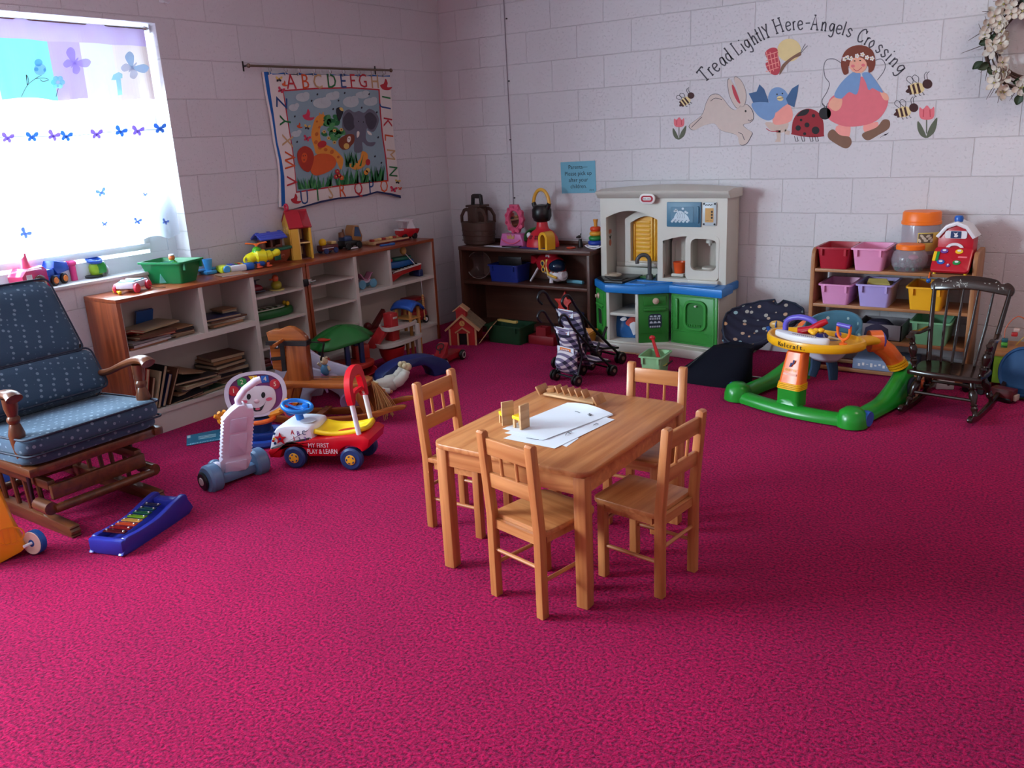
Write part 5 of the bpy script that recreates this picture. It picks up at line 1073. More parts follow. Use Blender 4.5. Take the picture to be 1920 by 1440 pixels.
for s_ in (-1, 1):
    y = s_*.262
    arm = smooth([(-.23, .470), (-.12, .482), (.0, .492), (.10, .508), (.22, .552), (.32, .583), (.385, .590), (.412, .578)], False, 4)
    n_ = len(arm); g = G(MGL_W)
    rs = [.020+.012*max(0, (i/n_-.5))*2 for i in range(n_)]
    g.tube([(x, y+s_*.01*math.sin(3*x), z) for x, z in arm], rs, 12, flat=.72); g.ob('armrest', gl)
    g = G(MGLZ); g.lathe([(.014, .30), (.016, .33), (.026, .40), (.030, .44), (.020, .475), (.018, .48), (.024, .492), (.024, .50), (.018, .51), (.026, .545), (.026, .58)], c=(.345, y, -.01), n=14); g.ob('arm_post', gl)
    G(MGLZ).cyl((.02, y, .30), (-.05, y, .482), .010, n=8).ob('spindle', gl); G(MGLZ).cyl((-.10, y, .30), (-.17, y, .474), .010, n=8).ob('spindle', gl)
    G(MGL_W).box(-.22, y-.02, .268, .42, y+.02, .302, .006).ob('seat_rail', gl)
    # base side: floor runner, upper runner, spindles, swing link
    yb = s_*.185
    G(MGL_W).prism(smooth([(-.30, 0), (.40, 0), (.47, .010), (.47, .035), (.40, .05), (-.25, .05), (-.31, .03)], True, 3), -.02, .02, ((0, yb, 0), (1, 0, 0), (0, 0, 1), (0, -1, 0)), b=.004).ob('floor_runner', gl)
    G(MGL_W).box(-.22, yb-.016, .175, .36, yb+.016, .215, .006).ob('base_rail', gl)
    for x in (-.16, -.06, .05, .15, .26): G(MGLZ).cyl((x, yb, .05), (x-.015, yb, .18), .010, n=8).ob('base_spindle', gl)
    for x in (-.12, .24): G(MBLK).box(x, y-s_*.045-.006, .10, x+.02, y-s_*.045+.006, .29, .004).ob('swing_link', gl)
    G(MGL_W).cyl((.30, y-s_*.04, .118), (.40, y-s_*.04, .118), .026, n=14).ob('link_hub', gl)
for x, z in ((.40, .112), (-.20, .05)): G(MGL_W).cyl((x, -.21, z), (x, .21, z), .018, n=10).ob('cross_bar', gl)
G(MGL_W).box(.33, -.25, .262, .41, .25, .30, .008).ob('seat_rail', gl); G(MGL_W).box(-.26, -.25, .262, -.2, .25, .30, .008).ob('seat_rail', gl)
G(MGL_W).box(.36, -.2, .14, .384, .2, .2, .006).ob('front_board', gl)
g = G(MGL_W)
for s_ in (-1, 1): g.tube([(-.13, s_*.23, .30), (-.30, s_*.22, .56), (-.42, s_*.2, .82)], .016, 8)
g.tube([(-.42, -.22, .82), (-.44, 0, .85), (-.42, .22, .82)], .02, 8); g.ob('back_frame', gl)
# ================================================================ dark rocking chair
MDKW = wood('espresso', (28, 16, 12), (46, 27, 20), 0.22, 2); MDKX = wood('espresso_x', (32, 19, 14), (50, 30, 22), 0.2, 0)
rc = thing('rocking_chair', "dark brown child's rocking chair with a stencilled crest rail in front of the bins", 'rocking chair', (3.705, -.78, 0), rad(-8))
SZ_ = .215
seat = smooth([(-.155, -.09), (-.165, -.12), (-.15, -.135), (0, -.150), (.15, -.135), (.165, -.12), (.155, -.09), (.14, .10), (-.14, .10)], True, 4)
G(MDKX).prism(seat, SZ_-.026, SZ_, XY((0, 0, 0)), b=.008).ob('seat', rc)
for s_ in (-1, 1):
    x = s_*.145
    rk = smooth([(-.215, .020), (-.12, .004), (0, .0), (.14, .006), (.30, .03), (.44, .075), (.44, .095), (.30, .056), (.14, .034), (0, .028), (-.12, .032), (-.20, .050), (-.225, .04)], True, 3)
    G(MDKX).prism(rk, -.011, .011, ((x*1.08, 0, 0), (0, 1, 0), (0, 0, 1), (1, 0, 0)), b=.003).ob('rocker', rc)
    def turned(p0, p1, nm):
        p0, p1 = Vector(p0), Vector(p1); L_ = (p1-p0).length
        G(MDKW).lathe([(.011, 0), (.013, .02*L_), (.010, .1*L_), (.017, .22*L_), (.012, .28*L_), (.017, .31*L_), (.012, .34*L_), (.020, .55*L_), (.018, .66*L_), (.012, .72*L_), (.017, .75*L_), (.012, .8*L_), (.015, .92*L_), (.013, L_)], c=p0, ax=p1-p0, n=12).ob(nm, rc)
    turned((x*1.08, -.13, .025), (x*.78, -.085, SZ_-.02), 'leg'); turned((x*1.08, .15, .03), (x*.8, .07, SZ_-.02), 'leg')
    G(MDKW).tube([(s_*.135, .085, SZ_), (s_*.155, .14, .40), (s_*.172, .20, .585)], [.013, .012, .010], 10).ob('back_post', rc)
    G(MDKX).tube(smooth([(s_*.16, .115, .375), (s_*.175, .02, .372), (s_*.178, -.06, .385), (s_*.178, -.095, .365), (s_*.178, -.115, .375)], False, 4), .015, 8, flat=.7).ob('armrest', rc)
    turned((s_*.15, -.08, SZ_), (s_*.176, -.075, .372), 'arm_post')
for k in range(4): 
    f = -.078+k*.052; G(MDKW).tube([(f, .088, SZ_), (f*1.2, .145, .40), (f*1.3, .195, .575)], [.0065, .0075, .005], 8).ob('spindle', rc)
cr = [(-.185, .0), (-.187, .03), (-.16, .055), (-.13, .048), (-.10, .068), (0, .078), (.10, .068), (.13, .048), (.16, .055), (.187, .03), (.185, .0), (.16, -.006), (0, .010), (-.16, -.006)]
fr = ((0, .195, .562), (1, 0, 0), (0, .30, .954), (0, -.954, .30))
c_ = G(MDKX).prism(smooth(cr, True, 4), -.011, .011, fr, b=.004).ob('crest_rail', rc)
g = G(flat('stencil_pale', (150, 146, 138), .5))
for k in range(34):
    u = random.choice((-.05, -.05, -.04, .06, .1, -.12, -.14, .13))+random.uniform(-.03, .03); v = .036+random.uniform(-.016, .018); a = random.uniform(0, 180)
    g.prism(ell(u, v, random.uniform(.003, .0075), .0022, a, 8), .011, .0116, fr)
g.ob('stencil', c_)
G(MDKX).cyl((-.13, -.115, .10), (.13, -.115, .10), .008, n=8).ob('stretcher', rc); G(MDKX).cyl((-.135, .12, .10), (.135, .12, .10), .008, n=8).ob('stretcher', rc)
# ================================================================ infant seat of navy animal cloth, and drawstring bag
MANI = dotted('navy_animal_cloth', (20, 22, 48), (120, 170, 180), 22, .29, True); MANI.node_tree.nodes['Principled BSDF'].inputs['Sheen Weight'].default_value = 0
MNAV = mat('navy_nylon', (9, 11, 24), .85, bump=.15, bscale=30, spec=.15)
ib = thing('infant_seat', 'navy padded infant seat printed with little coloured animals between kitchen and rack', 'baby seat', (2.61, -.43, 0))
def isf(u, v):
    """reclined oval shell: v 0 foot .. 1 head"""
    w = .215*max(0, 1-abs((v-.5)/.502)**2.4)**.5*(.72+.28*min(1, v*1.8))+.004
    a = (u-.5)*2; x = a*w; t = v
    y = -.16+.44*t-.12*t*t; z = .11+.03*math.sin(t*5)+.30*t**1.25
    return Vector((x+.13*(t-.5), y-.05*(a*a)*-1*.6, z+.05*a*a*(1-v**4)-.02*(1-a*a)+.004*math.sin(t*40)))
G(MANI).sheet(isf, 22, 30, .022).ob('padded_shell', ib, ang=180)
g = G(MPIPE); g.tube([isf(0, v/20) for v in range(21)]+[isf(u/8, 1) for u in range(1, 9)]+[isf(1, 1-v/20) for v in range(1, 21)], .006, 6); g.ob('piping', ib)
g = G(MCH); 
for s_ in (-1, 1): g.tube([(s_*.15, -.24, .012), (s_*.17, -.02, .012), (s_*.17, .28, .012), (s_*.12, .30, .03), (s_*.10, .20, .30)], .008, 8)
g.tube([(-.15, -.24, .012), (.15, -.24, .012)], .008, 8); g.ob('wire_frame', ib)
# toy bar with an amber rattle standing up from the infant seat
G(MTB).tube([(.17, -.12, .19), (.165, -.16, .22), (.14, -.17, .26), (.12, -.165, .30)]+[(.17+.055*math.cos(rad(a)), -.17, .30+.045*math.sin(rad(a))) for a in range(180, 361, 30)], .006, 7).ob('toy_bar', ib)
g = G(mat('amber', (206, 160, 84), .25)); g.ball((.17, -.172, .315), (.042, .016, .026)); g.use(MTB).torus((.17, -.172, .315), (1, 0, 0), .022, .004, 16, 6); g.ob('rattle', ib)
dbag = thing('drawstring_bag', 'dark navy drawstring bag slumped on the carpet in front of the infant seat', 'bag', (2.50, -.80, 0))
def bagf(u, v):
    a = 2*math.pi*u; sq = lambda q: math.copysign(abs(q)**.7, q)
    w = .20*(1-.35*v); d = .10*(1-.45*v)+.012
    x = sq(math.cos(a))*w+.06*v+.008*math.sin(3*a+4*v); y = sq(math.sin(a))*d+.10*v*v; z = .20*v**.9+.004*math.sin(5*a)*v
    return Vector((x-.085*max(0, -math.cos(a))*(1-v)**2*.8, y, z*(1-.15*max(0, -math.cos(a)))+.002))
g = G(MNAV).sheet(bagf, 40, 12); g.add([bagf(i/40, 1) for i in range(40)], [list(range(40))]); g.ob('bag', dbag, ang=180)
g = G(MBLK).tube([(-.06, -.02, .17), (-.12, -.05, .11), (-.18, -.09, .05), (-.21, -.12, .006)], .0035, 6); g.ob('drawstring', dbag)
g = G(MNAV).tube([(-.20, -.06, .015), (-.26, -.09, .014), (-.285, -.105, .010)], [.03, .025, .012], 8, flat=.45); g.ob('corner', dbag)
g = G(flat('bag_white_print', (206, 206, 210)))
for k in range(7): g.cb((-.272+k*.011, -.108-.004*k, .020), (.003, .016, .003), rot=(.4, 0, .3))
g.ob('print', dbag)
# ================================================================ baby walker
MWG = plastic('walker_green', (28, 140, 40), .28); MWO = plastic('walker_orange', (244, 112, 40), .3); MWY = plastic('walker_yellow', (244, 178, 24), .28); MWP = plastic('walker_purple', (98, 86, 190), .32); MWD = mat('walker_dark', (20, 24, 44), .5)
wk = thing('baby_walker', 'baby walker with a green base, orange posts and a yellow toy tray', 'baby walker', (3.115, -.91, 0), rad(-15))
base = smooth([(-.33, -.255, .035), (-.16, -.292, .032), (0, -.305, .032), (.16, -.292, .032), (.33, -.255, .035)], False, 6)
g = G(MWG)
def rail(pts, w, h): # flattened moulded rail with a flat underside
    P = [Vector(p) for p in pts]; prof = [(-1, 0), (-1, .35), (-.78, .8), (-.35, 1), (.35, 1), (.78, .8), (1, .35), (1, 0)]; vs = []; k = len(prof)
    for i, p in enumerate(P):
        t = (P[min(i+1, len(P)-1)]-P[max(0, i-1)]); t.z = 0; t.normalize(); s_ = Vector((-t.y, t.x, 0)); hh = h[i] if isinstance(h, list) else h; ww = w[i] if isinstance(w, list) else w
        for a, b_ in prof: vs.append((p.x+s_.x*a*ww, p.y+s_.y*a*ww, p.z+b_*hh))
    fs = []
    for i in range(len(P)-1):
        for j in range(k): fs.append([i*k+j, (i+1)*k+j, (i+1)*k+(j+1) % k, i*k+(j+1) % k])
    fs += [list(range(k)), [(len(P)-1)*k+j for j in range(k)][::-1]]; g.add(vs, fs)
rail([(x, y, .008) for x, y, z in base], .045, .05)
for s_ in (-1, 1):
    side = smooth([(s_*.318, -.255), (s_*.322, -.12), (s_*.318, .05), (s_*.305, .2), (s_*.29, .31)], False, 6); n_ = len(side)
    hs = [.05+.16*max(0, (i/n_-.42)/.58)**1.3 for i in range(n_)]
    rail([(x, y, .008+.012*math.sin(math.pi*i/n_)) for i, (x, y) in enumerate(side)], [.045+.012*(i/n_) for i in range(n_)], hs)
    g.lathe([(.001, .10), (.035, .097), (.060, .078), (.070, .045), (.072, .008), (.001, .006)], c=(s_*.322, -.262, 0), n=18)
rail([(0, -.298+.02*k_-.02, .008) for k_ in range(4)], .068, [.07, .09, .09, .06])
g.prism(rrect(-.062, -.045, .062, .045, .02, 4), .05, .135, ((0, -.268, 0), (1, 0, 0), (0, 1, 0), (0, 0, 1)))
g.ob('base', wk, ang=60)
def taper(m, p0, p1, a0, a1, nm, n=12, par=wk):
    g = G(m); p0, p1 = Vector(p0), Vector(p1); vs = []; o0 = rrect(-a0[0], -a0[1], a0[0], a0[1], min(a0)*.45, 3); o1 = rrect(-a1[0], -a1[1], a1[0], a1[1], min(a1)*.45, 3); k = len(o0)
    vs = [(p0.x+x, p0.y+y, p0.z) for x, y in o0]+[(p1.x+x, p1.y+y, p1.z) for x, y in o1]
    g.add(vs, [[j, (j+1) % k, k+(j+1) % k, k+j] for j in range(k)]+[list(range(k))[::-1], [k+j for j in range(k)]]); return g.ob(nm, par, ang=45)
for k in range(4): taper(MWY, (0, -.268+.002*k, .135+k*.008), (0, -.267+.002*k, .1415+k*.008), (.066-.001*k, .047), (.066-.001*k, .047), 'collar')
po = taper(MWO, (0, -.262, .165), (0, -.225, .315), (.060, .042), (.048, .036), 'front_post')
fr = ((0, -.3045, .17), (1, 0, 0), (0, .215, .976), (0, -.976, .215))
g = G(flat('walker_print_navy', (40, 44, 96)))
g.prism(smooth([(-.010, .078), (.002, .082), (.004, .096), (-.004, .100), (-.006, .09)]), 0, .0012, fr).prism(smooth([(.004, .092), (.012, .096), (.016, .112), (.008, .114), (.006, .104)]), 0, .0012, fr); g.use(flat('walker_print_pink', (250, 190, 170))).prism(rrect(-.036, .036, .036, .046, .002), -.004, .0002, fr)
g.use(flat('walker_print_gold', (240, 190, 70)))
lettering(g, 'BABY SIT', ((0, -.3045+.215*.062, .17+.06), (1, 0, 0), (0, .215, .976), (0, -.976, .215)), .018, .0006)
g.ob('print', po)
# tray
tr = [(.0+.245*math.cos(rad(a)), -.07+.185*math.sin(rad(a))*(1 if math.sin(rad(a)) < 0 else .75)) for a in range(0, 360, 12)]
tr = [(x*(1.02 if y > -.07 else 1), y) for x, y in tr]
ins = [(x*.52, -.005+(y+.07)*.62+.03) for x, y in tr]
g = G(MWY); k = len(tr)
rows = [(1.0, .322), (1.035, .332), (1.04, .352), (1.02, .366), (.97, .366), (.93, .352), (.86, .345)]
vs = []; fs = []
for f, z in rows: vs += [(x*f, -.07+(y+.07)*f, z) for x, y in tr]
vs += [(x, y, .348) for x, y in ins]+[(x, y, .318) for x, y in ins]
R_ = len(rows)+2
for i in range(R_): 
    for j in range(k): fs.append([i*k+j, i*k+(j+1) % k, ((i+1) % R_)*k+(j+1) % k, ((i+1) % R_)*k+j])
g.add(vs, fs)
for s_ in (-1, 1): g.tube([(s_*.16, .04, .335), (s_*.185, .11, .335), (s_*.20, .165, .325)], [.05, .042, .040], 12, flat=.6)
ty = g.ob('tray', wk, ang=50)
lettering(G(flat('print_black', (26, 24, 22))), 'Kolcraft.', ((-.052, -.2592, .345), (.975, .222, 0), (0, .0, 1), (.222, -.975, 0)), .030, .0012).ob('lettering', ty) if False else None
g = G(flat('print_black', (26, 24, 22)))
word = 'Kolcraft.'
for i_, ch in enumerate(word):
    a = rad(270+(i_-4)*4.1-5); rx, ry = .245*1.042, .185*1.042
    p = Vector((rx*math.cos(a), -.07+ry*math.sin(a), .3435)); t = Vector((-rx*math.sin(a), ry*math.cos(a), 0)).normalized(); nn = Vector((t.y, -t.x, 0))
    lettering(g, ch, (p, t, Vector((0, 0, 1)), nn), .032, .0012, sx=1.05)
g.ob('lettering', ty)
# orange joints, rear posts, wheels
for s_ in (-1, 1):
    j0 = Vector((s_*.198, .185, .318))
    G(MWO).cyl(j0+Vector((-s_*.03, -.03, 0)), j0+Vector((s_*.012, .012, 0)), .056, n=20).ob('joint_ring', wk)
    G(MWP).lathe([(.048, 0), (.046, .012), (.030, .022), (.001, .026)], c=j0+Vector((s_*.010, .010, 0)), ax=(s_*.7, .7, 0), n=18).ob('joint_knob', wk)
    G(MWO).tube([j0+Vector((s_*.0, .0, -.015)), (s_*.235, .225, .26), (s_*.262, .262, .205)], [.046, .045, .044], 14).ob('rear_post', wk)
    for k in range(3): G(MWY).cyl((s_*(.262+.006*k), .262+.004*k, .208-k*.012), (s_*(.265+.006*k), .265+.004*k, .199-k*.012), .050, n=16).ob('collar', wk)
    w_ = G(MWD).lathe([(.001, -.014), (.058, -.014), (.066, -.008), (.066, .008), (.058, .014), (.001, .014)], c=(s_*.352, .285, .066), ax=(1, 0, 0), n=24).ob('wheel', wk)
    g = G(plastic('wheel_tan', (206, 150, 116), .4)).ringprism(ell(0, 0, .045, .045, 0, 24), ell(0, 0, .036, .036, 0, 24), .0145, .018, ((s_*.352, .285, .066), (0, 1, 0), (0, 0, 1), (s_, 0, 0)))
    for q_ in range(5): g.prism(band([(0, 0), (.04*math.cos(q_*1.257), .04*math.sin(q_*1.257))], .016), .0145, .018, ((s_*.352, .285, .066), (0, 1, 0), (0, 0, 1), (s_, 0, 0)))
    g.ob('hub', w_)
    G(MTB).lathe([(.001, -.02), (.036, -.02), (.04, 0), (.036, .02), (.001, .02)], c=(s_*.372, -.225, .045), ax=(1, 0, 0), n=16).ob('front_roller', wk)
# fabric seat
MTEAL = dotted('teal_patch_cloth', (52, 98, 118), (120, 176, 186), 22, .2, True)
g = G(MTEAL).sheet(lambda u, v: Vector((.165*math.cos(math.pi*(1-u))*(1-.12*v), .03+.15*math.sin(math.pi*u)*(1-.1*v)+.03*v, .33+.12*v*math.sin(math.pi*u)**.5)), 24, 8, .014); g.ob('seat_back', wk, ang=180)
G(mat('seat_lining', (206, 200, 214), .8)).sheet(lambda u, v: Vector((.13*math.cos(2*math.pi*u)*(1-.5*v*v), .03+.09*math.sin(2*math.pi*u)*(1-.5*v*v), .33-.11*v)), 24, 6, .003).ob('seat_sling', wk, ang=180)
for s_ in (-1, 1): G(mat('teal_dark', (30, 54, 82), .8)).tube([(s_*.04, .02, .235), (s_*.05, .03, .17), (s_*.06, .02, .12)], [.03, .026, .022], 8, flat=.5).ob('leg_strap', wk)
# toys on the tray
tt = G(plastic('tray_white', (226, 226, 232), .35)).prism(smooth([(-.16, -.165), (-.03, -.205), (.10, -.185), (.12, -.15), (.02, -.13), (-.06, -.135), (-.15, -.115), (-.19, -.13)], True, 4), .350, .385, XY((0, 0, 0)), b=.008); pn = tt.ob('toy_panel', wk)
g = G(flat('panel_ink2', (40, 40, 90)));
for k in range(12): g.prism(ell(-.07+k*.012, -.168-.001*k, .004, .003), .385, .386, XY((0, 0, 0)))
for k in range(10): g.prism(ell(-.06+k*.012, -.180-.001*k, .003, .0025), .385, .386, XY((0, 0, 0)))
g.ob('print', pn)
G(MWP).tube([(-.155, -.10, .365), (-.155, -.10, .41)]+[(-.155+.085*(1-math.cos(rad(a))), -.10+.01*(1-math.cos(rad(a))), .41+.045*math.sin(rad(a))) for a in range(20, 181, 20)]+[(.015, -.08, .375)], .015, 10).ob('arch_bar', wk)
G(MTR).tube([(-.07, -.12, .39), (-.01, -.10, .40), (.035, -.085, .435), (.06, -.075, .45)], [.018, .022, .018, .014], 10).ob('red_plane', wk); G(MTR).tube([(-.03, -.16, .40), (.03, -.07, .405)], [.010, .010], 8, flat=.5).ob('plane_wing', wk)
g = G(MWY)
for p_ in ((.015, -.14, .405), (.035, -.13, .408), (.055, -.12, .41), (.03, -.145, .40)): g.ball(p_, (.018, .016, .013))
g.ob('yellow_flower', wk)
G(mat('navy_gloss', (24, 32, 90), .25)).lathe([(.001, .0), (.028, 0), (.032, .015), (.02, .028), (.001, .03)], c=(.07, -.135, .372), n=18).ob('spinner', wk)
g = G(MWO).tube([(.165+.032*math.cos(rad(a)), -.10, .42+.045*math.sin(rad(a))) for a in range(180, 361, 20)], .007, 8); g.lathe([(.02, .35), (.02, .358), (.008, .362), (.008, .378)], c=(.165, -.10, 0), n=12); g.tube([(.133, -.10, .42), (.133, -.10, .445)], .008, 8).tube([(.197, -.10, .42), (.197, -.10, .445)], .008, 8); g.ob('yoke', wk)
G(MWP).cyl((.130, -.10, .448), (.20, -.10, .442), .011, n=12).ob('roller', wk)
G(MWP).ball((.115, -.06, .385), .016).ob('bead_knob', wk)
# ================================================================ toys on the carpet
def on_plane(px, py, P, N):
    d = CAMF*FPX + CAMR*(px-960) - CAMU*(py-720); P = Vector(P); N = Vector(N)
    return CAMC + d*((P-CAMC).dot(N)/d.dot(N))
def to_local(t, p):
    return Matrix.Rotation(-t.rotation_euler.z, 4, 'Z') @ (Vector(p)-t.location)
def wheel(g, c, ax, r, w, n=22): return g.lathe([(.001, -w/2), (r*.82, -w/2), (r, -w/2+r*.14), (r, w/2-r*.14), (r*.82, w/2), (.001, w/2)], c=c, ax=ax, n=n)
# ---- ride-on car
MCW = plastic('car_white', (232, 234, 240), .28); MCR = plastic('car_red', (206, 18, 34), .25); MCY = plastic('car_yellow', (246, 204, 20), .3); MCB = plastic('car_blue', (30, 62, 116), .35); MSB = plastic('steer_blue', (22, 120, 206), .28)
car = thing('ride_on_car', 'red and white ride-on car with a blue steering wheel, yellow seat and push handle', 'ride-on toy', (1.321, -2.905, 0), rad(22.5))
Fs = lambda y: ((0, y, 0), (1, 0, 0), (0, 0, 1), (0, -1, 0))
body = [(-.125, .045), (-.135, .075), (-.12, .088), (-.07, .102), (-.01, .124), (.09, .145), (.2, .155), (.30, .168), (.345, .168), (.372, .150), (.362, .11), (.345, .096)]+arc(.275, .052, .066, .062, 35, 150, 8)+[(.20, .062), (.07, .058)]+arc(0, .052, .066, .062, 20, 165, 8)+[(-.075, .045)]
G(MCR).prism(body, -.205, -.0, Fs(0), b=.014).ob('body', car)
g = G(MCW).prism(smooth([(-.125, .072), (-.124, .105), (-.10, .165), (-.06, .198), (.02, .205), (.082, .20), (.094, .18), (.098, .148), (.09, .130), (-.01, .108), (-.07, .084)], True, 3), -.198, -.006, Fs(0), b=.022); hood = g.ob('hood', car)
G(plastic('hood_dimple', (196, 200, 208), .3)).lathe([(.001, 0), (.035, .001), (.038, .004), (.034, .004), (.001, .0015)], c=(.052, .075, .2045), n=18).ob('cup_holder', hood)
g = G(MCR); st = []
for k in range(10): rr_ = .030 if k % 2 == 0 else .014; a = rad(90+k*36); st.append((rr_*math.cos(a)-.06, rr_*math.sin(a)+.142))
g.prism(smooth(st, True, 3), .0, .006, Fs(.004), b=.002); g.use(MCB).prism(ell(-.06, .142, .006, .006), .006, .009, Fs(.004)); g.ob('star_knob', hood)
for u, v, m in ((-.088, .165, MCB), (-.092, .14, MCY), (-.097, .13, MCR), (-.09, .118, MCB)): G(m).prism(ell(u, v, .006, .006), 0, .003, Fs(.004)).ob('dot', hood)
for ch, u, v, m in (('A', .002, .172, MCR), ('B', .030, .168, MTP), ('C', .058, .172, MCB), ('1', .006, .142, MCR), ('2', .032, .138, MCB), ('3', .060, .142, MTP)):
    g = G(m); lettering(g, ch, ((u, .0052, v), (1, 0, 0), (0, 0, 1), (0, -1, 0)), .030, .0012, sx=.9); g.ob('lettering', hood)
g = G(plastic('sticker_white', (236, 226, 228), .4)); f2 = ((.14, .0, .105), (1, 0, .03), (0, 0, 1), (0, -1, 0))
lettering(g, 'MY FIRST', ((.125, -.0005, .115), (1, 0, .03), (0, 0, 1), (0, -1, 0)), .030, .001, sx=.85); lettering(g, 'PLAY & LEARN', ((.14, -.0005, .086), (1, 0, .03), (0, 0, 1), (0, -1, 0)), .032, .001, sx=.72); g.ob('lettering', car, label='white lettering')
def seatf(u, v): 
    x = .10+.235*u; w = .074-.012*u; return Vector((x, .1+(v-.5)*2*w, .162+.028*u*u*u+.010*(v-.5)**2*4-.012*math.sin(math.pi*u)*(1-(v-.5)**2*4)+.012*(1-u)**6))
G(MCY).sheet(seatf, 16, 10, .02).ob('seat', car, ang=180)
G(MSB).cyl((.005, .095, .195), (-.005, .095, .245), .018, n=14).lathe([(.020, 0), (.034, .016), (.04, .02)], c=(-.005, .095, .24), n=16).ob('steering_column', car)
sw = G(MSB); sax = Vector((.22, -.05, 1)).normalized(); sw.torus((-.006, .095, .268), sax, .066, .010, 28, 10); u_ = Vector((1, 0, -.22)).normalized()
sw.tube([Vector((-.006, .095, .268))-u_*.06, Vector((-.006, .095, .256)), Vector((-.006, .095, .268))+u_*.06], .008, 8, flat=.6).cb((.03, .11, .268), (.03, .02, .018), .004); sw.ob('steering_wheel', car)
for y in (.022, .178): G(MCW).cyl((.318, y, .15), (.295, y, .325), .0115, n=12).ob('pole', car)
gr = [(-.078, 0), (.0, 0)]; fr = ((.294, .10, .318), (0, 1, 0), (-.13, 0, .99), (-.99, 0, -.13))
out = smooth([(-.092, -.012), (-.092, .05), (-.07, .10), (-.03, .132), (.03, .142), (.07, .13), (.092, .09), (.094, -.012), (.066, -.012), (.062, .02), (-.064, .02), (-.066, -.012)], True, 2)
cx_ = lambda p: p
inn = [(p[0]*.62, .058+(p[1]-.062)*.50) for p in out]
g = G(MCR).ringprism(out, inn, -.014, .014, fr); g.ob('push_handle', car)
for x in (0, .275):
    for y, s_ in ((.012, -1), (.19, 1)):
        w = G(MCB); wheel(w, (x, y, .053), (0, 1, 0), .053, .036); wo = w.ob('wheel', car)
        g = G(plastic('hub_yellow', (238, 172, 40), .35)).prism(ell(0, 0, .024, .024, 0, 18), .018, .023, ((x, y, .053), (1, 0, 0), (0, 0, 1), (0, s_, 0)), b=.002); g.use(MCB)
        for q_ in range(5): a = q_*1.257+.6; g.prism(ell(.017*math.cos(a), .017*math.sin(a), .006, .0035, math.degrees(a)+90, 8), .0232, .0240, ((x, y, .053), (1, 0, 0), (0, 0, 1), (0, s_, 0)))
        g.ob('hubcap', wo)
# ---- toy vacuum
MVW = plastic('vacuum_white', (222, 214, 232), .35); MVB = plastic('vacuum_blue', (88, 118, 152), .35); MVK = mat('vacuum_black', (18, 20, 26), .4)
v = thing('toy_vacuum', 'toy upright vacuum with a ribbed white handle and grey blue floor head', 'toy vacuum', (1.15, -3.125, 0), rad(-6))
g = G(MVB)
g.prism(smooth([(.06, -.13), (.06, .13), (.0, .13), (-.03, .06), (-.11, .05), (-.135, 0), (-.11, -.05), (-.03, -.07), (0, -.13)], True, 3), .012, .055, XY((0, 0, 0)), b=.012)
g.lathe([(.001, -.03), (.055, -.03), (.064, -.02), (.064, .02), (.055, .03), (.001, .03)], c=(.035, -.115, .048), ax=(0, 1, 0), n=22).lathe([(.001, -.03), (.055, -.03), (.064, -.02), (.064, .02), (.055, .03), (.001, .03)], c=(.035, .115, .048), ax=(0, 1, 0), n=22)
for k in range(4): g.box(-.075+k*.014, -.04, .052, -.066+k*.014, .03, .066, .003)
g.ball((-.105, -.02, .05), (.028, .03, .022)).ball((-.09, .03, .05), (.022, .022, .018)); g.ob('floor_head', v)
for x, y, r_ in ((.02, -.150, .042), (-.095, -.056, .026), (.02, .150, .042)):
    w = G(MVK); wheel(w, (x, y, r_), (0, 1, 0), r_, .014); wo = w.ob('wheel', v); G(plastic('vac_hub', (170, 150, 150), .4)).lathe([(.001, 0), (r_*.45, 0), (r_*.4, .003), (.001, .004)], c=(x, y-.008*(1 if y < 0 else -1), r_), ax=(0, -1 if y < 0 else 1, 0), n=14).ob('hub', wo)
fr = ((.035, 0, .055), (.40, .92, 0), (.28, .03, .955), (.90, -.40, -.2))
colm = [(-.062, .0), (-.07, .06), (-.058, .075)]
for k in range(11): colm += [(-.062, .080+k*.018), (-.070, .088+k*.018), (-.062, .095+k*.018)]
colm += [(-.056, .285), (-.03, .312), (-.005, .33), (.02, .33), (.035, .312), (.058, .308), (.062, .285)]
for k in range(11): colm += [(.060, .275-k*.018), (.067, .268-k*.018), (.060, .261-k*.018)]
colm += [(.058, .06), (.066, .05), (.052, .0)]
g = G(MVW).prism(colm, -.022, .022, fr, b=.005); cl_ = g.ob('upright', v)
g = G(plastic('vacuum_shade', (206, 196, 218), .4)).prism(rrect(-.035, .08, .04, .19, .006), .022, .026, fr, b=.002).prism(rrect(-.035, .20, .035, .27, .006), .022, .026, fr, b=.002).prism(rrect(-.048, .0, .045, .055, .006), .022, .03, fr, b=.003); g.ob('panel', cl_)
O_, U_, V_, N_ = [Vector(q_) for q_ in fr]; PP = lambda a, b_, c: O_+U_*a+V_*b_+N_*c
G(MVW).tube([PP(.005, .31, .0), PP(-.006, .35, .0), PP(.02, .395, .0), PP(.065, .428, .0), PP(.085, .432, 0)], [.016, .015, .015, .016, .015], 10, flat=.8).ob('handle', v)
G(MVW).ball((.0, -.065, .075), (.03, .025, .025)).ob('knob', v)
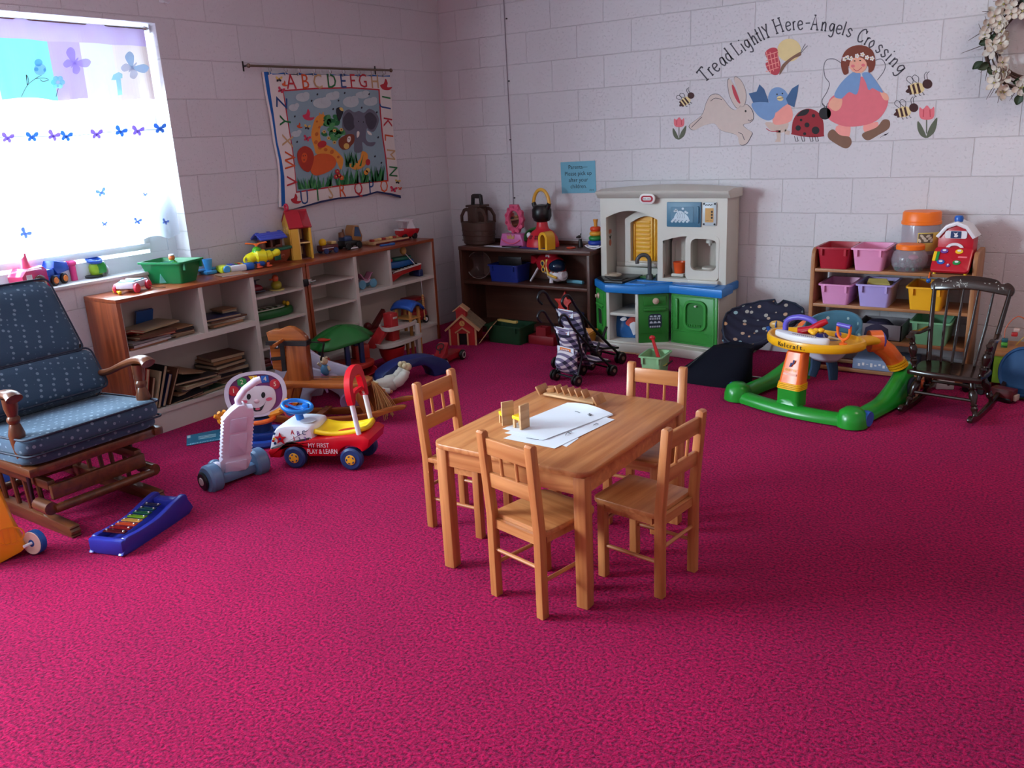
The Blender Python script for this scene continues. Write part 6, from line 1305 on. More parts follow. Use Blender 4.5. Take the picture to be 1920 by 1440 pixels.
# ---- smiling face learning toy
f = thing('face_toy', 'standing learning toy with a smiling face, number arch and orange hands', 'toy', (.855, -2.715, 0), rad(50))
MFW = plastic('face_white', (206, 196, 212), .35); MFP = plastic('face_purple', (122, 40, 112), .35)
tl = math.radians(14); fr = lambda h: ((0, -.0-h*math.cos(tl), .115+h*math.sin(tl)), (1, 0, 0), (0, math.sin(tl), math.cos(tl)), (0, -math.cos(tl), math.sin(tl)))
F0 = fr(0)
hd = smooth([(-.135, .06), (-.15, .12), (-.135, .185), (-.08, .225), (0, .235), (.08, .225), (.135, .185), (.15, .12), (.135, .06), (.09, .02), (0, .005), (-.09, .02)], True, 4)
inn = [(x*.86, .118+(y-.118)*.86) for x, y in hd]
G(MFW).ringprism(hd, inn, -.03, .02, F0).ob('head_frame', f); G(MFP).prism(inn, -.03, .008, F0).ob('number_arch', f)
fc = smooth([(-.09, .07), (-.092, .13), (-.06, .155), (0, .160), (.06, .155), (.092, .13), (.09, .07), (.05, .025), (0, .015), (-.05, .025)], True, 4)
fo = G(plastic('face_skin', (214, 200, 206), .4)).prism(fc, .008, .022, F0, b=.005).ob('face', f)
g = G(flat('eye_black', (20, 18, 22)))
for x in (-.035, .035): g.prism(ell(x, .112, .010, .015, -10), .022, .025, F0)
g.prism(smooth([(-.045, .082), (-.03, .062), (0, .05), (.03, .062), (.045, .082), (.02, .04), (0, .034), (-.02, .04)], True, 3), .022, .0245, F0); g.ob('eyes', fo)
g = G(flat('cheek_pink', (206, 84, 110)))
for x in (-.06, .06): g.prism(ell(x, .088, .016, .009, 5), .022, .0245, F0)
g.prism(ell(0, .046, .012, .006), .0245, .0255, F0); g.ob('cheek', fo)
G(plastic('face_nose', (216, 176, 184))).ball(Vector(F0[0])+Vector(F0[2])*.085+Vector(F0[3])*.024, (.014, .010, .010)).ob('nose', fo)
for a, ch, m, sh_ in ((158, '1', MTR, 'r'), (122, '2', MTG, 'h'), (92, '3', MTY, 't'), (62, '4', MTB, 's'), (30, '5', MTR, 'r')):
    u, w_ = .112*math.cos(rad(a)), .118+.082*math.sin(rad(a)); n_ = {'r': 18, 'h': 6, 't': 3, 's': 4}[sh_]
    p_ = [(u+.026*math.cos(rad(90+360*i/n_+(45 if sh_ == 's' else 180 if sh_ == 't' else 0))), w_+.026*math.sin(rad(90+360*i/n_+(45 if sh_ == 's' else 180 if sh_ == 't' else 0)))) for i in range(n_)]
    o = G(m).prism(p_, .008, .018, F0, b=.003).ob('number_button', f); g = G(plastic('number_line', (236, 220, 190))); q_ = fr(.0185); lettering(g, ch, (Vector(F0[0])+Vector(F0[1])*u+Vector(F0[2])*w_+Vector(F0[3])*.018, F0[1], F0[2], F0[3]), .032, .0015); g.ob('lettering', o)
MHO = plastic('hand_orange', (240, 156, 40), .4)
def mitt(c, s_, nm):
    g = G(MHO); c = Vector(c); g.ball(c, (.032, .018, .028))
    for k, (dx, dz, r_) in enumerate(((-.030, .022, .012), (-.014, .034, .012), (.006, .038, .0115), (.024, .026, .011))):
        g.tube([c+Vector((dx*.4*s_, 0, dz*.4)), c+Vector((dx*1.05*s_, -.004, dz*1.05)), c+Vector((dx*1.35*s_, -.008, dz*1.3))], [r_, r_, r_*.8], 8)
    g.tube([c, c+Vector((.036*s_, -.008, -.004)), c+Vector((.046*s_, -.012, .006))], [.012, .012, .009], 8)
    g.tube([c, c+Vector((.06*s_, .02, -.02)), c+Vector((.10*s_, .03, -.03))], [.018, .017, .017], 8); g.ob(nm, f)
mitt((-.165, -.03, .135), 1, 'hand'); mitt((.150, -.03, .155), -1, 'hand')
g = G(MTR).lathe([(.024, -.03), (.026, -.01), (.030, .02), (.034, .028), (.034, .03), (.026, .03), (.024, .02)], c=(.155, -.075, .155), ax=(.1, -1, .2), n=18).cb((.152, -.06, .188), (.035, .035, .03), .006); tsc = g.ob('telescope', f); G(MTB).lathe([(.001, .018), (.026, .022)], c=(.155, -.075, .155), ax=(.1, -1, .2), n=16).ob('lens', tsc)
G(MTO).torus((0, 0, .112), (0, 0, 1), .075, .012, 24, 8).ob('collar', f)
G(plastic('toy_navy', (28, 60, 110), .4)).lathe([(.05, .0), (.052, .06), (.07, .11), (.001, .112)], c=(0, .0, .0), n=18).ob('trunk', f)
g = G(plastic('base_blue', (24, 62, 150), .35)).lathe([(.145, .004), (.15, .014), (.145, .03), (.12, .034), (.108, .02), (.108, .004)], c=(.015, -.01, 0), n=32).box(-.06, -.06, .004, .06, .06, .05, .01); g.ob('base_ring', f)
# ---- teal ruler card
rl = thing('ruler_card', 'flat teal card printed like a ruler lying on the carpet beside the face toy', 'card', (0, 0, 0))
q_ = [at(350, 836, z=.003), at(424, 823, z=.003), at(412, 805, z=.003), at(350, 817, z=.003)]; c_ = sum(q_, Vector())/4; rl.location = (c_.x, c_.y, .002); q_ = [(p.x-c_.x, p.y-c_.y) for p in q_]
G(flat('card_teal', (24, 108, 140), .4)).prism(q_, 0, .002).ob('card', rl)
g = G(flat('card_print', (170, 200, 206))); U = Vector((q_[1][0]-q_[0][0], q_[1][1]-q_[0][1], 0)); V = Vector((q_[3][0]-q_[0][0], q_[3][1]-q_[0][1], 0)); O = Vector((q_[0][0], q_[0][1], 0))
for k in range(22): g.prism([(.05+k*.042, .03), (.065+k*.042, .03), (.065+k*.042, .15 if k % 2 else .1), (.05+k*.042, .15 if k % 2 else .1)], .002, .0026, (O, U, V, (0, 0, 1)))
for k in range(3): g.prism([(.3, .4+k*.12), (.75, .4+k*.12), (.75, .44+k*.12), (.3, .44+k*.12)], .002, .0026, (O, U, V, (0, 0, 1)))
g.prism([(.02, .7), (.1, .7), (.1, .95), (.02, .95)], .002, .0026, (O, U, V, (0, 0, 1))); g.ob('print', rl)
# ---- xylophone
MXB = plastic('xylo_blue', (40, 48, 150), .3)
xa, xb = Vector((1.335, -3.80, 0)), Vector((1.245, -3.52, 0)); an = math.atan2(xb.y-xa.y, xb.x-xa.x)
x = thing('xylophone', 'blue toy xylophone with rainbow metal bars on the carpet by the glider', 'xylophone', xa, an); L_ = (xb-xa).length
g = G(MXB)
for s_ in (-1, 1): g.prism(smooth([(-.022, .0), (-.03, .03), (-.02, .064), (.05, .060), (L_*.55, .062), (L_-.03, .084), (L_+.03, .090), (L_+.045, .06), (L_+.04, 0)], True, 3), s_*.066-.012, s_*.066+.012, ((0, 0, 0), (1, 0, 0), (0, 0, 1), (0, -1, 0)), b=.005)
g.box(-.035, -.07, .002, L_+.035, .07, .035, .006).box(-.046, -.077, .0, -.012, .077, .062, .010).box(L_-.005, -.06, .01, L_+.04, .06, .075, .01); g.ob('case', x)
cs = [(92, 20, 28), (140, 22, 26), (206, 70, 40), (214, 152, 72), (120, 160, 40), (40, 96, 70), (34, 78, 90), (40, 44, 84)]
for k, c in enumerate(cs):
    m = mat('bar_%d' % k, c, .25, metal=.5); z = .066+.014*(k/7)**2; o = G(m).box(.004+k*.030, -.048+.002*k, z, .026+k*.030, .048-.002*k, z+.005, .001).ob('bar', x)
    g = G(MCH)
    for y in (-.038, .038): g.ball((.015+k*.030, y*(1-.04*k), z+.006), .0045, 8, 5)
    g.ob('stud', o)
# ---- yellow push toy at the edge
yt = thing('push_toy', 'yellow plastic push toy with a blue and white wheel by the glider base', 'push toy', (0, 0, 0))
pts = [on_plane(px, py, (1.075, -4.03, 0), (.92, -.39, 0)) for px, py in ((-60, 905), (0, 925), (26, 985), (50, 1026), (40, 1036), (0, 1058), (-70, 1075))]
pz = min(p.z for p in pts); N = Vector((-.92, .39, 0)).normalized(); U = Vector((.39, .92, 0)).normalized(); O = pts[3]
yt.location = (O.x, O.y, 0)
P2 = [((p-O).dot(U), p.z) for p in pts]
bd_ = G(MCY if False else plastic('push_yellow', (240, 158, 30), .3)).prism(P2, -.10, .0, ((0, 0, 0), U, (0, 0, 1), -N), b=.008).ob('body', yt)
g = G(plastic('push_emboss', (226, 142, 24), .35)); g.ringprism(ell(P2[0][0]*.35, P2[3][1]+.06, .05, .035, 0, 20), ell(P2[0][0]*.35, P2[3][1]+.06, .045, .03, 0, 20), .0, .003, ((0, 0, 0), U, (0, 0, 1), -N))
for k in (-.02, .0, .02): g.prism(band([(P2[0][0]*.35+k, P2[3][1]+.03), (P2[0][0]*.35+k, P2[3][1]+.09)], .004), .0, .003, ((0, 0, 0), U, (0, 0, 1), -N))
g.ob('emboss', bd_)
wc_ = at(66, 1016, z=.045)-yt.location; wc_.z = .046
ax_ = Vector((.3, -.95, .1)).normalized()
w = G(plastic('wheel_blue', (22, 84, 160), .35)); wheel(w, wc_, ax_, .046, .034); wo = w.ob('wheel', yt); G(plastic('wheel_cream', (236, 206, 190), .35)).lathe([(.012, .012), (.014, .0175), (.042, .0185), (.044, .0165)], c=wc_, ax=ax_, n=22).ob('wheel_rim', wo)
G(MFR).cyl(wc_+ax_*.015, wc_+ax_*.05, .006, n=8).ob('axle', yt)
# ---- rocking horse
rh = thing('rocking_horse', 'varnished wooden rocking horse with a black bridle and yarn tail', 'rocking horse', (.752, -2.442, 0), rad(25))
MHW = wood('horse_x', (120, 58, 24), (172, 94, 42), 0.22, 0); MHZ = wood('horse_z', (112, 52, 22), (164, 86, 38), 0.25, 2)
cosr, sinr = math.cos(rad(25)), math.sin(rad(25)); PN = Vector((-sinr, cosr, 0)); HP = Vector((.752, -2.442, 0))+PN*.04
def hp(px, py): p = on_plane(px, py, HP, PN); q = to_local(rh, p); return (q.x, q.z)
G(MHW).prism(smooth([(-.01, -.045), (.10, -.035), (.22, -.045), (.36, -.050), (.455, -.03), (.46, .09), (.36, .115), (.22, .10), (.1, .10), (-.01, .11)], True, 3), .192, .222, XY((0, 0, 0)), b=.008).ob('seat', rh)
FH = ((0, .04, 0), (1, 0, 0), (0, 0, 1), (0, -1, 0))
G(MHZ).prism([hp(*p) for p in ((541, 645), (548, 640), (578, 642), (580, 665), (586, 712), (533, 714), (543, 690))], -.025, .035, FH, b=.006).ob('neck', rh)
hd_ = [(502, 622), (514, 617), (526, 617), (540, 611), (552, 613), (566, 622), (576, 632), (578, 645), (545, 647), (545, 692), (530, 695), (515, 690), (512, 672), (508, 645)]
ho = G(MHW).prism([hp(*p) for p in hd_], -.022, .022, FH, b=.005).ob('head', rh)
MSTR = mat('strap_black', (22, 16, 14), .5)
for nm, pts in (('cheek_strap', [(504, 637), (504, 644), (580, 646), (580, 637)]), ('side_strap', [(528, 644), (536, 644), (541, 693), (533, 694)]), ('nose_strap', [(512, 668), (512, 674), (536, 672), (536, 666)])):
    G(MSTR).prism([hp(*p) for p in pts], -.027, .027 if nm != 'cheek_strap' else .040, FH).ob(nm, rh)
g = G(flat('horse_eye', (24, 16, 14))); ex, ez = hp(521, 648); g.prism(ell(ex, ez, .020, .012, -10), .022, .024, FH); g.use(MTW2).prism(ell(ex+.006, ez+.001, .006, .006), .024, .025, FH); g.ob('eye', ho)
px_, pz_ = hp(533, 634); G(MHW).cyl((px_, -.09, pz_-.01), (px_, .12, pz_+.0), .010, n=10).ob('hand_peg', rh)
G(MSTR).tube([(hp(580, 641)[0], .04, hp(580, 641)[1]), (hp(592, 641)[0]+.02, .10, hp(592, 641)[1]-.02), (.16, .13, .30)], .008, 6, flat=.4).ob('rein', rh)
for x0, x1, nm in ((.03, -.02, 'leg'), (.40, .47, 'leg')):
    for y in (-.03, .10): G(MHZ).prism([(x0-.035, .20), (x0+.035, .20), (x1+.03, .055), (x1-.03, .055)], -.012, .012, ((0, y, 0), (1, 0, 0), (0, 0, 1), (0, -1, 0)), b=.003).ob(nm, rh)
for y in (-.045, .115): G(MHW).prism(smooth([(-.26, .06), (-.14, .024), (.05, .0), (.3, .004), (.46, .025), (.60, .072), (.66, .085), (.67, .106), (.60, .10), (.44, .058), (.25, .038), (.05, .036), (-.12, .058), (-.25, .09)], True, 3), -.013, .013, ((0, y, 0), (1, 0, 0), (0, 0, 1), (0, -1, 0)), b=.004).ob('rocker', rh)
G(MHW).box(.16, -.05, .03, .20, .12, .046, .003).ob('cross_slat', rh)
g = G(mat('yarn', (190, 138, 84), .9))
for k in range(46):
    a = random.uniform(-.5, .5); b_ = random.uniform(-.5, .5); ln = random.uniform(.12, .2)
    p0 = Vector((.455, .035, .205)); p1 = p0+Vector((.03+.02*a, .02*b_, -.01)); p2 = p1+Vector((.035+.04*a, .05*b_, -ln*.6)); p3 = p2+Vector((.01+.04*a, .03*b_, -ln*.45))
    if p3.z < .006: p3.z = .006+random.random()*.01
    g.tube(smooth([p0, p1, p2, p3], False, 3), .0022, 4)
g.ob('tail', rh)
# ---- activity walker behind the horse
MAW = plastic('walker_grey', (168, 156, 172), .45); MLI = plastic('walker_lilac', (172, 124, 170), .4)
aw = thing('activity_walker', 'pale grey arched push walker with lilac wheels and teddies behind the rocking horse', 'push toy', (.60, -2.17, 0), rad(22))
for y in (-.11, .06):
    o = smooth([(-.20, .03), (-.20, .10), (-.13, .20), (-.06, .30), (.0, .31), (.10, .24), (.24, .20), (.36, .10), (.36, .03), (.28, .03), (.25, .09), (.16, .13), (.08, .09), (.06, .03), (-.06, .03), (-.08, .10), (-.12, .10), (-.14, .03)], True, 2)
    G(MAW).prism(o, -.014, .014, ((0, y, 0), (1, 0, 0), (0, 0, 1), (0, -1, 0)), b=.004).ob('side_panel', aw)
for x, y in ((-.17, -.14), (.32, -.14), (-.17, .09), (.32, .09)):
    w = G(MLI); wheel(w, (x, y, .055), (0, 1, 0), .055, .03); w.ob('wheel', aw)
G(MAW).cb((-.03, -.025, .20), (.06, .15, .16), .02).ob('bridge', aw)
def teddy(x, y, z, nm):
    c = Vector((x, y, z)); g = G(plastic('bear_tan', (196, 172, 140), .6)); g.ball(c+Vector((0, 0, .05)), (.022, .02, .022)).ball(c+Vector((-.016, 0, .07)), .008, 8, 6).ball(c+Vector((.016, 0, .07)), .008, 8, 6).ball(c+Vector((0, -.02, .046)), .008, 8, 6).tube([c+Vector((-.02, 0, .02)), c+Vector((-.034, -.01, .04))], .008, 6).tube([c+Vector((.02, 0, .02)), c+Vector((.034, -.01, .0))], .008, 6); o = g.ob(nm, aw)
    G(plastic('bear_blue', (70, 122, 160), .6)).ball(c, (.025, .022, .034)).ob('jacket', o); G(MLI).tube([c+Vector((-.01, 0, -.02)), c+Vector((-.014, 0, -.08)), c+Vector((.0, 0, -.13))], [.018, .014, .006], 8).ob('trousers', o)
teddy(-.115, -.10, .345, 'teddy'); teddy(.19, -.13, .235, 'teddy')
# ---- toy drum
dr = thing('toy_drum', 'red toy drum with yellow rims on its side behind the rocking horse', 'drum', (.72, -1.97, .0725)); g = G(plastic('drum_red', (176, 40, 30), .4)); ax_ = Vector((.8, -.45, .1)).normalized(); g.lathe([(.001, -.05), (.062, -.05), (.062, .05), (.001, .05)], ax=ax_, n=24); g.ob('shell', dr)
for s_ in (-1, 1): G(plastic('drum_rim', (204, 156, 70), .4)).torus(ax_*.05*s_, ax_, .064, .008, 28, 8).ob('rim', dr)
# ---- green roofed play house
pg_ = thing('toy_playhouse', 'toy playhouse with a green leafy roof and navy posts by the empty shelves', 'playset', (.48, -1.755, 0), rad(70))
MTGR = plastic('roof_green', (22, 100, 36), .45); MTNV = plastic('post_navy', (28, 42, 86), .4); MTOR = plastic('base_red', (176, 46, 34), .4)
def roof(u, v):
    a = 2*math.pi*u; r_ = v; w = 1+.10*math.sin(5*a+.5); return Vector((.20*r_*math.cos(a)*w, .115*r_*math.sin(a)*w, .345-.085*r_**2.2-.03*max(0, math.cos(a+2.6))*r_))
g = G(MTGR).sheet(roof, 40, 10, .014); g.ob('roof', pg_, ang=180); G(plastic('slot_red', (206, 60, 46))).lathe([(.001, .0), (.04, 0), (.042, .006), (.001, .008)], c=(-.125, -.045, .296), n=18).ob('slot', pg_)
for p_ in ((.0, -.07), (.10, -.06), (-.12, .05), (.12, .06)): G(MTNV).box(p_[0]-.014, p_[1]-.014, .10, p_[0]+.014, p_[1]+.014, .28, .004).ob('post', pg_)
g = G(MTOR).prism(ell(0, 0, .20, .125, 0, 28), .085, .115, XY((0, 0, 0)), b=.008); g.box(.10, .03, .10, .20, .1, .20, .01).lathe([(.035, .115), (.012, .19), (.001, .192)], c=(-.13, -.07, 0), n=12); g.ob('base', pg_)
cr_ = thing('red_wagon_tray', 'deep red curved toy tray under the green roofed playhouse', 'toy', (.53, -1.80, 0), rad(70)); 
G(plastic('tray_red', (150, 22, 30), .3)).lathe([(.001, .006), (.12, .006), (.17, .045), (.20, .083), (.192, .083), (.162, .05), (.115, .014), (.001, .014)], n=36).ob('tray', cr_)
# ---- parking garage toy
pk = thing('toy_garage', 'two-level toy parking garage with white ramps, red tower and blue tower roof', 'playset', (.50, -1.30, 0), rad(90))
MPW = plastic('garage_white', (190, 180, 172), .45); MPR = plastic('garage_red', (166, 28, 32), .4); MPB = plastic('garage_blue', (24, 70, 150), .4); MPT = plastic('garage_tan', (186, 130, 66), .45); MPN = plastic('garage_navy', (22, 36, 92), .45)
def deck(z, pts, nm): 
    g = G(MPW).prism(smooth(pts, True, 3), z-.012, z, XY((0, 0, 0)), b=.003); o = smooth(pts, True, 3); i_ = [(x*.94, y*.90) for x, y in o]; g.ringprism(o, i_, z, z+.014); g.ob(nm, pk)
deck(.175, [(-.22, -.10), (-.12, -.14), (.12, -.12), (.16, -.07), (.14, .06), (.02, .10), (-.12, .08), (-.2, .0)], 'lower_deck'); deck(.265, [(-.13, -.08), (-.02, -.10), (.12, -.09), (.15, -.03), (.12, .06), (-.05, .07), (-.12, .0)], 'upper_deck')
G(MPR).box(-.065, -.045, .06, .0, .03, .355, .008).ob('lift_tower', pk); G(MPW).box(-.05, -.05, .318, -.015, -.043, .33, .002).ob('tower_window', pk)
G(MPR).prism([(-.24, .165), (-.20, .165), (-.06, .27), (-.10, .275)], -.04, .04, ((0, .0, 0), (1, 0, 0), (0, 0, 1), (0, -1, 0)), b=.003).ob('ramp', pk)
for x in (.10,): G(MPW).box(x, -.11, .05, x+.03, -.085, .26, .004).ob('post', pk)
for x in (.11, .19):
    for y in (-.05, .07): G(MPT).box(x-.008, y-.008, .0, x+.012, y+.008, .36, .003).ob('tower_post', pk)
G(MPT).box(.10, -.06, .16, .205, .08, .17, .002).box(.10, -.06, .28, .205, .08, .29, .002).ob('tower_floor', pk)
G(MPB).sheet(lambda u, v: Vector((.155+.068*(u-.5)*2, .01+.095*(v-.5)*2, .405-.045*abs(u-.5)**2*4-.02*abs(v-.5)**3*8)), 10, 10, .016).ob('tower_roof', pk, ang=180)
g = G(MPR).lathe([(.001, .04), (.05, .045), (.075, .10), (.085, .15), (.08, .152), (.07, .1), (.001, .06)], c=(-.10, -.06, 0), n=24).lathe([(.02, .0), (.016, .04)], c=(-.10, -.06, 0), n=12); g.ob('funnel', pk)
# ---- blue arch
ba = thing('blue_arch', 'dark blue plastic toy arch on the carpet in front of the garage', 'toy', (.83, -1.53, 0), rad(72)); g = G(MPN)
o = [(-.27, 0), (-.23, .08), (-.13, .13), (0, .145), (.13, .13), (.23, .08), (.27, 0)]; i_ = [(.13, 0), (.11, .05), (.06, .085), (0, .09), (-.06, .085), (-.11, .05), (-.13, 0)]
g.prism(smooth(o, False, 3)+smooth(i_, False, 3), -.06, .06, ((0, 0, 0), (1, 0, 0), (0, 0, 1), (0, -1, 0)), b=.008).ob('arch', ba)
# ---- doll on its back
dl = thing('baby_doll', 'soft baby doll in a white sleepsuit lying on its back, feet in the air', 'doll', (.855, -1.85, 0), rad(68), sc=.82)
MDS = plastic('doll_skin', (178, 112, 84), .5); MDW = mat('doll_suit', (196, 190, 178), .9, bump=.2, bscale=80); MDC = mat('doll_cream', (204, 190, 150), .9)
g = G(MDW); g.tube(smooth([(-.06, 0, .05), (0, 0, .055), (.07, 0, .06), (.12, 0, .06)], False, 4), [.040]*4+[.05]*4+[.06]*4+[.056], 14)
for s_ in (-1, 1): g.tube(smooth([(.10, s_*.028, .06), (.15, s_*.035, .075), (.19, s_*.036, .11), (.21, s_*.036, .14)], False, 4), [.040]*5+[.036]*4+[.03]*3+[.026], 12)
g.tube(smooth([(-.04, -.045, .055), (.0, -.08, .04), (.04, -.09, .03)], False, 3), .02, 10).tube(smooth([(-.04, .045, .055), (.0, .08, .04), (.03, .09, .03)], False, 3), .02, 10); g.ob('body', dl, ang=180)
for s_ in (-1, 1): G(MDC).ball((.222, s_*.036, .162), (.030, .022, .030)).ball((.200, s_*.036, .172), (.02, .02, .022)).ob('bootee', dl)
h_ = G(MDS); h_.ball((-.115, 0, .056), (.055, .052, .052)).ball((-.115, -.0, .108), (.010, .009, .008)).ball((-.108, -.052, .056), (.012, .008, .014)).ball((-.108, .052, .056), (.012, .008, .014)); ho = h_.ob('head', dl, ang=180)
g = G(flat('doll_eye', (30, 20, 18)))
for s_ in (-1, 1): g.ball((-.125, s_*.02, .104), (.006, .007, .004))
g.ob('eyes', ho); G(MTR).ball((-.092, 0, .104), (.005, .012, .004)).ob('mouth', ho)
G(MDC).torus((-.055, 0, .058), (1, 0, .1), .042, .009, 20, 6).box(-.05, -.05, .09, -.02, .03, .098, .003).ob('collar', dl)
for s_ in (-1, 1): G(MDS).ball((.045, s_*.098, .026), (.016, .014, .014)).ob('hand', dl)
G(flat('flower_orange', (206, 96, 60))).ball((-.01, -.088, .046), (.018, .018, .012)).ob('cuff_flower', dl)
# ---- red wooden car
wcar = thing('wooden_car', 'red wooden toy car with a yellow grille and white ringed black wheels', 'toy car', (.785, -1.145, 0), rad(100))
MWR = wood('car_red_wood', (120, 18, 24), (160, 26, 34), .3, 0)
G(MWR).box(-.165, -.05, .022, .16, .05, .062, .008).ob('chassis', wcar); G(MWR).prism([(-.12, .06), (-.02, .06), (.0, .14), (-.01, .145), (-.06, .085)], -.035, .035, ((0, 0, 0), (1, 0, 0), (0, 0, 1), (0, -1, 0)), b=.004).ob('seat', wcar)
gy = G(plastic('grille_yellow', (222, 180, 90), .4)).box(-.178, -.052, .018, -.16, .052, .085, .006).ob('grille', wcar); g = G(flat('grille_black', (20, 18, 18))); fr = ((-.178, 0, 0), (0, -1, 0), (0, 0, 1), (-1, 0, 0)); g.prism(rrect(-.03, .026, .03, .048, .006), 0, .001, fr).ringprism(ell(0, .064, .016, .012), ell(0, .064, .010, .007), 0, .001, fr).prism(ell(0, .064, .005, .004), 0, .001, fr); g.ob('grille_mark', gy)
g = G(MCH); g.lathe([(.012, 0), (.014, .02), (.001, .022)], c=(-.15, 0, .075), ax=(-.6, 0, .6), n=12); g.ob('headlamp', wcar)
g = G(MBLK).torus((-.055, 0, .125), (-.6, 0, .7), .026, .004, 18, 6).cyl((-.07, 0, .07), (-.055, 0, .12), .004, n=6); g.ob('steering_wheel', wcar)
for xx in (-.12, .12):
    for s_ in (-1, 1):
        w = G(MBLK); wheel(w, (xx, s_*.066, .034), (0, 1, 0), .034, .022); wo = w.ob('wheel', wcar); G(plastic('wheel_ring', (196, 188, 180))).ringprism(ell(0, 0, .022, .022), ell(0, 0, .016, .016), .011, .0125, ((xx, s_*.066, .034), (1, 0, 0), (0, 0, 1), (0, s_, 0))).ob('wheel_ring', wo)
# ---- toy schoolhouse
sc_ = thing('toy_schoolhouse', 'red toy schoolhouse with tan roof edges and a side wall folded down', 'toy house', (.545, -.60, 0), rad(24))
MSR = plastic('school_red', (172, 32, 34), .45); MST = plastic('school_tan', (196, 150, 110), .5)
FS = ((0, 0, 0), (1, 0, 0), (0, 0, 1), (0, -1, 0))
dv = 0
g = G(MSR); W2 = .095
front = [(-W2, 0), (-.03, 0), (-.03, .085), (.03, .085), (.03, 0), (W2, 0), (W2, .125), (0, .205), (-W2, .125)]
g.prism(front, .095, .107, FS).prism([(-W2, 0), (W2, 0), (W2, .125), (0, .205), (-W2, .125)], -.107, -.095, FS).box(-W2, -.10, 0, -W2+.01, .10, .125); g.ob('walls', sc_)
g = G(MST)
for s_ in (-1, 1): g.prism([(s_*.12, .103), (s_*.0, .206), (s_*.0, .222), (s_*.128, .112)], .09, .125, FS)
g.box(-.10, -.112, 0, -.088, -.100, .12).box(.088, -.112, 0, .10, -.1, .12).box(-.04, -.113, 0, -.03, -.104, .09).box(.03, -.113, 0, .04, -.104, .09)
for s_ in (-1, 1): g.prism([(s_*.05, .088), (0, .122), (0, .132), (s_*.055, .096)], .104, .118, FS)
g.ob('trim', sc_)
G(MST).prism([(-.12, .103), (0, .206), (0, .222), (-.13, .112)], -.11, .09, FS).ob('roof', sc_); G(wood('school_shingle', (120, 100, 80), (160, 138, 110), .6, 0)).prism([(.118, .106), (0, .206), (0, .222), (.126, .114)], -.11, .09, FS).ob('roof', sc_)
g = G(MSR).box(-.045, -.09, .18, .025, -.03, .25).prism([(-.055, .245), (-.01, .28), (.035, .245)], .025, .10, FS); g.ob('belfry', sc_); g = G(MST).prism([(-.06, .24), (-.01, .28), (-.01, .288), (-.066, .246)], .02, .105, FS).prism([(.04, .24), (-.01, .28), (-.01, .288), (.046, .246)], .02, .105, FS); g.ob('belfry_roof', sc_)
g = G(flat('clock_tan', (206, 150, 84))).prism(ell(0, .158, .020, .020), .107, .110, FS); g.use(flat('clock_red', (120, 24, 20))).prism(band([(0, .158), (0, .172)], .003), .110, .111, FS).prism(band([(0, .158), (.010, .152)], .003), .110, .111, FS); g.ob('clock', sc_)
G(MST).prism([(.0, 0), (.16, 0), (.16, .19), (0, .19)], 0, .006, ((.105, -.08, .006), (.62, .0, .78), (0, 1, 0), (.78, 0, -.62))).ob('folded_wall', sc_)
G(MBLK).box(-.03, -.09, .0, .03, -.085, .085).ob('doorway', sc_)
# ---- bins and blocks under the bookcase
MDKG = plastic('bin_dark_green', (18, 56, 34), .45)
b1 = bin_('dark green bin of wooden track pieces standing on the carpet before the bookcase', (20, 62, 38), 'darkgreen', .835, -.555, 0, w=.30, d=.20, h=.13, group='x', rz=0); del b1['group']
tk = thing('toy_track', 'yellow wooden toy track piece lying across the dark green bin', 'toy track', (.80, -.44, .133)); G(plastic('track_yellow', (206, 176, 96), .5)).box(-.09, -.016, 0, .08, .016, .014, .003, rot=(0, 0, -.2)).cb((.082, -.02, .010), (.03, .03, .018), .004).ob('track', tk)
rb = thing('red_block_box', 'low red plastic box of toys on the carpet beside the dark green bin', 'toy box', (1.10, -.475, 0)); G(plastic('box_red', (128, 18, 28), .45)).box(-.105, 0, 0, .105, .16, .065, .006).ringprism([(-.04, .005), (.04, .005), (.04, .075), (-.04, .075)], [(-.02, .025), (.02, .025), (.02, .055), (-.02, .055)], .065, .125, XY((.0, 0, 0))).ob('box', rb)
st_ = thing('orange_star', 'orange red plastic starfish toy on the pile behind the stroller', 'toy', (1.16, -.25, .178)); p5 = []
for k in range(10): rr_ = .085 if k % 2 == 0 else .042; p5.append((rr_*math.cos(rad(90+36*k)), .06+rr_*math.sin(rad(90+36*k))))
G(plastic('star_red', (206, 40, 26), .4)).prism(smooth(p5, True, 3), 0, .022, ((0, 0, .02), (1, 0, 0), (0, .25, .97), (0, -.97, .25)), b=.006).ob('star', st_)
nb_ = thing('navy_toy', 'navy blue toy basket under the orange star', 'toy', (1.19, -.20, .0505)); G(MPN).lathe([(.001, .0), (.07, 0), (.09, .10), (.094, .125), (.088, .125), (.08, .1), (.06, .01), (.001, .01)], n=20).ob('basket', nb_)
b2 = bin_('orange yellow bin half hidden behind the toy stroller', (206, 132, 44), 'ochre', 1.43, -.62, 0, w=.18, d=.26, h=.125, group='x', rz=rad(8)); del b2['group']
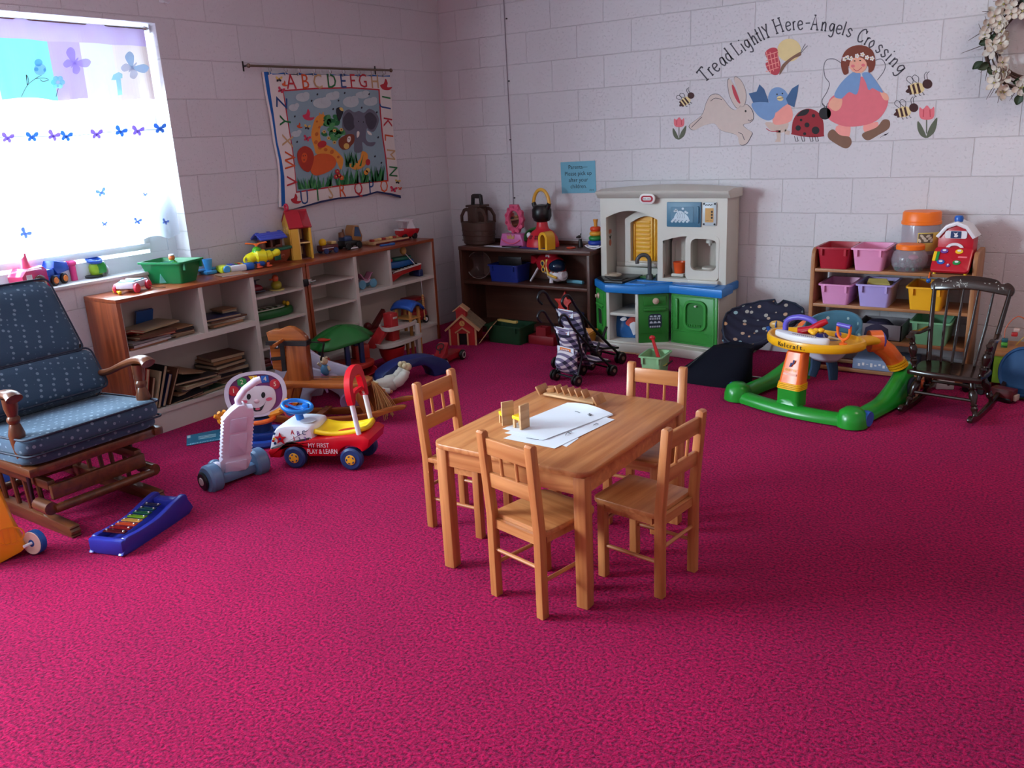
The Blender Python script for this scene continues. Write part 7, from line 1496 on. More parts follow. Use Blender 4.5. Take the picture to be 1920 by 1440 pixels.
# ---- toy stroller
MSTF = mat('stroller_frame', (18, 18, 26), .35, metal=.3)
def plaid():
    m = bpy.data.materials.new('plaid_cloth'); m.use_nodes = True; nt = m.node_tree; n = nt.nodes; L = nt.links; p = n['Principled BSDF']
    tc = n.new('ShaderNodeTexCoord'); cols = []
    for ax_n, rot in (('a', .6), ('b', .6+1.5708)):
        mp = n.new('ShaderNodeMapping'); mp.inputs['Rotation'].default_value = (0, rot, 0); L.new(tc.outputs['Object'], mp.inputs[0])
        w = n.new('ShaderNodeTexWave'); w.inputs['Scale'].default_value = 8; w.wave_profile = 'SIN'; L.new(mp.outputs[0], w.inputs['Vector'])
        r = n.new('ShaderNodeValToRGB'); r.color_ramp.elements[0].position = .45; r.color_ramp.elements[1].position = .55; L.new(w.outputs['Fac'], r.inputs[0]); cols.append(r)
    ad = n.new('ShaderNodeMath'); ad.operation = 'ADD'; L.new(cols[0].outputs[0], ad.inputs[0]); L.new(cols[1].outputs[0], ad.inputs[1])
    dv_ = n.new('ShaderNodeMath'); dv_.operation = 'MULTIPLY'; dv_.inputs[1].default_value = .5; L.new(ad.outputs[0], dv_.inputs[0])
    r = n.new('ShaderNodeValToRGB'); e = r.color_ramp.elements; e[0].color = lin((26, 24, 52))+(1,); e[1].color = lin((206, 196, 200))+(1,); m_ = e.new(.5); m_.color = lin((104, 92, 122))+(1,)
    L.new(dv_.outputs[0], r.inputs[0]); L.new(r.outputs[0], p.inputs['Base Color']); p.inputs['Roughness'].default_value = .8; return m
MPLD = plaid(); MNVC = mat('stroller_navy', (24, 26, 54), .8)
sr = thing('doll_stroller', 'doll stroller with plaid cloth and black frame nested behind the lower one', 'doll stroller', (1.675, -.82, 0), rad(74), 'doll strollers', sc=1.07)
# local: handles rise at -x; child faces +x/away
HZ = .46
for s_ in (-1, 1):
    y = s_*.10
    G(MSTF).tube(smooth([(-.255, y, .40), (-.285, y, .435), (-.265, y, .47), (-.225, y, .46), (-.17, y, .38), (-.02, y, .22), (.16, y, .055)], False, 4), .008, 8).ob('handle_tube', sr)
    G(MSTF).tube([(-.14, y, .335), (-.10, y, .18), (-.15, y, .04)], .0075, 8).ob('rear_leg', sr)
    G(MSTF).tube([(-.09, y, .16), (.02, y, .12), (.15, y, .10)], .0065, 8).ob('seat_tube', sr)
    for x, z0 in ((-.155, .04), (.165, .04)):
        w = G(MBLK); wheel(w, (x, y-.014, .036), (0, 1, 0), .036, .016).lathe([(.001, -.008), (.03, -.008), (.036, 0), (.03, .008), (.001, .008)], c=(x, y+.014, .036), ax=(0, 1, 0), n=18); wo = w.ob('wheel', sr); G(plastic('stroller_hub', (120, 96, 84))).cyl((x, y-.026, .036), (x, y+.026, .036), .012, n=10).ob('hub', wo)
G(MSTF).cyl((-.10, -.1, .18), (-.155, .1, .05), .006, n=8).ob('cross_bar', sr); G(MSTF).cyl((-.10, .1, .18), (-.155, -.1, .05), .006, n=8).ob('cross_bar', sr); G(MSTF).cyl((-.15, -.11, .045), (-.15, .11, .045), .007, n=8).ob('axle', sr); G(MSTF).cyl((.16, -.11, .05), (.16, .11, .05), .006, n=8).ob('axle', sr); G(MSTF).cyl((.02, -.105, .19), (.05, -.105, .245), .008, n=8).ob('lever', sr)
g = G(MPLD).sheet(lambda u, v: Vector((-.16+.14*v+.02*math.sin(math.pi*u)*-1-.035*math.sin(math.pi*v)*math.sin(math.pi*u), (u-.5)*.19, .36-.26*v)), 12, 14, .004); g.ob('seat_back', sr, ang=180)
g = G(MPLD).sheet(lambda u, v: Vector((-.135+.06*math.sin(math.pi*u)*math.sin(math.pi*v)*-1.5, (u-.5)*.185, .225-.17*v)), 12, 10, .004); g.ob('rear_pouch', sr, ang=180)
g = G(MPLD).sheet(lambda u, v: Vector((-.03+.17*v, (u-.5)*.19, .11-.03*math.sin(math.pi*u)*math.sin(math.pi*v))), 10, 8, .004); g.ob('seat', sr, ang=180)
for z, w_ in ((.345, .06), (.215, .075)):
    g = G(flat('tag_pale', (206, 212, 222))).cb((-.168 if z > .3 else -.148, 0, z), (.003, w_*2, .042), .0); g.use(flat('tag_orange', (222, 118, 44))).cb((-.1705 if z > .3 else -.1505, 0, z), (.002, w_*1.3, .030), .0); g.use(flat('tag_pale', (206, 212, 222)))
    for k in range(5): g.cb((-.172 if z > .3 else -.152, -.03+k*.015, z+.004), (.001, .008, .006))
    g.ob('tag', sr)
sr2 = dup(sr, loc=(1.775, -1.06, 0), rz=rad(74), label='lower doll stroller with a plaid pouch and pale tag nearest the table'); sr2.scale = (.92, .92, .92)
# ---- mint bin of tools
mb = bin_('mint green bin of toy tools standing on the carpet before the kitchen', (140, 190, 138), 'mint_floor', 2.165, -.955, 0, w=.132, d=.18, h=.148, group='x', rz=rad(6)); del mb['group']
def stick(lb, nm, rgb, p0, p1, r_, cat='toy tool', name='toy_tool'):
    p0, p1 = Vector(p0), Vector(p1); t = thing(name, lb, cat, p0); G(plastic(nm, rgb, .4)).tube([Vector((0, 0, 0)), (p1-p0)*.5, p1-p0], [r_, r_*.9, r_*.7], 8).ob('shaft', t); G(plastic(nm, rgb, .4)).ball(p1-p0, (r_*1.6, r_*1.2, r_*1.2), 10, 6).ob('tip', t); return t
stick('long red toy bat leaning out of the mint bin on the carpet', 'bat_red', (186, 30, 34), (2.20, -.87, .06), (2.085, -.76, .21), .013, 'toy bat', 'toy_bat')
pl_ = thing('toy_plate', 'yellow toy plate lying in the mint bin on the carpet', 'toy plate', (2.165, -.865, .075)); G(plastic('plate_yellow', (210, 190, 90), .4)).lathe([(.001, 0), (.045, 0), (.062, .008), (.062, .011), (.04, .004), (.001, .004)], n=20).ob('plate', pl_)
pn_ = thing('toy_pan', 'black toy pan lying in the mint bin on the carpet', 'toy pan', (2.15, -.86, .045)); G(MBLK).lathe([(.001, 0), (.05, 0), (.058, .02), (.054, .02), (.046, .004), (.001, .004)], n=18).ob('pan', pn_); G(MBLK).cyl((.05, .02, .016), (.085, .06, .05), .005, n=8).ob('handle', pn_)
# ---- bead maze table and the blue round mat at the right edge
mz = thing('bead_maze_table', 'low wooden activity table with coloured bead wires beside the bin rack', 'activity table', (4.02, -.19, 0))
G(wood('maze_top', (160, 100, 54), (196, 136, 80), .4, 0)).box(-.22, -.15, .185, .3, .15, .205, .003).ob('top', mz)
g = G(plastic('maze_lime', (142, 190, 50), .4)).box(-.20, -.14, .04, -.188, .13, .185).box(-.2, -.145, .04, .28, -.133, .185).box(-.2, .12, 0, .28, .13, .185); g.ob('side_panel', mz)
for xx in (-.19, .27):
    for y in (-.13, .12): G(MOAK).box(xx-.015, y-.015, 0, xx+.015, y+.015, .186).ob('leg', mz)
for i, (c, pts) in enumerate((((196, 90, 40), [(-.14, -.02, .2), (-.15, 0, .30), (-.10, .01, .37), (-.04, .0, .33), (-.05, -.02, .26), (.0, -.03, .24), (.03, -.02, .2)]), ((222, 190, 90), [(-.10, .05, .2), (-.02, .05, .30), (.06, .04, .27), (.16, .02, .22), (.2, .0, .2)]), ((44, 70, 40), [(-.02, .08, .2), (-.06, .09, .40), (.02, .08, .42), (.10, .06, .40), (.2, .05, .2)]), ((170, 40, 44), [(.02, -.06, .2), (.0, -.06, .3), (.06, -.07, .33), (.1, -.06, .25), (.12, -.06, .2)]))):
    G(plastic('wire_%d' % i, c, .4)).tube(smooth(pts, False, 5), .003, 6).ob('wire', mz)
for p_, c in (((-.145, -.02, .245), (34, 96, 110)), ((-.145, -.02, .225), (84, 170, 60)), ((-.145, -.015, .208), (24, 96, 44)), ((-.105, .0, .275), (190, 40, 44)), ((-.098, .02, .295), (206, 180, 170))): G(plastic('bead_%d' % c[0], c, .4)).cb(p_, (.03, .03, .02), .005).ob('bead', mz)
tn = thing('play_tunnel', 'collapsed blue round play tunnel leaning against the bead table', 'play tunnel', (4.005, -.42, .135), 0)
MTUN = mat('tunnel_blue', (24, 78, 128), .6); ax_ = Vector((-.42, -.88, .24)).normalized(); g = G(MTUN)
for k in range(5): g.torus(ax_*(-.035+.016*k), ax_, .122-.004*(k % 2), .009, 36, 8)
g.ob('hoop', tn); g = G(MTUN).lathe([(.118, -.03), (.118, .03), (.10, .034), (.03, .026), (.001, .024)], ax=ax_, n=36); g.lathe([(.001, -.03), (.118, -.03)], ax=ax_, n=36); g.ob('fabric', tn)
G(plastic('tunnel_green', (90, 140, 60), .5)).tube([Vector((-.04, -.03, -.122)), Vector((.04, -.045, -.12)), Vector((.09, -.05, -.10))], .010, 8).ob('strap', tn)
# odds and ends under rack
dp = thing('white_toy_block', 'white plastic toy piece with a black dot under the dark rocking chair', 'toy', (3.635, -.42, 0), rad(20)); G(plastic('block_white', (206, 200, 196), .4)).box(-.045, -.02, 0, .045, .02, .05, .006).ob('block', dp); G(MBLK).prism(ell(.015, .03, .007, .007), 0, .002, ((0, -.0202, 0), (1, 0, 0), (0, 0, 1), (0, -1, 0))).ob('dot', dp)
oc = thing('orange_cup', 'small orange toy cup on its side by the right rear wheel of the walker', 'toy cup', (3.565, -.455, .024)); G(plastic('cup_orange2', (196, 84, 40), .45)).lathe([(.001, 0), (.02, 0), (.026, .05), (.022, .05), (.016, .004), (.001, .004)], ax=(-.8, -.5, .05), n=16).ob('cup', oc)
bt = thing('black_toy_truck', 'small black toy truck with shiny bits on the carpet behind the rocking chair', 'toy truck', (3.78, -.42, .0), rad(-15)); G(MBLK).box(-.06, -.025, .018, .06, .025, .045, .006).box(-.06, -.022, .045, -.02, .022, .07, .006).ob('body', bt)
for xx in (-.035, .04):
    for s_ in (-1, 1): w = G(MBLK); wheel(w, (xx, s_*.028, .018), (0, 1, 0), .018, .012, 14); w.ob('wheel', bt)
G(MCH).ball((.05, -.027, .04), .007, 8, 5).ball((.02, -.027, .04), .006, 8, 5).ob('lamp', bt)
rt = thing('red_toy_truck', 'dark red toy truck with a pale plate in the shadow below the play tunnel', 'toy truck', (3.925, -.52, 0), rad(-20)); G(plastic('truck_dark_red', (96, 26, 30), .4)).box(-.06, -.03, .012, .05, .03, .07, .006).ob('body', rt); G(plastic('plate_pale', (196, 176, 160), .4)).box(.05, -.02, .015, .062, .025, .045, .003).ob('plate', rt); G(MBLK).cb((0, 0, .014), (.09, .066, .024), .006).ob('wheels', rt)
bb_ = thing('blue_toy_box', 'blue toy box with white stripes glimpsed beneath the glider chair', 'toy box', (.30, -3.66, 0), rad(30)); g = G(MPB).box(-.06, -.03, 0, .06, .03, .07, .006); g.ob('box', bb_); g = G(flat('stripe_white', (210, 214, 222))); 
for k in range(3): g.box(.0605, -.025, .014+k*.02, .062, .025, .02+k*.02)
g.ob('stripe', bb_)
# ================================================================ toys on the shelf tops, the sill and inside the shelves
ZT_ = .7355
# ---- window sill
s1 = thing('pink_playhouse', 'see-through pink toy house with a tall pink spout on the window sill behind the glider', 'toy', (-.075, -3.235, .804), rad(15))
MPNK = clear_mat('pink_clear', (226, 60, 110), .75)
G(MPNK).prism([(-.075, 0), (.075, 0), (.082, .07), (.045, .105), (-.045, .105), (-.082, .07)], -.05, .05, ((0, 0, 0), (0, 1, 0), (0, 0, 1), (1, 0, 0)), b=.006).ob('body', s1)
G(plastic('pink_spout', (240, 90, 130))).lathe([(.026, .10), (.018, .14), (.014, .175), (.001, .176)], c=(0, -.012, 0), n=16).ob('spout', s1)
G(plastic('brown_toy', (84, 50, 36))).ball((.052, .012, .045), (.012, .03, .022)).ob('brown_window', s1); G(plastic('wood_arch', (200, 176, 150))).torus((.056, .018, .02), (1, 0, 0), .022, .004, 16, 6).ob('arch', s1); G(flat('label_white', (226, 226, 230))).box(.051, -.06, .05, .054, -.03, .075).ob('label', s1)
s2 = thing('dump_truck', 'blue toy dump truck with an orange wheel on the window sill', 'toy truck', (-.10, -3.105, .804), rad(-65))
MTK = plastic('truck_blue', (36, 84, 190), .35)
G(MTK).box(-.03, -.035, .025, .075, .035, .05, .006).box(.03, -.034, .045, .078, .034, .085, .008).ob('cab', s2); G(MTK).prism([(-.08, .06), (.01, .05), (.035, .085), (.02, .12), (-.07, .10)], -.036, .036, ((0, 0, 0), (1, 0, 0), (0, 0, 1), (0, -1, 0)), b=.006).ob('dump_bed', s2)
for xx in (-.02, .05):
    for y in (-.04, .04): w = G(MBLK); wheel(w, (xx, y, .026), (0, 1, 0), .026, .018, 16); wo = w.ob('wheel', s2); G(plastic('hub_orange', (226, 120, 40))).lathe([(.001, 0), (.017, 0), (.014, .004), (.001, .004)], c=(xx, y+math.copysign(.0095, y), .026), ax=(0, math.copysign(1, y), 0), n=14).ob('hub', wo)
s3 = thing('pink_duck', 'small pink toy peeping over the blue dump truck on the sill', 'toy', (-.115, -2.995, .804)); g = G(plastic('bright_pink', (240, 70, 140))); g.cyl((0, 0, 0), (0, 0, .075), .016, n=12).ball((0, 0, .088), (.02, .024, .016)).ball((0, -.022, .095), .009, 8, 6); g.ob('body', s3)
s4 = thing('toy_robot', 'green and yellow toy engine with a blue ring on the window sill', 'toy', (-.11, -2.875, .804), rad(10))
G(MBLK).lathe([(.001, 0), (.042, 0), (.044, .008), (.036, .014), (.001, .014)], c=(0, -.02, 0), n=20).ob('base', s4); G(plastic('lime', (150, 190, 40))).lathe([(.028, .012), (.034, .03), (.034, .055), (.028, .07)], n=18).ob('body', s4); G(plastic('mid_green', (36, 140, 50))).lathe([(.036, .02), (.038, .04), (.038, .06), (.03, .075), (.001, .075)], c=(.004, .015, 0), n=18).ob('shell', s4)
g = G(plastic('mid_blue', (36, 80, 170))).torus((0, -.004, .088), (.3, 0, 1), .034, .010, 24, 8).cyl((0, -.004, .07), (0, -.004, .09), .012); g.ob('ring', s4); w = G(MTW2); wheel(w, (.0, .058, .03), (0, 1, .1), .026, .014, 18); w.use(plastic('lime', (150, 190, 40))).lathe([(.001, .008), (.012, .008), (.001, .012)], c=(0, .058, .03), ax=(0, 1, .1), n=12); w.ob('wheel', s4)
# ---- wagon and mallet
wg = thing('toy_wagon', 'white toy wagon with red wheels on the end of the shelf by the window', 'toy wagon', (.135, -2.835, ZT_), rad(28))
MWL = plastic('wagon_lilac', (216, 206, 226), .4)
G(MWL).box(-.05, -.075, .022, .05, .075, .055, .008).ob('body', wg); G(plastic('wagon_teal', (110, 196, 206))).box(-.038, -.06, .055, .038, .06, .059, .002).ob('top_plate', wg)
for y in (-.03, .02): G(MTW2).box(-.04, y-.008, .059, .045, y+.004, .064, .002).ob('bar', wg)
for xx in (-.056, .056):
    for y in (-.055, .055): w = G(plastic('wheel_pinkred', (224, 50, 80))); wheel(w, (xx, y, .024), (1, 0, 0), .024, .018, 18); w.ob('wheel', wg)
G(MBLK).tube([(.05, .05, .03), (.09, .04, .012), (.12, .06, .006), (.135, .08, .002)], .0018, 5).ob('pull_cord', wg)
ml = thing('yellow_mallet', 'small yellow toy mallet lying beside the white wagon', 'toy mallet', (.10, -2.905, ZT_), rad(-20)); G(MTY).cyl((0, 0, .010), (.075, 0, .010), .0065, n=10).ob('shaft', ml); G(MTY).cyl((.0, -.016, .016), (.0, .016, .016), .014, n=14).ob('head', ml); G(MTY).ball((.078, 0, .0105), .010, 10, 7).ob('tip', ml)
gb2 = bin_('green tub of little figures on the shelf top under the window', (12, 122, 66), 'leaf_green', .205, -2.515, ZT_, w=.185, d=.27, h=.118, flare=.03, group='x', rz=rad(107)); del gb2['group']
fg = thing('toy_figure', 'little figure with an orange face and green collar standing in the green tub', 'toy figure', (.075, -2.545, ZT_+.006)); G(plastic('figure_green', (60, 160, 50))).lathe([(.001, 0), (.018, 0), (.022, .08), (.026, .10), (.012, .112)], n=14).ob('body', fg); G(plastic('figure_orange', (226, 110, 60))).ball((0, 0, .124), (.017, .017, .018)).ob('head', fg); G(MTW2).ball((0, 0, .138), (.016, .016, .006)).ob('hat', fg)
tc_ = thing('teal_card', 'teal card leaning inside the green tub on the shelf top', 'card', (.10, -2.60, ZT_+.006)); G(plastic('teal_card', (110, 196, 190), .5)).prism([(-.05, 0), (.05, 0), (.05, .112), (-.02, .112)], 0, .003, ((0, 0, 0), (.3, .95, 0), (-.2, .05, .97), (.95, -.3, .1))).ob('card', tc_)
# ---- blue stand, brown book, toy keyboard
bs = thing('blue_stand', 'light blue plastic toy stand behind the green tub', 'toy', (.04, -2.30, ZT_)); G(plastic('sky_blue', (70, 160, 226))).box(-.03, -.035, 0, .03, .035, .02, .005).lathe([(.018, .02), (.022, .05), (.028, .085), (.024, .085), (.018, .05)], n=14).box(-.04, -.06, .02, .0, .06, .032, .005).ob('stand', bs)
bkf = thing('brown_booklet', 'thin brown booklet lying flat on the shelf edge beside the green tub', 'booklet', (.20, -2.27, ZT_), rad(-18)); G(plastic('booklet_tan', (150, 110, 84), .6)).box(-.06, -.075, 0, .06, .075, .006, .001).ob('cover', bkf); G(MPAP).box(-.058, -.074, .0015, .0605, .0755, .0045).ob('pages', bkf)
kb = thing('toy_keyboard', 'chunky yellow white and blue baby keyboard on the shelf top', 'toy keyboard', (.105, -2.165, ZT_), rad(74)); G(plastic('kb_lime', (206, 214, 50))).box(-.10, -.05, 0, -.04, .05, .04, .012).ob('end_block', kb); G(MTW2).box(-.045, -.05, 0, .05, .05, .036, .008).ob('middle_block', kb); G(MTB).box(.045, -.05, 0, .10, .05, .042, .012).ob('end_block', kb)
for k in range(5): G((MTB, MTP, MTG, MTR, MTY)[k]).box(-.035+k*.016, -.02, .036, -.022+k*.016, .045, .042, .002).ob('key', kb)
G(plastic('sky_blue', (70, 160, 226))).lathe([(.001, 0), (.022, 0), (.018, .006), (.001, .006)], c=(-.07, -.051, .022), ax=(0, -1, 0), n=16).ob('button', kb)
# ---- yellow helicopter on orange feet
hc = thing('yellow_helicopter', 'yellow toy helicopter with an orange rotor and orange feet on the shelf top', 'toy helicopter', (.165, -2.02, ZT_), rad(72))
MHY = plastic('heli_yellow', (236, 226, 30), .3)
g = G(MHY).tube(smooth([(-.085, 0, .045), (-.07, 0, .06), (-.03, 0, .07), (.02, 0, .065), (.06, 0, .068), (.095, 0, .075)], False, 4), [.006]*3+[.03]*5+[.042]*5+[.03]*4+[.018]*3+[.016], 14); g.ball((.10, 0, .078), (.022, .018, .022)).torus((-.085, 0, .055), (0, 1, 0), .018, .007, 16, 8); g.ob('body', hc)
G(MTB).tube(smooth([(-.06, 0, .042), (-.01, 0, .036), (.04, 0, .045)], False, 4), [.012]*3+[.032]*3+[.02]*2+[.012], 12).ob('belly', hc); G(plastic('heli_green', (80, 176, 40))).lathe([(.03, 0), (.024, .02), (.012, .03), (.001, .032)], c=(-.02, 0, .095), n=16).ob('cockpit', hc)
g = G(MTO)
for a in range(3): g.tube([(-.02, 0, .14), (-.02+.065*math.cos(rad(a*120+10)), .065*math.sin(rad(a*120+10)), .144)], [.011, .015], 8, flat=.35)
g.cyl((-.02, 0, .125), (-.02, 0, .142), .006, n=8); g.ob('rotor', hc)
g = G(plastic('foot_orange', (214, 84, 50)))
for x, y in ((-.03, -.025), (.03, -.02), (0, .03)): g.tube([(x, y, .03), (x, y, .012)], .010, 8).ball((x+.006, y, .008), (.02, .014, .008))
g.ob('feet', hc)
# ---- ark
ak = thing('toy_ark', 'brown toy ark with a green deck and a blue roofed cabin on the shelf top', 'toy boat', (.075, -1.855, ZT_), rad(80))
MAH = plastic('ark_hull', (150, 70, 46), .45); MAB = plastic('ark_brown', (112, 62, 44), .5); MAG = plastic('ark_green', (26, 96, 74), .45); MAL = plastic('ark_blue', (70, 84, 186), .4)
g = G(MAH); vs = []; fs = []; nn_ = 24
for z, sx, sy in ((.0, .085, .03), (.03, .11, .045), (.075, .12, .055)):
    for i in range(nn_): a = 2*math.pi*i/nn_; vs.append((sx*math.cos(a), sy*math.sin(a), z))
for r_ in range(2):
    for i in range(nn_): fs.append([r_*nn_+i, r_*nn_+(i+1) % nn_, (r_+1)*nn_+(i+1) % nn_, (r_+1)*nn_+i])
fs += [list(range(nn_))[::-1], [2*nn_+i for i in range(nn_)]]; g.add(vs, fs).ob('hull', ak); G(MAH).lathe([(.001, 0), (.016, 0), (.012, .003), (.006, .003), (.006, .0)], c=(.04, -.0465, .036), ax=(0, -1, -.25), n=16).ob('porthole', ak)
G(MAG).prism([(.135*math.cos(a*.2618), .062*math.sin(a*.2618)) for a in range(24)], .075, .092, XY((0, 0, 0)), b=.004).box(-.02, -.058, .02, .02, -.046, .075, .003).ob('deck', ak)
g = G(MAB)
for x in (-.07, -.02, .045): g.box(x-.006, -.035, .092, x+.006, .035, .145)
g.box(-.075, -.035, .092, .05, .035, .10).box(-.075, .025, .092, .05, .035, .145).box(.005, -.035, .092, .045, -.028, .110); g.ob('cabin', ak)
g = G(MAL)
for s_ in (-1, 1):
    for k in range(3): g.box(-.105, s_*.018*(k+1)-.012, .178-.011*k-.006, .075, s_*.018*(k+1)+.012, .178-.011*k+.004, .002, rot=(s_*-.45, 0, 0))
g.box(-.10, -.008, .176, .07, .008, .186, .002)
for x in (-.09, -.015, .06): g.box(x-.008, -.01, .18, x+.008, .01, .192, .002)
g.prism([(-.05, .14), (.05, .14), (0, .178)], -.075, -.07, ((0, 0, 0), (0, 1, 0), (0, 0, 1), (1, 0, 0))).prism([(-.05, .14), (.05, .14), (0, .178)], .045, .05, ((0, 0, 0), (0, 1, 0), (0, 0, 1), (1, 0, 0)))
g.ob('roof', ak)
# ---- doll's house
dh = thing('dolls_house', "tall yellow doll's house with a red roof and a ring handle on the shelf top", "doll's house", (.085, -1.665, ZT_), rad(66))
MDY = plastic('house_yellow', (222, 170, 56), .45); MDR = plastic('house_red', (176, 22, 40), .35); MDI = plastic('house_inside', (110, 60, 60), .6); MDT = plastic('house_trim', (226, 186, 120), .5)
Fd = lambda y: ((0, y, 0), (1, 0, 0), (0, 0, 1), (0, -1, 0))
# gable faces -x; open front faces -y
FG = lambda x: ((x, 0, 0), (0, -1, 0), (0, 0, 1), (-1, 0, 0))
gab = [(-.065, 0), (.065, 0), (.065, .195), (.01, .285), (-.065, .225)]
G(MDY).prism(gab, .0, .006, FG(-.055), b=.001).ob('gable_wall', dh)
g = G(MDT)
for u, z in ((-.035, .16), (.025, .16)): g.ringprism([(u-.017, z), (u+.017, z), (u+.017, z+.045), (u-.017, z+.045)], [(u-.013, z+.004), (u+.013, z+.004), (u+.013, z+.041), (u-.013, z+.041)], .006, .009, FG(-.055)).box(0, 0, 0, 0, 0, 0); g.prism([(u-.001, z), (u+.001, z), (u+.001, z+.045), (u-.001, z+.045)], .006, .009, FG(-.055)).prism([(u-.015, z+.021), (u+.015, z+.021), (u+.015, z+.024), (u-.015, z+.024)], .006, .009, FG(-.055))
g.ob('gable_window', dh)
G(MDY).box(-.055, -.071, 0, -.008, -.065, .195).ob('front_panel', dh); G(MDY).box(.062, -.071, 0, .075, .065, .195).box(-.055, .06, 0, .075, .066, .195).ob('back_wall', dh)
G(MDI).box(-.05, .05, 0, .065, .059, .195).box(-.05, -.06, .0, .065, .06, .004).box(-.05, -.06, .10, .065, .06, .106).ob('interior', dh)
g = G(MDT).box(-.008, -.070, .098, .065, -.064, .106).box(-.008, -.07, 0, -.002, -.064, .195).box(.006, .046, .115, .05, .05, .175)
g.box(.006, .046, .02, .045, .05, .07); g.ob('floor_edge', dh)
g = G(MDR).prism([(.078, .185), (.078, .195), (.01, .30), (.0, .292), (.01, .283)], -.006, .062, FG(-.0), b=.001)
g = G(MDR).prism([(.074, .19), (.01, .29), (.01, .302), (.082, .197)], -.08, .008, FG(-.055)).prism([(.01, .29), (-.068, .225), (-.076, .23), (.01, .302)], -.135, .008, FG(-.055)); g.ob('roof', dh)
G(clear_mat('house_red_clear', (176, 30, 46), .7)).prism([(.072, .19), (.012, .285), (.012, .29), (.078, .196)], -.135, -.08, FG(-.055)).ob('roof_window', dh)
G(plastic('handle_pink', (206, 40, 76), .35)).torus((-.045, -.01, .32), (1, .2, 0), .018, .007, 18, 8).ob('ring_handle', dh)
# ---- school bus, loader, puzzle, wrench, boat
sb = thing('toy_bus', 'dark red toy bus carrying a yellow figure beside the doll house', 'toy bus', (.09, -1.425, ZT_), rad(82)); G(plastic('bus_red', (96, 30, 30), .4)).box(-.06, -.032, .018, .07, .032, .055, .006).ob('body', sb); G(MTW2).box(-.058, -.034, .034, .03, -.031, .038).ob('stripe', sb); G(MTY).ball((-.03, 0, .072), (.026, .024, .026)).ob('figure', sb); G(plastic('cab_tan', (200, 170, 110))).box(.02, -.03, .055, .06, .03, .075, .006).ob('cab', sb)
for xx in (-.03, .045):
    for y in (-.034, .034): w = G(plastic('navy_wheel', (40, 56, 110))); wheel(w, (xx, y, .018), (0, 1, 0), .018, .012, 14); w.ob('wheel', sb)
lo = thing('toy_loader', 'blue and tan toy loader truck with a tipped cab on the shelf top', 'toy truck', (.085, -1.215, ZT_), rad(84)); G(MBLK).box(-.07, -.04, .02, .07, .04, .06, .008).ob('chassis', lo); G(plastic('loader_blue', (40, 60, 100))).box(-.065, -.036, .055, .0, .036, .09, .01).ob('hood', lo)
G(plastic('loader_tan', (150, 104, 56))).prism([(.0, .06), (.075, .04), (.085, .08), (.06, .15), (.02, .155), (.0, .12)], -.04, .04, Fd(0), b=.006).ob('cab', lo); G(plastic('loader_window', (44, 74, 116), .2)).prism([(.012, .085), (.07, .075), (.055, .14), (.025, .145)], .0405, .044, Fd(0)).ob('window', lo); G(plastic('loader_brown', (110, 66, 40))).cyl((-.05, 0, .085), (-.045, 0, .135), .006, n=8).lathe([(.022, 0), (.02, .03), (.001, .035)], c=(-.06, 0, .085), n=12).ob('funnel', lo); G(MTW2).box(-.06, -.05, .004, .05, -.044, .014, .002).ob('bumper', lo)
for xx in (-.045, .045):
    for y in (-.044, .044): w = G(MBLK); wheel(w, (xx, y, .024), (0, 1, 0), .024, .016, 14); w.ob('wheel', lo)
pz = thing('wooden_puzzle', 'wooden peg puzzle tray with red and tan pieces on the shelf top', 'puzzle', (.09, -.87, ZT_), rad(86)); G(MPLY).prism(rrect(-.17, -.075, .17, .075, .02), .0, .022, XY((0, 0, 0)), b=.003).ob('tray', pz); G(plastic('puzzle_maroon', (96, 20, 30))).box(-.16, -.08, -.0, .16, -.075, .012).ob('edge', pz)
for k in range(9): G((plastic('piece_red', (160, 36, 34)), MPLY, MDT)[k % 3]).cb((-.14+k*.035, .015*((k*3) % 3-1), .030), (.026, .03, .016), .004, rot=(0, 0, k)).ob('puzzle_piece', pz)
bw = thing('blue_wrench', 'light blue toy wrench lying on the shelf edge before the puzzle', 'toy tool', (.235, -1.01, ZT_), rad(78)); G(plastic('wrench_blue', (40, 96, 170))).box(-.06, -.008, 0, .03, .008, .012, .003).prism(ell(.04, 0, .022, .018, 0, 14), 0, .014, XY((0, 0, 0)), b=.003).ob('wrench', bw)
rbt = thing('toy_speedboat', 'red toy speedboat with a white cabin at the corner end of the shelf top', 'toy boat', (.135, -.685, ZT_), rad(82)); g = G(plastic('boat_red', (186, 22, 34), .3))
vs = []; fs = []
secs = [(-.09, .03, .03, .075), (-.04, .042, .02, .08), (.03, .045, .018, .075), (.08, .034, .03, .07), (.11, .008, .05, .066)]
for x, w_, z0, z1 in secs: vs += [(x, -w_*.55, z0), (x, -w_, (z0+z1)/2), (x, -w_*.9, z1), (x, w_*.9, z1), (x, w_, (z0+z1)/2), (x, w_*.55, z0)]
for i in range(4):
    for j in range(6): fs.append([i*6+j, i*6+(j+1) % 6, (i+1)*6+(j+1) % 6, (i+1)*6+j])
fs += [list(range(6))[::-1], [24+j for j in range(6)]]; g.add(vs, fs).ob('hull', rbt, ang=50)
g = G(MTW2).prism([(-.03, .075), (.05, .072), (.02, .13), (.035, .138), (-.06, .138), (-.06, .13), (-.005, .128)], -.036, -.03, Fd(0)).prism([(-.03, .075), (.05, .072), (.02, .13), (.035, .138), (-.06, .138), (-.06, .13), (-.005, .128)], .03, .036, Fd(0)).box(-.07, -.038, .134, .035, .038, .142, .002); g.ob('cabin', rbt); G(MTW2).box(-.095, -.036, .07, -.06, .036, .078, .002).ob('stern_deck', rbt)
for xx in (-.05, .04): w = G(MBLK); wheel(w, (xx, -.03, .022), (0, 1, 0), .022, .02, 16); wheel(w, (xx, .03, .022), (0, 1, 0), .022, .02, 16); w.ob('wheels', rbt)
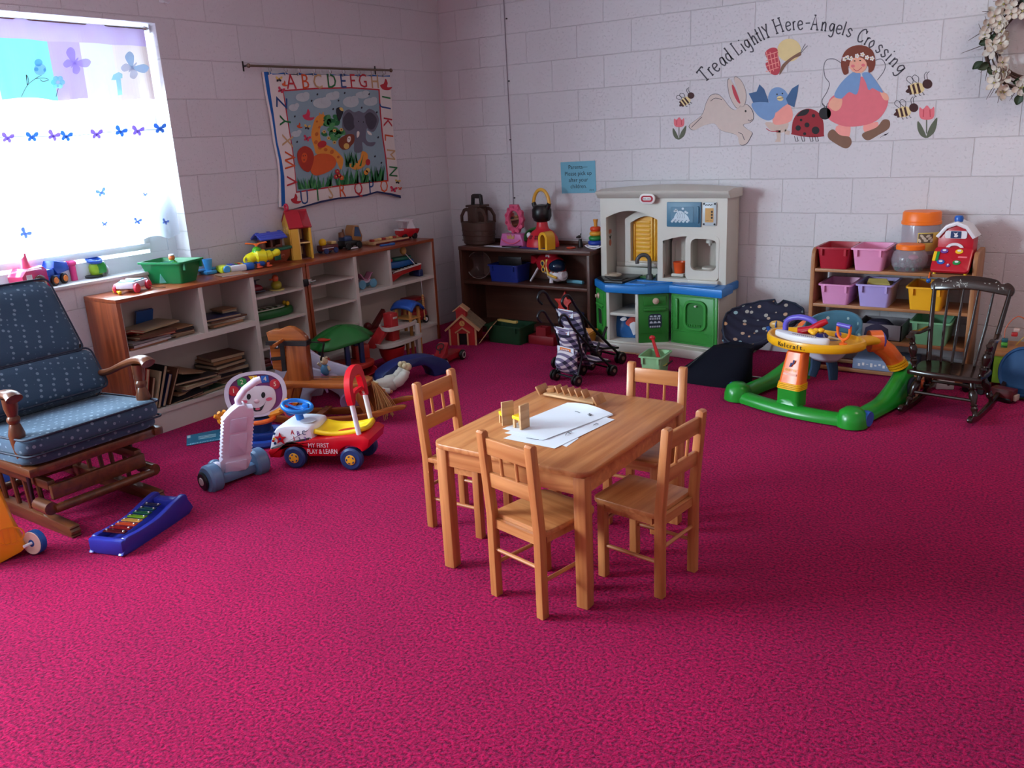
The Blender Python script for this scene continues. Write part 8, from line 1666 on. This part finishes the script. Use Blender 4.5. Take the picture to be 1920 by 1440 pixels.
# ---- in the narrow column of the window unit
tf = thing('dark_toy_plane', 'small dark red and navy toy plane on the top narrow shelf', 'toy plane', (.17, -2.10, .5925), rad(70)); G(plastic('plane_maroon', (120, 24, 40))).ball((0, 0, .028), (.05, .03, .028)).ob('body', tf); G(plastic('plane_navy', (30, 30, 52))).box(-.05, -.045, .012, .05, .045, .022, .006).ob('base', tf); G(plastic('plane_navy', (30, 30, 52))).box(-.01, -.006, .05, .012, .006, .075).cb((0, 0, .076), (.10, .012, .005), .001, rot=(0, 0, .6)).ob('rotor', tf)
dk = thing('toy_duck', 'yellow toy duck with an orange beak on the top narrow shelf', 'toy duck', (.19, -1.955, .5925), rad(-20)); g = G(plastic('duck_olive', (170, 160, 50))).ball((0, 0, .03), (.04, .032, .028)); g.ob('body', dk); G(plastic('duck_orange', (210, 90, 50))).ball((.005, -.004, .07), (.02, .02, .022)).ball((.005, -.03, .066), (.010, .014, .005)).ob('head', dk); G(plastic('duck_base', (206, 190, 110))).lathe([(.001, 0), (.045, 0), (.045, .006), (.001, .006)], n=20).ob('base', dk)
gx = thing('alligator_xylophone', 'green alligator shaped toy xylophone on a narrow shelf', 'toy xylophone', (.15, -2.02, .4345), rad(84)); MGA = plastic('gator_green', (20, 92, 36), .4)
G(MGA).prism(smooth([(-.17, -.05), (-.10, -.075), (.08, -.07), (.16, -.035), (.175, 0), (.15, .05), (.05, .075), (-.12, .07), (-.175, .03)], True, 4), .0, .05, XY((0, 0, 0)), b=.015).ob('body', gx); G(plastic('gator_plate', (196, 196, 176), .4)).ringprism(smooth([(-.13, -.04), (0, -.055), (.10, -.04), (.11, .02), (0, .05), (-.12, .04)], True, 4), smooth([(-.12, -.034), (0, -.048), (.09, -.034), (.10, .016), (0, .043), (-.11, .034)], True, 4), .05, .056, XY((0, 0, 0))).ob('rim', gx)
for k in range(5): G((MCH, mat('bar_pale', (170, 180, 150), .3, metal=.6))[k % 2]).box(-.10+k*.04, -.03, .052, -.082+k*.04, .035, .058, .001).ob('bar', gx)
g = G(MTY).ball((.14, -.02, .062), (.012, .012, .014)).ball((.14, .015, .062), (.012, .012, .014)); g.ob('eyes', gx)
for z, y, n_, lb in ((.1285, -2.10, 'red_car_toy', 'dark red toy car on the bottom of the narrow column behind the rocking horse'),): t = thing('dark_red_car', lb, 'toy car', (.17, y, z), rad(80)); G(plastic('car_maroon', (110, 28, 30))).box(-.06, -.03, .012, .06, .03, .045, .01).box(-.035, -.026, .045, .03, .026, .07, .01).ob('body', t); G(MBLK).cb((0, 0, .014), (.09, .066, .024), .006).ob('wheels', t)
# ---- pram, toy piano, pull string in the corner unit
pm_ = thing('toy_pram', 'pink and blue toy pram with big pale blue wheels on the middle shelf', 'toy pram', (.19, -1.215, .4765), rad(80)); G(plastic('pram_pink', (190, 120, 150), .5)).sheet(lambda u, v: Vector((.05*math.cos(math.pi*u), .03*(v-.5)*2, .055+.04*abs(math.cos(math.pi*u))**2+.006*math.sin(9*u))), 14, 6, .006).ob('hood', pm_, ang=180); G(plastic('pram_pale', (206, 190, 206), .5)).box(-.04, -.028, .035, .045, .028, .06, .01).ob('basket', pm_)
for xx in (-.045, .045):
    for y in (-.036, .036): w = G(plastic('pram_blue', (96, 150, 176), .45)); wheel(w, (xx, y, .03), (0, 1, 0), .030, .010, 20); w.ob('wheel', pm_)
tp = thing('toy_piano', 'red toy piano with white keys topped by a blue toy boat on the corner shelf', 'toy piano', (.17, -.845, .4765), rad(80))
G(plastic('piano_red', (186, 34, 32), .35)).prism([(-.16, 0), (-.10, 0), (-.02, .035), (.08, .05), (.15, .05), (.16, .085), (.05, .085), (-.06, .06), (-.16, .05)], -.085, .06, Fd(0), b=.006).ob('body', tp); G(plastic('piano_navy', (34, 44, 92))).box(.13, -.06, .0, .17, .06, .05, .008).ob('leg', tp)
g = G(plastic('key_white', (222, 216, 206), .35)).prism([(-.12, .062), (.13, .090), (.13, .096), (-.12, .068)], .085, .088, Fd(0))
for k in range(8): g.box(-.11+k*.03, -.10, .070+.0032*k, -.083+k*.03, -.05, .078+.0032*k, .002)
g.ob('keys', tp); g = G(MBLK)
for k in range(7): g.box(-.09+k*.03, -.085, .078+.0032*k, -.078+k*.03, -.055, .086+.0032*k, .001)
g.ob('black_keys', tp)
G(plastic('boat_blue', (30, 92, 160), .4)).prism(smooth([(-.11, -.035), (0, -.05), (.10, -.035), (.13, 0), (.10, .035), (0, .05), (-.11, .035), (-.13, 0)], True, 3), .085, .13, XY((0, 0, 0)), b=.01).ob('toy_hull', tp); G(plastic('boat_teal', (30, 110, 90), .4)).prism(ell(.03, 0, .085, .035), .13, .155, XY((0, 0, 0)), b=.008).ob('toy_deck', tp); G(plastic('boat_pinkred', (206, 80, 84))).ball((-.08, 0, .14), (.028, .022, .016)).ob('knob', tp)
G(plastic('mallet_tan', (200, 160, 90), .5)).ball((.035, -.02, .195), (.024, .024, .028)).ob('mallet_ball', tp); G(MTW2).tube([(.04, -.03, .18), (.085, -.075, .10)], .0028, 6).ob('mallet_stick', tp)
ps_ = thing('string_mallet', 'wooden mallet with an orange spiral handle hanging on a string below the toy piano', 'toy mallet', (.305, -.775, .46)); G(MFR).tube([(0, 0, .02), (.004, 0, -.03), (.003, 0, -.10)], .0015, 5).ob('string', ps_)
g = G(plastic('spiral_tan', (206, 160, 100), .5)).tube([(.003, 0, -.10), (.006, 0, -.20)], [.008, .010], 10); g.use(plastic('spiral_brown', (140, 80, 40), .5))
for k in range(6): g.torus((.0035+.0004*k, 0, -.112-k*.014), (.05, .2, 1), .0095, .0022, 12, 5)
g.ob('handle', ps_); G(plastic('spiral_tan', (206, 160, 100), .5)).tube([(.006, 0, -.20), (.012, 0, -.27)], .004, 8).ball((.012, 0, -.275), .009, 10, 6).ob('stick', ps_)
rk_ = thing('cozy_car', 'red toy car with an open doorway at the right end of the bottom shelf', 'toy car', (.165, -.72, .1285), rad(85)); MCZ = plastic('cozy_red', (140, 22, 28), .35); g = G(MCZ).box(-.085, -.06, .02, .085, .06, .10, .02); 
for x in (-.06, .055): 
    for y in (-.05, .05): g.box(x-.008, y-.008, .09, x+.008, y+.008, .175)
g.box(-.075, -.06, .17, .07, .06, .195, .012); g.ob('body', rk_)
for xx in (-.055, .055):
    for y in (-.062, .062): w = G(MBLK); wheel(w, (xx, y, .028), (0, 1, 0), .028, .016, 16); w.use(MTW2).lathe([(.001, 0), (.014, 0), (.001, .003)], c=(xx, y+math.copysign(.0085, y), .028), ax=(0, math.copysign(1, y), 0), n=12); w.ob('wheel', rk_)
rz_ = thing('maroon_crane', 'dark red toy crane on the bottom shelf behind the garage', 'toy', (.15, -1.14, .1285), rad(80)); G(plastic('crane_maroon', (112, 26, 28))).box(-.07, -.035, .0, .05, .035, .05, .01).prism([(-.02, .05), (.03, .05), (.11, .15), (.10, .17)], -.02, .02, Fd(0), b=.004).ball((-.04, 0, .07), (.03, .03, .03)).ob('body', rz_)
# ================================================================ on the corner bookcase
ZB = .6405
ab = thing('ark_basket', 'dark brown toy ark with a carry handle at the corner end of the bookcase', 'toy ark', (.375, -.155, ZB), rad(-6), sc=1.07)
MAK = plastic('ark_dark', (70, 44, 34), .5)
g = G(MAK); vs = []; fs = []
for z, sx, sy in ((.0, .10, .075), (.01, .112, .085), (.11, .122, .09), (.155, .126, .092)):
    for i in range(28): a = 2*math.pi*i/28; c, s_ = math.cos(a), math.sin(a); vs.append((sx*math.copysign(abs(c)**.75, c), sy*math.copysign(abs(s_)**.75, s_), z))
for r_ in range(3):
    for i in range(28): fs.append([r_*28+i, r_*28+(i+1) % 28, (r_+1)*28+(i+1) % 28, (r_+1)*28+i])
fs += [list(range(28))[::-1], [84+i for i in range(28)]]; g.add(vs, fs)
for k in range(3): g.tube([(v[0]*1.01, v[1]*1.01, .03+.035*k) for v in vs[56:84]], .002, 5, closed=True)
g.ob('hull', ab)
arch_o = smooth([(-.12, .155), (-.122, .20), (-.10, .235), (-.06, .252), (.06, .252), (.10, .235), (.122, .20), (.12, .155)], False, 3)
for y in (-.045, .045):
    for s_ in (-1, 1): G(MAK).ringprism([(s_*u_, v_) for u_, v_ in ((.122, .15), (.122, .20), (.09, .245), (.062, .255), (.034, .25), (.034, .15))], [(s_*u_, v_) for u_, v_ in ((.104, .16), (.104, .195), (.082, .225), (.066, .232), (.05, .228), (.05, .16))], -.006, .006, Fd(y)).ob('arch_frame', ab)
G(MAK).box(-.045, -.05, .15, .045, .05, .262, .004).ob('cabin', ab); G(MAK).box(-.065, -.055, .258, .065, .055, .272, .005).ob('roof', ab)
G(mat('handle_dark', (36, 26, 24), .4)).prism([(-.05, .27), (-.032, .27), (-.028, .315), (.028, .315), (.032, .27), (.05, .27), (.044, .335), (.03, .345), (-.03, .345), (-.044, .335)], -.012, .012, Fd(0), b=.003).ob('handle', ab)
# pink mirror
pk_ = thing('pink_vanity', 'pink toy vanity mirror on a lilac stand on top of the bookcase', 'toy mirror', (.715, -.165, ZB), rad(-4))
MPK1 = plastic('vanity_pink', (214, 84, 120), .4); MPK2 = plastic('vanity_lilac', (206, 110, 170), .4)
out = []; 
for i in range(48): a = 2*math.pi*i/48; rr_ = 1+.07*math.cos(11*a); out.append((.082*rr_*math.cos(a), .190+.098*rr_*math.sin(a)))
inn = [(.048*math.cos(2*math.pi*i/48), .190+.060*math.sin(2*math.pi*i/48)) for i in range(48)]
mf = G(MPK1).ringprism(out, inn, -.012, .012, Fd(0)).ob('mirror_frame', pk_); G(MPK1).torus((0, -.014, .19), (0, 1, 0), .0, .0, 4, 4).tube([(.054*math.cos(a*.2618), -.012, .19+.066*math.sin(a*.2618)) for a in range(24)], .006, 6, closed=True).ob('frame_rim', mf)
g = G(plastic('vanity_dot', (190, 56, 96), .35))
for k in range(10): a = k*.628+.3; g.ball((.072*math.cos(a), -.012, .19+.086*math.sin(a)), (.010, .005, .010), 8, 6)
g.ob('frame_bead', mf); G(MPK1).box(-.04, -.014, .272, .04, .012, .295, .006).ob('bow', pk_)
mm_ = mat('mirror', (210, 206, 206), .04, metal=1.0, var=.01); G(mm_).prism(inn, -.002, .002, Fd(0)).ob('mirror_glass', pk_)
G(MPK2).prism([(-.11, 0), (.11, 0), (.10, .05), (.085, .09), (-.085, .09), (-.10, .05)], -.04, .055, Fd(0), b=.008).ob('stand', pk_); g = G(plastic('vanity_tan', (206, 160, 110)))
g.prism([(-.03, .055), (.03, .055), (.035, .085), (.015, .07), (0, .09), (-.015, .07), (-.035, .085)], .055, .060, Fd(0)); g.ob('crown_mark', pk_); g = G(MPK1)
g.tube(smooth([(-.085, -.058, .05), (-.05, -.06, .03), (0, -.06, .02), (.05, -.06, .03), (.085, -.058, .05)], False, 4), .005, 6); g.ob('trim', pk_)
bt_ = thing('black_toy_comb', 'black curved toy piece lying before the pink vanity', 'toy', (.735, -.265, ZB+.0015)); G(MBLK).prism(smooth([(-.07, .0), (-.02, .015), (.03, .012), (.075, .03), (.08, -.012), (.0, -.02), (-.06, -.016)], True, 3), 0, .010, XY((0, 0, 0)), b=.003).ob('piece', bt_)
wp = thing('white_booklet', 'white booklet lying open on the bookcase edge before the pink vanity', 'booklet', (.62, -.245, ZB)); G(MPAP).prism([(-.13, -.01), (.12, -.045), (.16, -.01), (.02, .05), (-.12, .03)], 0, .0015, XY((0, 0, 0))).ob('pages', wp)
# red dome toy
dm = thing('dome_playset', 'red dome toy with a green slide, yellow tunnel door and a yellow carry handle', 'playset', (.955, -.175, ZB), rad(-8), sc=1.12)
MDR_ = plastic('dome_red', (206, 34, 50), .35)
G(MDR_).lathe([(.105, .0), (.105, .02), (.095, .06), (.07, .095), (.042, .115), (.036, .135), (.034, .16), (.001, .162)], n=32).ob('dome', dm); g = G(plastic('dome_window', (120, 24, 40)))
for u in (-.028, .028):
    for q_ in range(4): a = q_*math.pi/2; a2 = -math.pi/2+u*9.5; c = Vector((.088*math.cos(a2), .088*math.sin(a2), .068)); nrm = Vector((math.cos(a2), math.sin(a2), .6)).normalized(); U_ = Vector((-math.sin(a2), math.cos(a2), 0)); V_ = nrm.cross(U_); g.prism(ell(.010*math.cos(a+.78), .010*math.sin(a+.78), .007, .007, 0, 8), 0, .003, (c, U_, V_, nrm))
g.ob('window', dm)
G(MBLK).lathe([(.03, .155), (.05, .165), (.062, .19), (.062, .235), (.045, .262), (.001, .268)], n=24).ob('stand_in_knob', dm)  # plain black knob, added in place of the toy's own head
G(plastic('handle_amber', (226, 168, 60), .3)).tube([(.065*math.cos(rad(a)), 0, .262+.095*math.sin(rad(a))) for a in range(0, 181, 15)], .011, 10).ob('handle', dm)
g = G(MBLK)
for s_ in (-1, 1): g.tube([(s_*.05, 0, .24), (s_*.065, 0, .275)], [.016, .014], 10)
g.ob('handle_mount', dm)
G(plastic('slide_green', (34, 104, 50), .4)).tube(smooth([(-.03, .01, .115), (-.09, 0, .105), (-.125, -.01, .07), (-.12, -.02, .03)], False, 4), [.03, .03, .032, .032]*3+[.03], 10, flat=.35).ob('slide', dm); G(MTW2).ball((-.07, -.05, .075), (.018, .014, .02)).ob('slide_cap', dm)
g = G(plastic('tunnel_yellow', (236, 176, 40), .35)).ringprism([(.03, 0), (.10, 0)]+arc(.065, .065, .036, .045, 0, 180, 10), [(.045, .006), (.085, .006)]+arc(.065, .062, .02, .032, 0, 180, 10), .045, .125, ((0.04, 0, 0), (1, .0, 0), (0, 0, 1), (0, -1, 0))); g.ob('tunnel', dm)
G(plastic('dome_base', (56, 44, 110), .4)).box(-.10, -.115, -.0, .13, -.02, .008, .003).ob('base', dm)
fgn = thing('dog_figurine', 'tiny dark brown dog figurine standing on the bookcase', 'figurine', (1.235, -.125, ZB), rad(20)); G(plastic('dog_dark', (28, 20, 18), .45)).tube([(0, 0, 0), (0, 0, .03), (-.002, 0, .058)], [.018, .015, .011], 10).ball((-.008, -.003, .072), (.014, .010, .011)).ball((-.022, -.005, .069), (.008, .006, .006)).cyl((.0, .004, .08), (.004, .006, .095), .004, n=6).ob('body', fgn)
on_ = thing('orange_disc', 'flat orange red toy disc beside the dog figurine', 'toy', (1.20, -.195, ZB)); G(plastic('disc_orange', (190, 62, 34), .4)).lathe([(.001, 0), (.03, 0), (.034, .005), (.03, .010), (.001, .010)], n=20).ob('disc', on_)
rs = thing('ring_stacker', 'rainbow ring stacker on a white rocking base beside the play kitchen', 'stacking toy', (1.375, -.155, ZB)); G(MTW2).sheet(lambda u, v: Vector(((u-.5)*.13, (v-.5)*.08, .018+.02*(2*u-1)**2-.012)), 12, 4, .006).box(-.045, -.038, .010, .045, .038, .026, .008).ob('rocker_base', rs)
for k, (c, r_) in enumerate((((30, 60, 160), .056), ((34, 130, 60), .050), ((226, 160, 50), .044), ((222, 70, 30), .040))): G(plastic('ring_%d' % k, c, .35)).torus((0, 0, .040+k*.031), (0, 0, 1), r_-.017, .0165, 24, 10).ob('ring', rs)
G(plastic('post_amber', (226, 156, 60), .35)).lathe([(.014, .02), (.012, .17), (.016, .19), (.018, .198), (.001, .20)], n=14).ob('post', rs)
# inside the bookcase
ZM = .3845
cb_ = thing('clear_bowl', 'clear round plastic bowl standing on edge in the dim end of the bookcase', 'bowl', (.395, -.19, ZM+.104)); ax_ = Vector((.15, -1, .12)).normalized(); G(clear_mat('bowl_clear', (150, 130, 124), .22)).lathe([(.10, .02), (.104, .022), (.102, .01), (.08, -.035), (.05, -.05), (.001, -.052)], ax=ax_, n=32).ob('bowl', cb_); G(clear_mat('bowl_clear', (150, 130, 124), .22)).torus(ax_*.02, ax_, .102, .004, 36, 6).ob('rim', cb_)
bb2 = bin_('royal blue bin in the middle of the bookcase shelf', (26, 44, 130), 'royal', .655, -.265, ZM, w=.255, d=.18, h=.125, flare=.008, group='x', rz=rad(0)); del bb2['group']
al = thing('dark_album', 'dark album standing up out of the royal blue bin', 'book', (.665, -.17, ZM+.006), rad(3)); g = G(plastic('album_dark', (32, 28, 30), .3)).box(-.10, -.008, 0, .10, .008, .168, .004, rot=(.12, 0, 0)); g.ob('cover', al); g = G(flat('album_mark', (70, 56, 48)))
for k in range(7): g.box(-.085+k*.024, -.012, .135, -.07+k*.024, -.0095, .155)
g.ob('mark', al)
hh = thing('rescue_helicopter', 'red and white toy rescue helicopter on the bookcase shelf', 'toy helicopter', (1.01, -.17, ZM), rad(-22), sc=1.22)
MHR = plastic('heli_red', (176, 26, 40), .25)
bd2 = G(MHR).tube(smooth([(-.16, 0, .125), (-.13, 0, .12), (-.09, 0, .115), (-.03, 0, .115), (.03, 0, .11), (.08, 0, .09), (.115, 0, .07)], False, 4), [.012]*2+[.024]*4+[.028]*4+[.056]*5+[.058]*4+[.046]*3+[.03]*2+[.012], 16).ob('fuselage', hh)
G(MTW2).tube(smooth([(-.09, 0, .09), (-.03, 0, .075), (.04, 0, .06), (.10, 0, .055), (.13, 0, .06)], False, 4), [.010]*3+[.03]*4+[.046]*5+[.036]*3+[.02]*2, 14, flat=.9).ob('belly', hh); G(MHR).prism([(-.165, .10), (-.13, .10), (-.09, .13), (-.12, .145), (-.16, .15)], -.03, .03, Fd(0), b=.008).ob('tail', hh)
G(mat('canopy_dark', (24, 40, 64), .12)).ball((.075, -.008, .105), (.058, .052, .042)).ob('canopy', hh); G(plastic('heli_gold', (222, 176, 60))).tube([(.03, -.046, .145), (.035, -.052, .10), (.05, -.055, .06), (.11, -.04, .045)], .008, 8).torus((.0, -.055, .12), (0, 1, 0), .016, .005, 14, 6).torus((.005, -.055, .085), (0, 1, 0), .014, .005, 14, 6).ob('trim', hh)
g = G(mat('window_dark', (30, 50, 80), .15)); g.lathe([(.001, 0), (.014, 0)], c=(0, -.058, .12), ax=(0, -1, 0), n=14).lathe([(.001, 0), (.012, 0)], c=(.005, -.058, .085), ax=(0, -1, 0), n=14); g.ob('porthole', hh)
G(MHR).lathe([(.04, .0), (.036, .04), (.026, .055), (.001, .058)], c=(.02, 0, .126), n=18).ob('rotor_mast', hh); G(plastic('mast_pale', (206, 190, 200))).box(.0, -.036, .145, .035, -.028, .170, .004).ob('mast_mark', hh)
G(MTW2).tube([(-.07, -.04, .085), (-.085, -.055, .05), (-.11, -.07, .008)], [.014, .014, .012], 8, flat=.5).ob('landing_leg', hh); G(MTW2).tube([(.045, -.03, .04), (.05, -.035, .008)], [.010, .012], 8).ob('landing_leg', hh); G(MTW2).tube([(-.05, .04, .06), (-.05, .05, .008)], .010, 8).ob('landing_leg', hh)
lt_ = thing('pale_blue_tube', 'pale blue cardboard tube lying on the bookcase shelf beside the helicopter', 'tube', (1.20, -.15, ZM+.0135)); G(plastic('tube_blue', (110, 170, 190), .5)).lathe([(.010, -.07), (.013, -.07), (.013, .07), (.010, .07), (.010, -.07)], ax=(1, -.15, 0), n=14).ob('tube', lt_)
# ================================================================ picture books in the window shelf unit
BCOL = {'red': (168, 34, 30), 'navy': (28, 36, 76), 'blue': (46, 86, 150), 'tan': (150, 106, 70), 'brown': (92, 56, 38), 'black': (24, 22, 24), 'cream': (176, 156, 124), 'green': (44, 70, 50), 'orange': (186, 84, 40), 'grey': (120, 112, 110), 'white': (210, 204, 200), 'teal': (44, 96, 104)}
MPG = mat('book_pages', (168, 144, 114), .8, var=.08, scale=60)
def book(lb, col, c, size, rot, group):
    """size = (depth, length, thickness); spine along the -x edge"""
    d, l, th = size; t = thing('picture_book', lb, 'book', c, 0, group, rot=rot)
    m = mat('cover_'+col, BCOL[col], .4, var=.12, scale=12); g = G(m)
    g.box(-d/2, -l/2, 0, d/2, l/2, .0016).box(-d/2, -l/2, th-.0016, d/2, l/2, th).box(-d/2-.001, -l/2, 0, -d/2+.0012, l/2, th); g.ob('cover', t)
    G(MPG).box(-d/2+.001, -l/2+.003, .0016, d/2-.003, l/2-.003, th-.0016).ob('pages', t); return t
ORD = ['lowest', 'second', 'third', 'fourth', 'fifth', 'sixth', 'seventh', 'eighth', 'ninth', 'tenth']
x0 = .012
def heap(where, cx, cy, z, cols, grp, d=.2, l=.26, spread=.02, th=(.006, .013), tilt=.05):
    zz = z
    for i, c in enumerate(cols):
        t_ = random.uniform(*th); last = i == len(cols)-1
        book('%s %s book in %s' % (c, 'topmost' if last else ORD[i], where), c, (cx+random.uniform(-spread, spread), cy+random.uniform(-spread, spread)*1.4, zz+.0005), (d*random.uniform(.85, 1.05), l*random.uniform(.85, 1.05), t_), (0, 0, random.uniform(-.16, .16)+(math.pi if i % 2 else 0)), grp); zz += t_+.001
    return zz
GB = 'picture books on the window shelf unit'
heap('the front heap of the upper left book bay', .185, -2.865, .4685, ['orange', 'white', 'navy', 'grey', 'red', 'brown'], GB, l=.24)
heap('the sloping heap by the divider of the upper left book bay', .155, -2.66, .4685, ['tan', 'cream', 'brown', 'black', 'tan'], GB, d=.2, l=.15, spread=.008)
book('long cream book lying across the heaps in the upper left book bay', 'cream', (.15, -2.80, .538), (.17, .28, .010), (rad(2), 0, rad(8)), GB)
book('red and white striped book propped at the window end of the upper book bay', 'red', (.20, -2.955, .530), (.15, .09, .012), (rad(-18), rad(-12), rad(20)), GB)
book('blue book standing at the back of the upper left book bay', 'blue', (.05, -2.75, .556), (.12, .10, .012), (0, rad(-70), 0), GB)
heap('the book pile of the middle bay', .165, -2.385, .4685, ['cream', 'tan', 'white', 'brown', 'navy'], GB, l=.24, spread=.014)
heap('the small top pile of the middle bay by the tall divider', .14, -2.31, .526, ['grey', 'tan'], GB, d=.12, l=.11, spread=.004)
# lower bay: leaning row then piles
ycur = -2.985
for i, c in enumerate(['orange', 'red', 'brown', 'cream', 'black', 'navy', 'brown']):
    hgt = .20+.03*math.sin(i*2.1); lean = rad(-(12+i*2.2)); th_ = random.uniform(.010, .018)
    book('%s book, %s from the window end of the leaning row on the bottom shelf' % (c, ['first', 'second', 'third', 'fourth', 'fifth', 'sixth', 'seventh'][i]), c, (.185, ycur+hgt/2*math.sin(-lean)+.004, .129+hgt/2*math.cos(lean)), (.17, hgt, th_), (rad(90)+lean*1.0, 0, 0), GB)
    ycur += th_+.012
heap('the big heap in the middle of the bottom shelf', .17, -2.62, .1285, ['green', 'black', 'tan', 'grey', 'cream', 'brown', 'black'], GB, l=.24, spread=.03, th=(.010, .018))
book('open brown book lying tilted on top of the middle heap of the bottom shelf', 'tan', (.16, -2.66, .262), (.18, .22, .010), (rad(-14), rad(8), rad(20)), GB)
heap('the dark heap at the far end of the bottom shelf', .12, -2.37, .1285, ['black', 'brown', 'navy', 'black', 'grey', 'brown', 'black', 'tan', 'brown'], GB, d=.19, l=.22, spread=.014, th=(.012, .02))
book('black slippery folder sliding off the front of the bottom shelf heap', 'black', (.235, -2.72, .150), (.10, .20, .012), (rad(10), rad(18), rad(-12)), GB)
